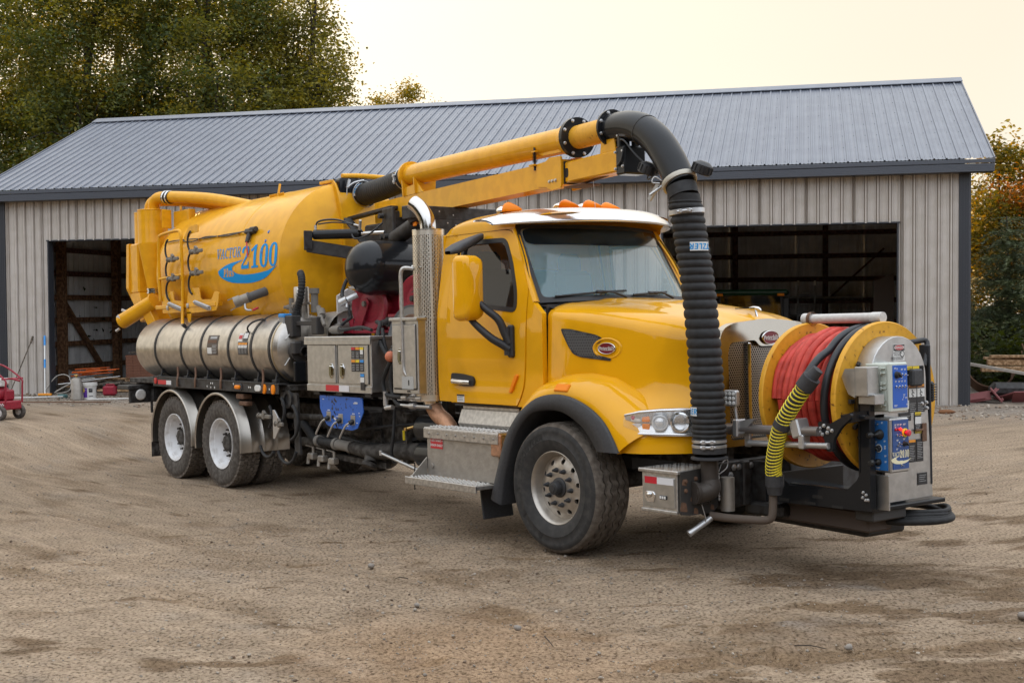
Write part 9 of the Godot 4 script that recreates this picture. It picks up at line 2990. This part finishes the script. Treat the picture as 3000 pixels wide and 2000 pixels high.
		b = Mb.new()
		b.prism(soften(pv([-0.24, -0.24, -0.10, -0.24, 0.05, 0.05, 0.0, 0.10, -0.06, 0.08]), 0.02), 0.11, 0.125, T(Basis(Vector3.UP, 0.15), c), 0.003)
		b.box(c + V(0.0, -0.27, 0.0), V(0.5, 0.03, 0.3), 0.006)
		b.box(c + V(-0.30, -0.20, 0.15), V(0.22, 0.16, 0.02), 0.004)
		part("reel_stand", b, M("red_paint"), truck)
		b = Mb.new()
		b.bar(c + V(-0.30, -0.20, 0.16), c + V(-0.31, -0.20, 0.24), 0.05, -1, 12); b.bar(c + V(-0.31, -0.2, 0.24), c + V(-0.32, -0.21, 0.30), 0.032, -1, 10)
		b.bar(c + V(0.0, 0.03, 0.12), c + V(0.0, 0.03, 0.15), 0.03, -1, 10)
		part("reel_swivel", b, M("worn_black") if k else M("fitting_dusty"), truck)
	b = Mb.new()
	b.lathe([W(0.10, 0.0), W(0.40, 0.0), W(0.42, 0.015), W(0.42, -0.01), W(0.40, -0.02), W(0.30, -0.02), W(0.30, -0.3), W(0.42, -0.31), W(0.40, -0.33), W(0.0, -0.33)], T(ZUP, V(-2.42, 1.66, 0.86)), 48)
	part("steel_reel", b, mat("reel_grey", lin(0.22, 0.225, 0.235), 0.4, 0.7), truck)
	b = Mb.new()
	b.lathe([W(0.0, 0.012), W(0.32, 0.010), W(0.33, 0.0)], T(ZUP, V(-2.42, 1.66, 0.86)), 36)
	part("steel_reel_plate", b, M("rust"), truck)
	# hoses with an orange ball stop
	b = Mb.new()
	b.tube([V(-2.98, 1.92, 0.90), V(-2.80, 1.90, 0.98), V(-2.72, 1.80, 1.06), V(-2.60, 1.68, 1.10), V(-2.50, 1.58, 1.10), V(-2.46, 1.50, 1.10)], 0.022, 8, 5)
	b.tube([V(-2.70, 1.85, 1.02), V(-2.62, 1.74, 1.06), V(-2.56, 1.6, 1.06), V(-2.48, 1.5, 1.06)], 0.018, 8, 5)
	b.tube([V(-2.42, 1.53, 1.12), V(-2.50, 1.44, 1.12), V(-2.56, 1.34, 1.12), V(-2.54, 1.24, 1.12), V(-2.46, 1.20, 1.12), V(-2.2, 1.19, 1.12)], 0.022, 8, 5)
	b.tube([V(-2.42, 1.52, 1.10), V(-2.45, 1.36, 1.10), V(-2.43, 1.22, 1.10), V(-2.30, 1.12, 1.12), V(-2.1, 1.11, 1.10)], 0.022, 8, 5)
	part("side_hose", b, M("rubber_hose"), truck)
	b = Mb.new()
	b.lathe([W(0, -0.055), W(0.03, -0.047), W(0.049, -0.025), W(0.055, 0), W(0.049, 0.025), W(0.03, 0.047), W(0, 0.055)], T(Basis(), V(-2.42, 1.58, 1.12)), 18)
	part("ball_stop", b, mat("ball_orange", lin(0.55, 0.16, 0.08), 0.6), truck)
	b = Mb.new()
	b.box(V(-2.40, 1.66, 1.06), V(0.14, 0.05, 0.06), 0.01); b.bar(V(-2.46, 1.63, 1.08), V(-2.34, 1.63, 1.08), 0.03)
	part("hose_guide", b, M("worn_black"), truck)
	b = Mb.new()
	b.bar(V(-2.52, 1.10, 1.12), V(-2.52, 1.24, 1.12), 0.025, -1, 10); b.bar(V(-2.52, 1.08, 1.12), V(-2.40, 1.09, 1.12), 0.024, -1, 10)
	for k in 3: b.bar(V(-2.22 + 0.12 * k, 1.19 - 0.075 * (k % 2), 1.12), V(-2.14 + 0.12 * k, 1.19 - 0.075 * (k % 2), 1.12), 0.03, -1, 8)
	b.bar(V(-2.25, 1.115, 1.12), V(-1.8, 1.11, 1.10), 0.018); b.bar(V(-2.2, 1.19, 1.12), V(-1.85, 1.19, 1.05), 0.018)
	part("hose_union", b, M("galvanized"), truck)
# ---------------- tail: rail, fenders, cyclones, nozzle rack

func make_rear() -> void:
	var ym: Material = M("yellow_dusty")
	var b := Mb.new()
	# side rail with lamps
	b.prism(pv([-7.91, 1.165, -4.52, 1.155, -4.52, 1.262, -7.91, 1.29]), 1.19, 1.20, Transform3D(), 0.003)
	b.box(V(-6.21, 1.278, 1.14), V(3.4, 0.012, 0.13), 0.002, Basis(Vector3.BACK, -0.008))
	var rail := part("side_rail", b, M("black_dusty"), truck)
	b = Mb.new(); b.lathe([W(0.042, 0), W(0.040, 0.012), W(0, 0.018)], T(ZUP, V(-7.82, 1.235, 1.20)), 18); part("rail_reflector", b, M("red_lens"), rail)
	tape(V(-7.75, 1.222, 1.201), 0.26, 0.055, "tape_red", rail); tape(V(-7.49, 1.22, 1.201), 0.15, 0.055, "tape_white", rail)
	b = Mb.new(); b.prism(round_rect(-5.55, 1.17, -5.38, 1.255, 0.03), 1.20, 1.212, Transform3D(), 0.004); part("lamp_seat", b, M("grey_plastic"), rail)
	b = Mb.new(); b.prism(round_rect(-5.525, 1.19, -5.405, 1.235, 0.02), 1.21, 1.235, Transform3D(), 0.01); part("rail_lamp", b, M("amber"), rail)
	b = Mb.new(); b.prism(round_rect(-5.06, 1.175, -4.92, 1.245, 0.03), 1.20, 1.215, Transform3D(), 0.006); part("rail_lamp", b, M("white_lens"), rail)
	for x: float in [-4.835, -4.63]:
		b = Mb.new(); b.lathe([W(0.044, 0), W(0.042, 0.016), W(0, 0.024)], T(ZUP, V(x, 1.205, 1.20)) * T(Basis().scaled(V(0.9, 1, 1.25)), Vector3.ZERO), 18); part("rail_lamp", b, M("amber"), rail)
	b = Mb.new()
	for q: Vector2 in [W(-6.2, 1.24), W(-6.15, 1.24), W(-6.2, 1.19), W(-6.1, 1.19), W(-6.3, 1.2), W(-5.22, 1.215), W(-5.18, 1.215), W(-4.73, 1.205), W(-5.60, 1.245)]: b.lathe([W(0.013, 0), W(0, 0.006)], T(ZUP, V(q.x, q.y, 1.20)), 8)
	part("rail_rivets", b, M("label_white"), rail)
	b = Mb.new()
	for x: float in [-7.12, -6.60, -5.90, -4.85]: b.tube([V(x - 0.10, 1.42, 1.16), V(x - 0.05, 1.33, 1.18), V(x, 1.26, 1.215), V(x, 1.18, 1.215)], 0.014, 7, 4)
	part("rail_hook", b, M("rust"), rail)
	# half-round fenders
	for k in 2:
		var cx: float = [-6.033, -7.353][k]
		b = Mb.new()
		var rows := []
		for i in 31:
			var a := lerpf(-0.12, PI + 0.15, i / 30.0)
			var r := 0.615
			var row := []
			var dirv := V(cos(a), sin(a), 0)
			var c := V(cx, 0.52, 0)
			for q: Vector2 in [W(r - 0.03, 1.215), W(r - 0.008, 1.225), W(r, 1.21), W(r, 1.09), W(r + 0.008, 1.085), W(r + 0.008, 1.07), W(r, 1.065), W(r, 0.92), W(r + 0.008, 0.915), W(r + 0.008, 0.90), W(r, 0.895), W(r, 0.75), W(r + 0.008, 0.745), W(r + 0.008, 0.73), W(r, 0.725), W(r, 0.58)]:
				row.append(c + dirv * q.x + V(0, 0, q.y))
			rows.append(row)
		b.grid(rows, 0)
		part("rear_fender", b, mat("fender_steel", lin(0.40, 0.37, 0.33), 0.32, 0.85), truck)
	b = Mb.new(); b.box(V(-7.99, 0.45, 0.90), V(0.012, 0.44, 0.62), 0.003); part("rear_mud_flap", b, M("frame_dusty"), truck)
	b = Mb.new()
	b.box(V(-5.5, 1.10, 1.12), V(0.18, 0.06, 0.12), 0.01); b.box(V(-5.42, 1.02, 1.14), V(0.20, 0.05, 0.08), 0.01)
	part("fender_bracket", b, M("rust"), truck)
	# tail lamp bar
	b = Mb.new()
	b.box(V(-8.55, 1.03, 1.0), V(0.05, 0.22, 0.55), 0.01); b.box(V(-8.7, 1.13, 0.5), V(0.4, 0.06, 1.6), 0.01); b.box(V(-8.52, 1.02, 0.9), V(0.10, 0.18, 0.16), 0.02)
	b.box(V(-8.45, 0.86, 1.0), V(0.03, 0.16, 0.03), 0.006)
	part("tail_bar", b, M("black_dusty"), truck)
	b = Mb.new(); b.lathe([W(0.07, 0), W(0.075, 0.01), W(0.06, 0.025), W(0, 0.03)], T(Basis(Vector3.UP, Vector3.RIGHT, Vector3.FORWARD), V(-8.51, 1.03, 1.13)), 18); part("tail_lamp_back", b, M("dirty_white"), truck)
	# hose hooks before the rear wheels
	b = Mb.new()
	b.prism(soften(pv([-4.62, 1.18, -4.25, 1.17, -4.20, 0.50, -4.32, 0.50, -4.33, 1.0, -4.60, 1.02]), 0.02), 1.10, 1.125, Transform3D(), 0.004)
	b.lathe([W(0.10, -0.002), W(0.10, 0.02), W(0.06, 0.02)], T(ZUP, V(-4.44, 1.10, 1.125)), 20)
	part("hook_plate", b, M("black_dusty"), truck)
	for q: Array in [[-4.62, 0.98, 0.17, -1.2, 0.9], [-4.36, 0.86, 0.20, -1.4, 1.1], [-4.86, 0.62, 0.18, 3.5, 5.6], [-4.42, 0.62, 0.22, 3.6, 5.9], [-4.90, 0.90, 0.16, -0.9, 0.8]]:
		b = Mb.new()
		var pts := []
		for i in 9:
			var a := lerpf(q[3], q[4], i / 8.0)
			pts.append(V(float(q[0]) + cos(a) * float(q[2]), float(q[1]) + sin(a) * float(q[2]), 1.17))
		b.tube(pts, 0.019, 8, 2)
		part("hose_hook", b, M("rubber_hose"), truck)
	b = Mb.new()
	nozzle(b, V(-5.02, 0.90, 1.19), 0.34); nozzle(b, V(-4.62, 0.83, 1.19), 0.22)
	part("rubber_clamp", b, M("fitting_dusty"), truck)
	b = Mb.new()
	b.prism(pv([-4.66, 0.98, -4.62, 0.98, -4.50, 0.86, -4.50, 0.80, -4.62, 0.66, -4.66, 0.66]), 1.19, 1.205, Transform3D(), 0.003)
	part("clamp_handle", b, M("galvanized"), truck)
	# cyclones
	for k in 2:
		var c: Vector3 = [V(-8.92, 0, 0.72), V(-9.33, 0, 0.60)][k]
		b = Mb.new()
		b.lathe([W(0.0, 2.30), W(0.095, 2.30), W(0.095, 2.48), W(0.205, 3.10), W(0.208, 3.115), W(0.205, 3.13), W(0.205, 3.57), W(0.212, 3.575), W(0.205, 3.585), W(0, 3.59)], T(Basis(), c), 36)
		part("cyclone", b, ym, truck)
		b = Mb.new()
		b.lathe([W(0.096, 2.41), W(0.106, 2.415), W(0.106, 2.435), W(0.100, 2.44), W(0.100, 2.46), W(0.106, 2.465), W(0.106, 2.485), W(0.098, 2.49)], T(Basis(), c), 30)
		part("cyclone_clamp", b, M("stainless_shiny"), truck)
		b = Mb.new()
		var e := c + V(0.05, 0, 0.0)
		b.tube([e + V(0, 3.55, 0), e + V(0.0, 3.62, 0), e + V(0.03, 3.69, 0), e + V(0.10, 3.735, -0.02), e + V(0.22, 3.74, -0.05), e + V(0.5, 3.72, -0.12), e + V(1.3, 3.62, -0.26), e + V(2.1, 3.46, -0.42)], 0.082, 20, 6)
		part("cyclone_pipe", b, ym, truck)
		if k == 0:
			b = Mb.new()
			var t := Mb.along(e + V(0.26, 3.737, -0.06), e + V(0.5, 3.715, -0.12))
			b.lathe([W(0.084, 0), W(0.090, 0.002), W(0.090, 0.13), W(0.084, 0.132)], t, 24)
			part("pipe_sleeve", b, M("rubber_hose"), truck)
			for x: float in [0.03, 0.10]:
				b = Mb.new(); b.lathe([W(0.0905, x - 0.014), W(0.094, x - 0.012), W(0.094, x + 0.012), W(0.0905, x + 0.014)], t, 24); part("sleeve_band", b, M("chrome"), truck)
	b = Mb.new()
	b.box(V(-8.45, 3.42, 0.72), V(0.02, 0.26, 0.14), 0.02); b.box(V(-8.25, 3.42, 0.55), V(0.5, 0.22, 0.1), 0.01); b.box(V(-8.25, 3.56, 0.6), V(0.06, 0.06, 0.012), 0.004)
	part("cyclone_bracket", b, ym, truck)
	# splash box and discharge chute at the back
	b = Mb.new()
	b.prism(soften(pv([0.42, 3.12, 0.88, 3.14, 0.90, 2.50, 0.72, 2.12, 0.50, 2.12, 0.42, 2.45]), 0.02), -9.50, -9.40, T(Basis(Vector3.BACK, Vector3.UP, Vector3.LEFT), V(-18.9, 0, 0)), 0.01)
	b.box(V(-9.30, 2.78, 0.62), V(0.36, 0.70, 0.50), 0.02)
	b.prism(pv([-9.48, 2.44, -9.12, 2.44, -8.98, 2.05, -9.10, 2.02]), 0.40, 0.86, Transform3D(), 0.006)
	part("splash_box", b, ym, truck)
	b = Mb.new()
	var c0 := V(-8.58, 2.30, 0.86); var c1 := V(-9.12, 2.03, 1.12)
	b.bar(c0, c1, 0.105, -1, 26)
	b.lathe([W(0.0, -0.01), W(0.12, -0.005), W(0.12, 0.02), W(0.105, 0.022)], Mb.along(c0, c1), 26)
	b.beam(V(-8.75, 2.20, 0.9), V(-8.6, 1.95, 0.85), 0.12, 0.16, 0.01)
	part("discharge_tube", b, ym, truck)
	b = Mb.new(); b.beam(V(-9.18, 2.14, 0.95), V(-9.42, 2.20, 1.0), 0.02, 0.035, 0.003); b.bar(c1 + V(-0.02, -0.10, 0.03), c1 + V(-0.07, -0.13, 0.06), 0.018); part("tube_latch", b, M("galvanized"), truck)
	sticker("tube_label", face(c1.lerp(c0, 0.13) + V(-0.01, 0.01, 0.107), V(0.9, 0.45, -0.1), V(-0.4, 0.9, 0.2)), 0.07, 0.09, "label_white", [], "label_black")
	# yellow nozzle rack: bent tube frame, two hook bars, rubber hose cradles
	b = Mb.new()
	b.tube([V(-8.0, 2.28, 1.03), V(-8.02, 2.5, 1.03), V(-8.02, 2.9, 1.03), V(-8.00, 3.10, 1.03), V(-7.92, 3.155, 1.03), V(-7.45, 3.175, 1.03), V(-7.33, 3.14, 1.03), V(-7.31, 3.0, 1.03), V(-7.30, 2.4, 1.03), V(-7.28, 2.1, 1.05), V(-7.22, 1.98, 1.08), V(-7.14, 1.955, 1.10)], 0.021, 10, 5)
	b.bar(V(-8.02, 2.575, 1.03), V(-7.30, 2.60, 1.03), 0.018)
	part("rack_frame", b, ym, truck)
	b = Mb.new(); b.bar(V(-7.20, 1.957, 1.085), V(-7.08, 1.945, 1.12), 0.024); part("rack_foot", b, M("black_plastic"), truck)
	b = Mb.new()
	b.prism(soften(pv([-8.02, 2.33, -7.98, 2.12, -7.30, 2.12, -7.30, 2.26, -7.62, 2.28, -7.64, 2.40, -7.80, 2.40]), 0.02), 1.0, 1.012, Transform3D(), 0.003)
	b.prism(soften(pv([-7.25, 2.10, -6.40, 2.12, -6.34, 2.20, -6.30, 2.34, -6.42, 2.36, -6.52, 2.26, -6.82, 2.27, -6.86, 2.42, -7.12, 2.42, -7.22, 2.30]), 0.02), 1.0, 1.012, Transform3D(), 0.003)
	b.prism(soften(pv([-7.28, 3.06, -7.12, 3.20, -6.85, 3.215, -6.85, 3.12, -7.08, 3.11, -7.2, 3.02]), 0.02), 1.0, 1.012, Transform3D(), 0.003)
	b.prism(soften(pv([-7.24, 2.12, -7.10, 2.12, -7.16, 1.95, -7.20, 1.95]), 0.01), 1.0, 1.012, Transform3D(), 0.002)
	b.box(V(-7.3, 2.2, 0.97), V(1.8, 0.05, 0.10), 0.006)
	part("rack_plate", b, ym, truck)
	for k in 2:
		var x0: float = [-7.70, -6.92][k]
		b = Mb.new()
		var pts := []
		for i in 121:
			var t := i / 120.0
			var a := t * TAU * 20
			pts.append(V(x0 + 0.40 * t, 2.235 - 0.085 * t + sin(a) * 0.026, 1.04 + cos(a) * 0.026))
		b.tube(pts, 0.006, 5, 1)
		b.bar(V(x0 - 0.04, 2.24, 1.04), V(x0 + 0.02, 2.235, 1.04), 0.014)
		part("rack_spring", b, M("galvanized"), truck)
	b = Mb.new()
	for q: Vector2 in [W(-7.80, 2.19), W(-7.18, 2.20)]: b.lathe([W(0.034, 0), W(0.032, 0.02), W(0.014, 0.024), W(0, 0.026)], T(ZUP, V(q.x, q.y, 1.012)), 12)
	part("rack_bolt", b, M("galvanized"), truck)
	b = Mb.new()
	for k in 2:
		var x: float = [-7.74, -7.05][k]
		for j in 3:
			var y: float = [2.97, 2.70, 2.43][j] + (0.04 if k else -0.02)
			var pts := []
			for i in 9:
				var a := PI / 2 + 0.35 + (PI - 0.7) * i / 8.0
				pts.append(V(x + 0.06 + cos(a) * 0.13, y + sin(a) * 0.135, 1.03))
			b.tube(pts, 0.013, 7, 2)
	part("hose_cradle", b, M("rubber_hose"), truck)
	b = Mb.new()
	for q: Array in [[-7.68, 2.81, 0], [-7.68, 2.56, 1], [-6.98, 2.87, 0], [-6.98, 2.60, 1]]: nozzle(b, V(q[0], q[1], 1.06), 0.40)
	part("rubber_clamp", b, M("fitting_dusty"), truck)

func nozzle(b: Mb, p: Vector3, l: float) -> void:   # a camlock clamp arm on a stub
	b.bar(p, p + V(l * 0.4, 0, 0.01), 0.024, -1, 10)
	b.bar(p + V(l * 0.05, 0, 0.0), p + V(l * 0.12, 0, 0.0), 0.036, -1, 10)
	b.box(p + V(l * 0.48, 0.0, 0.01), V(l * 0.16, 0.075, 0.06), 0.012)
	b.beam(p + V(l * 0.45, 0.05, 0.02), p + V(l * 0.62, 0.02, 0.03), 0.03, 0.04)
	b.beam(p + V(l * 0.52, 0.0, 0.02), p + V(l, 0.0, 0.03), 0.03, 0.045, 0.008)
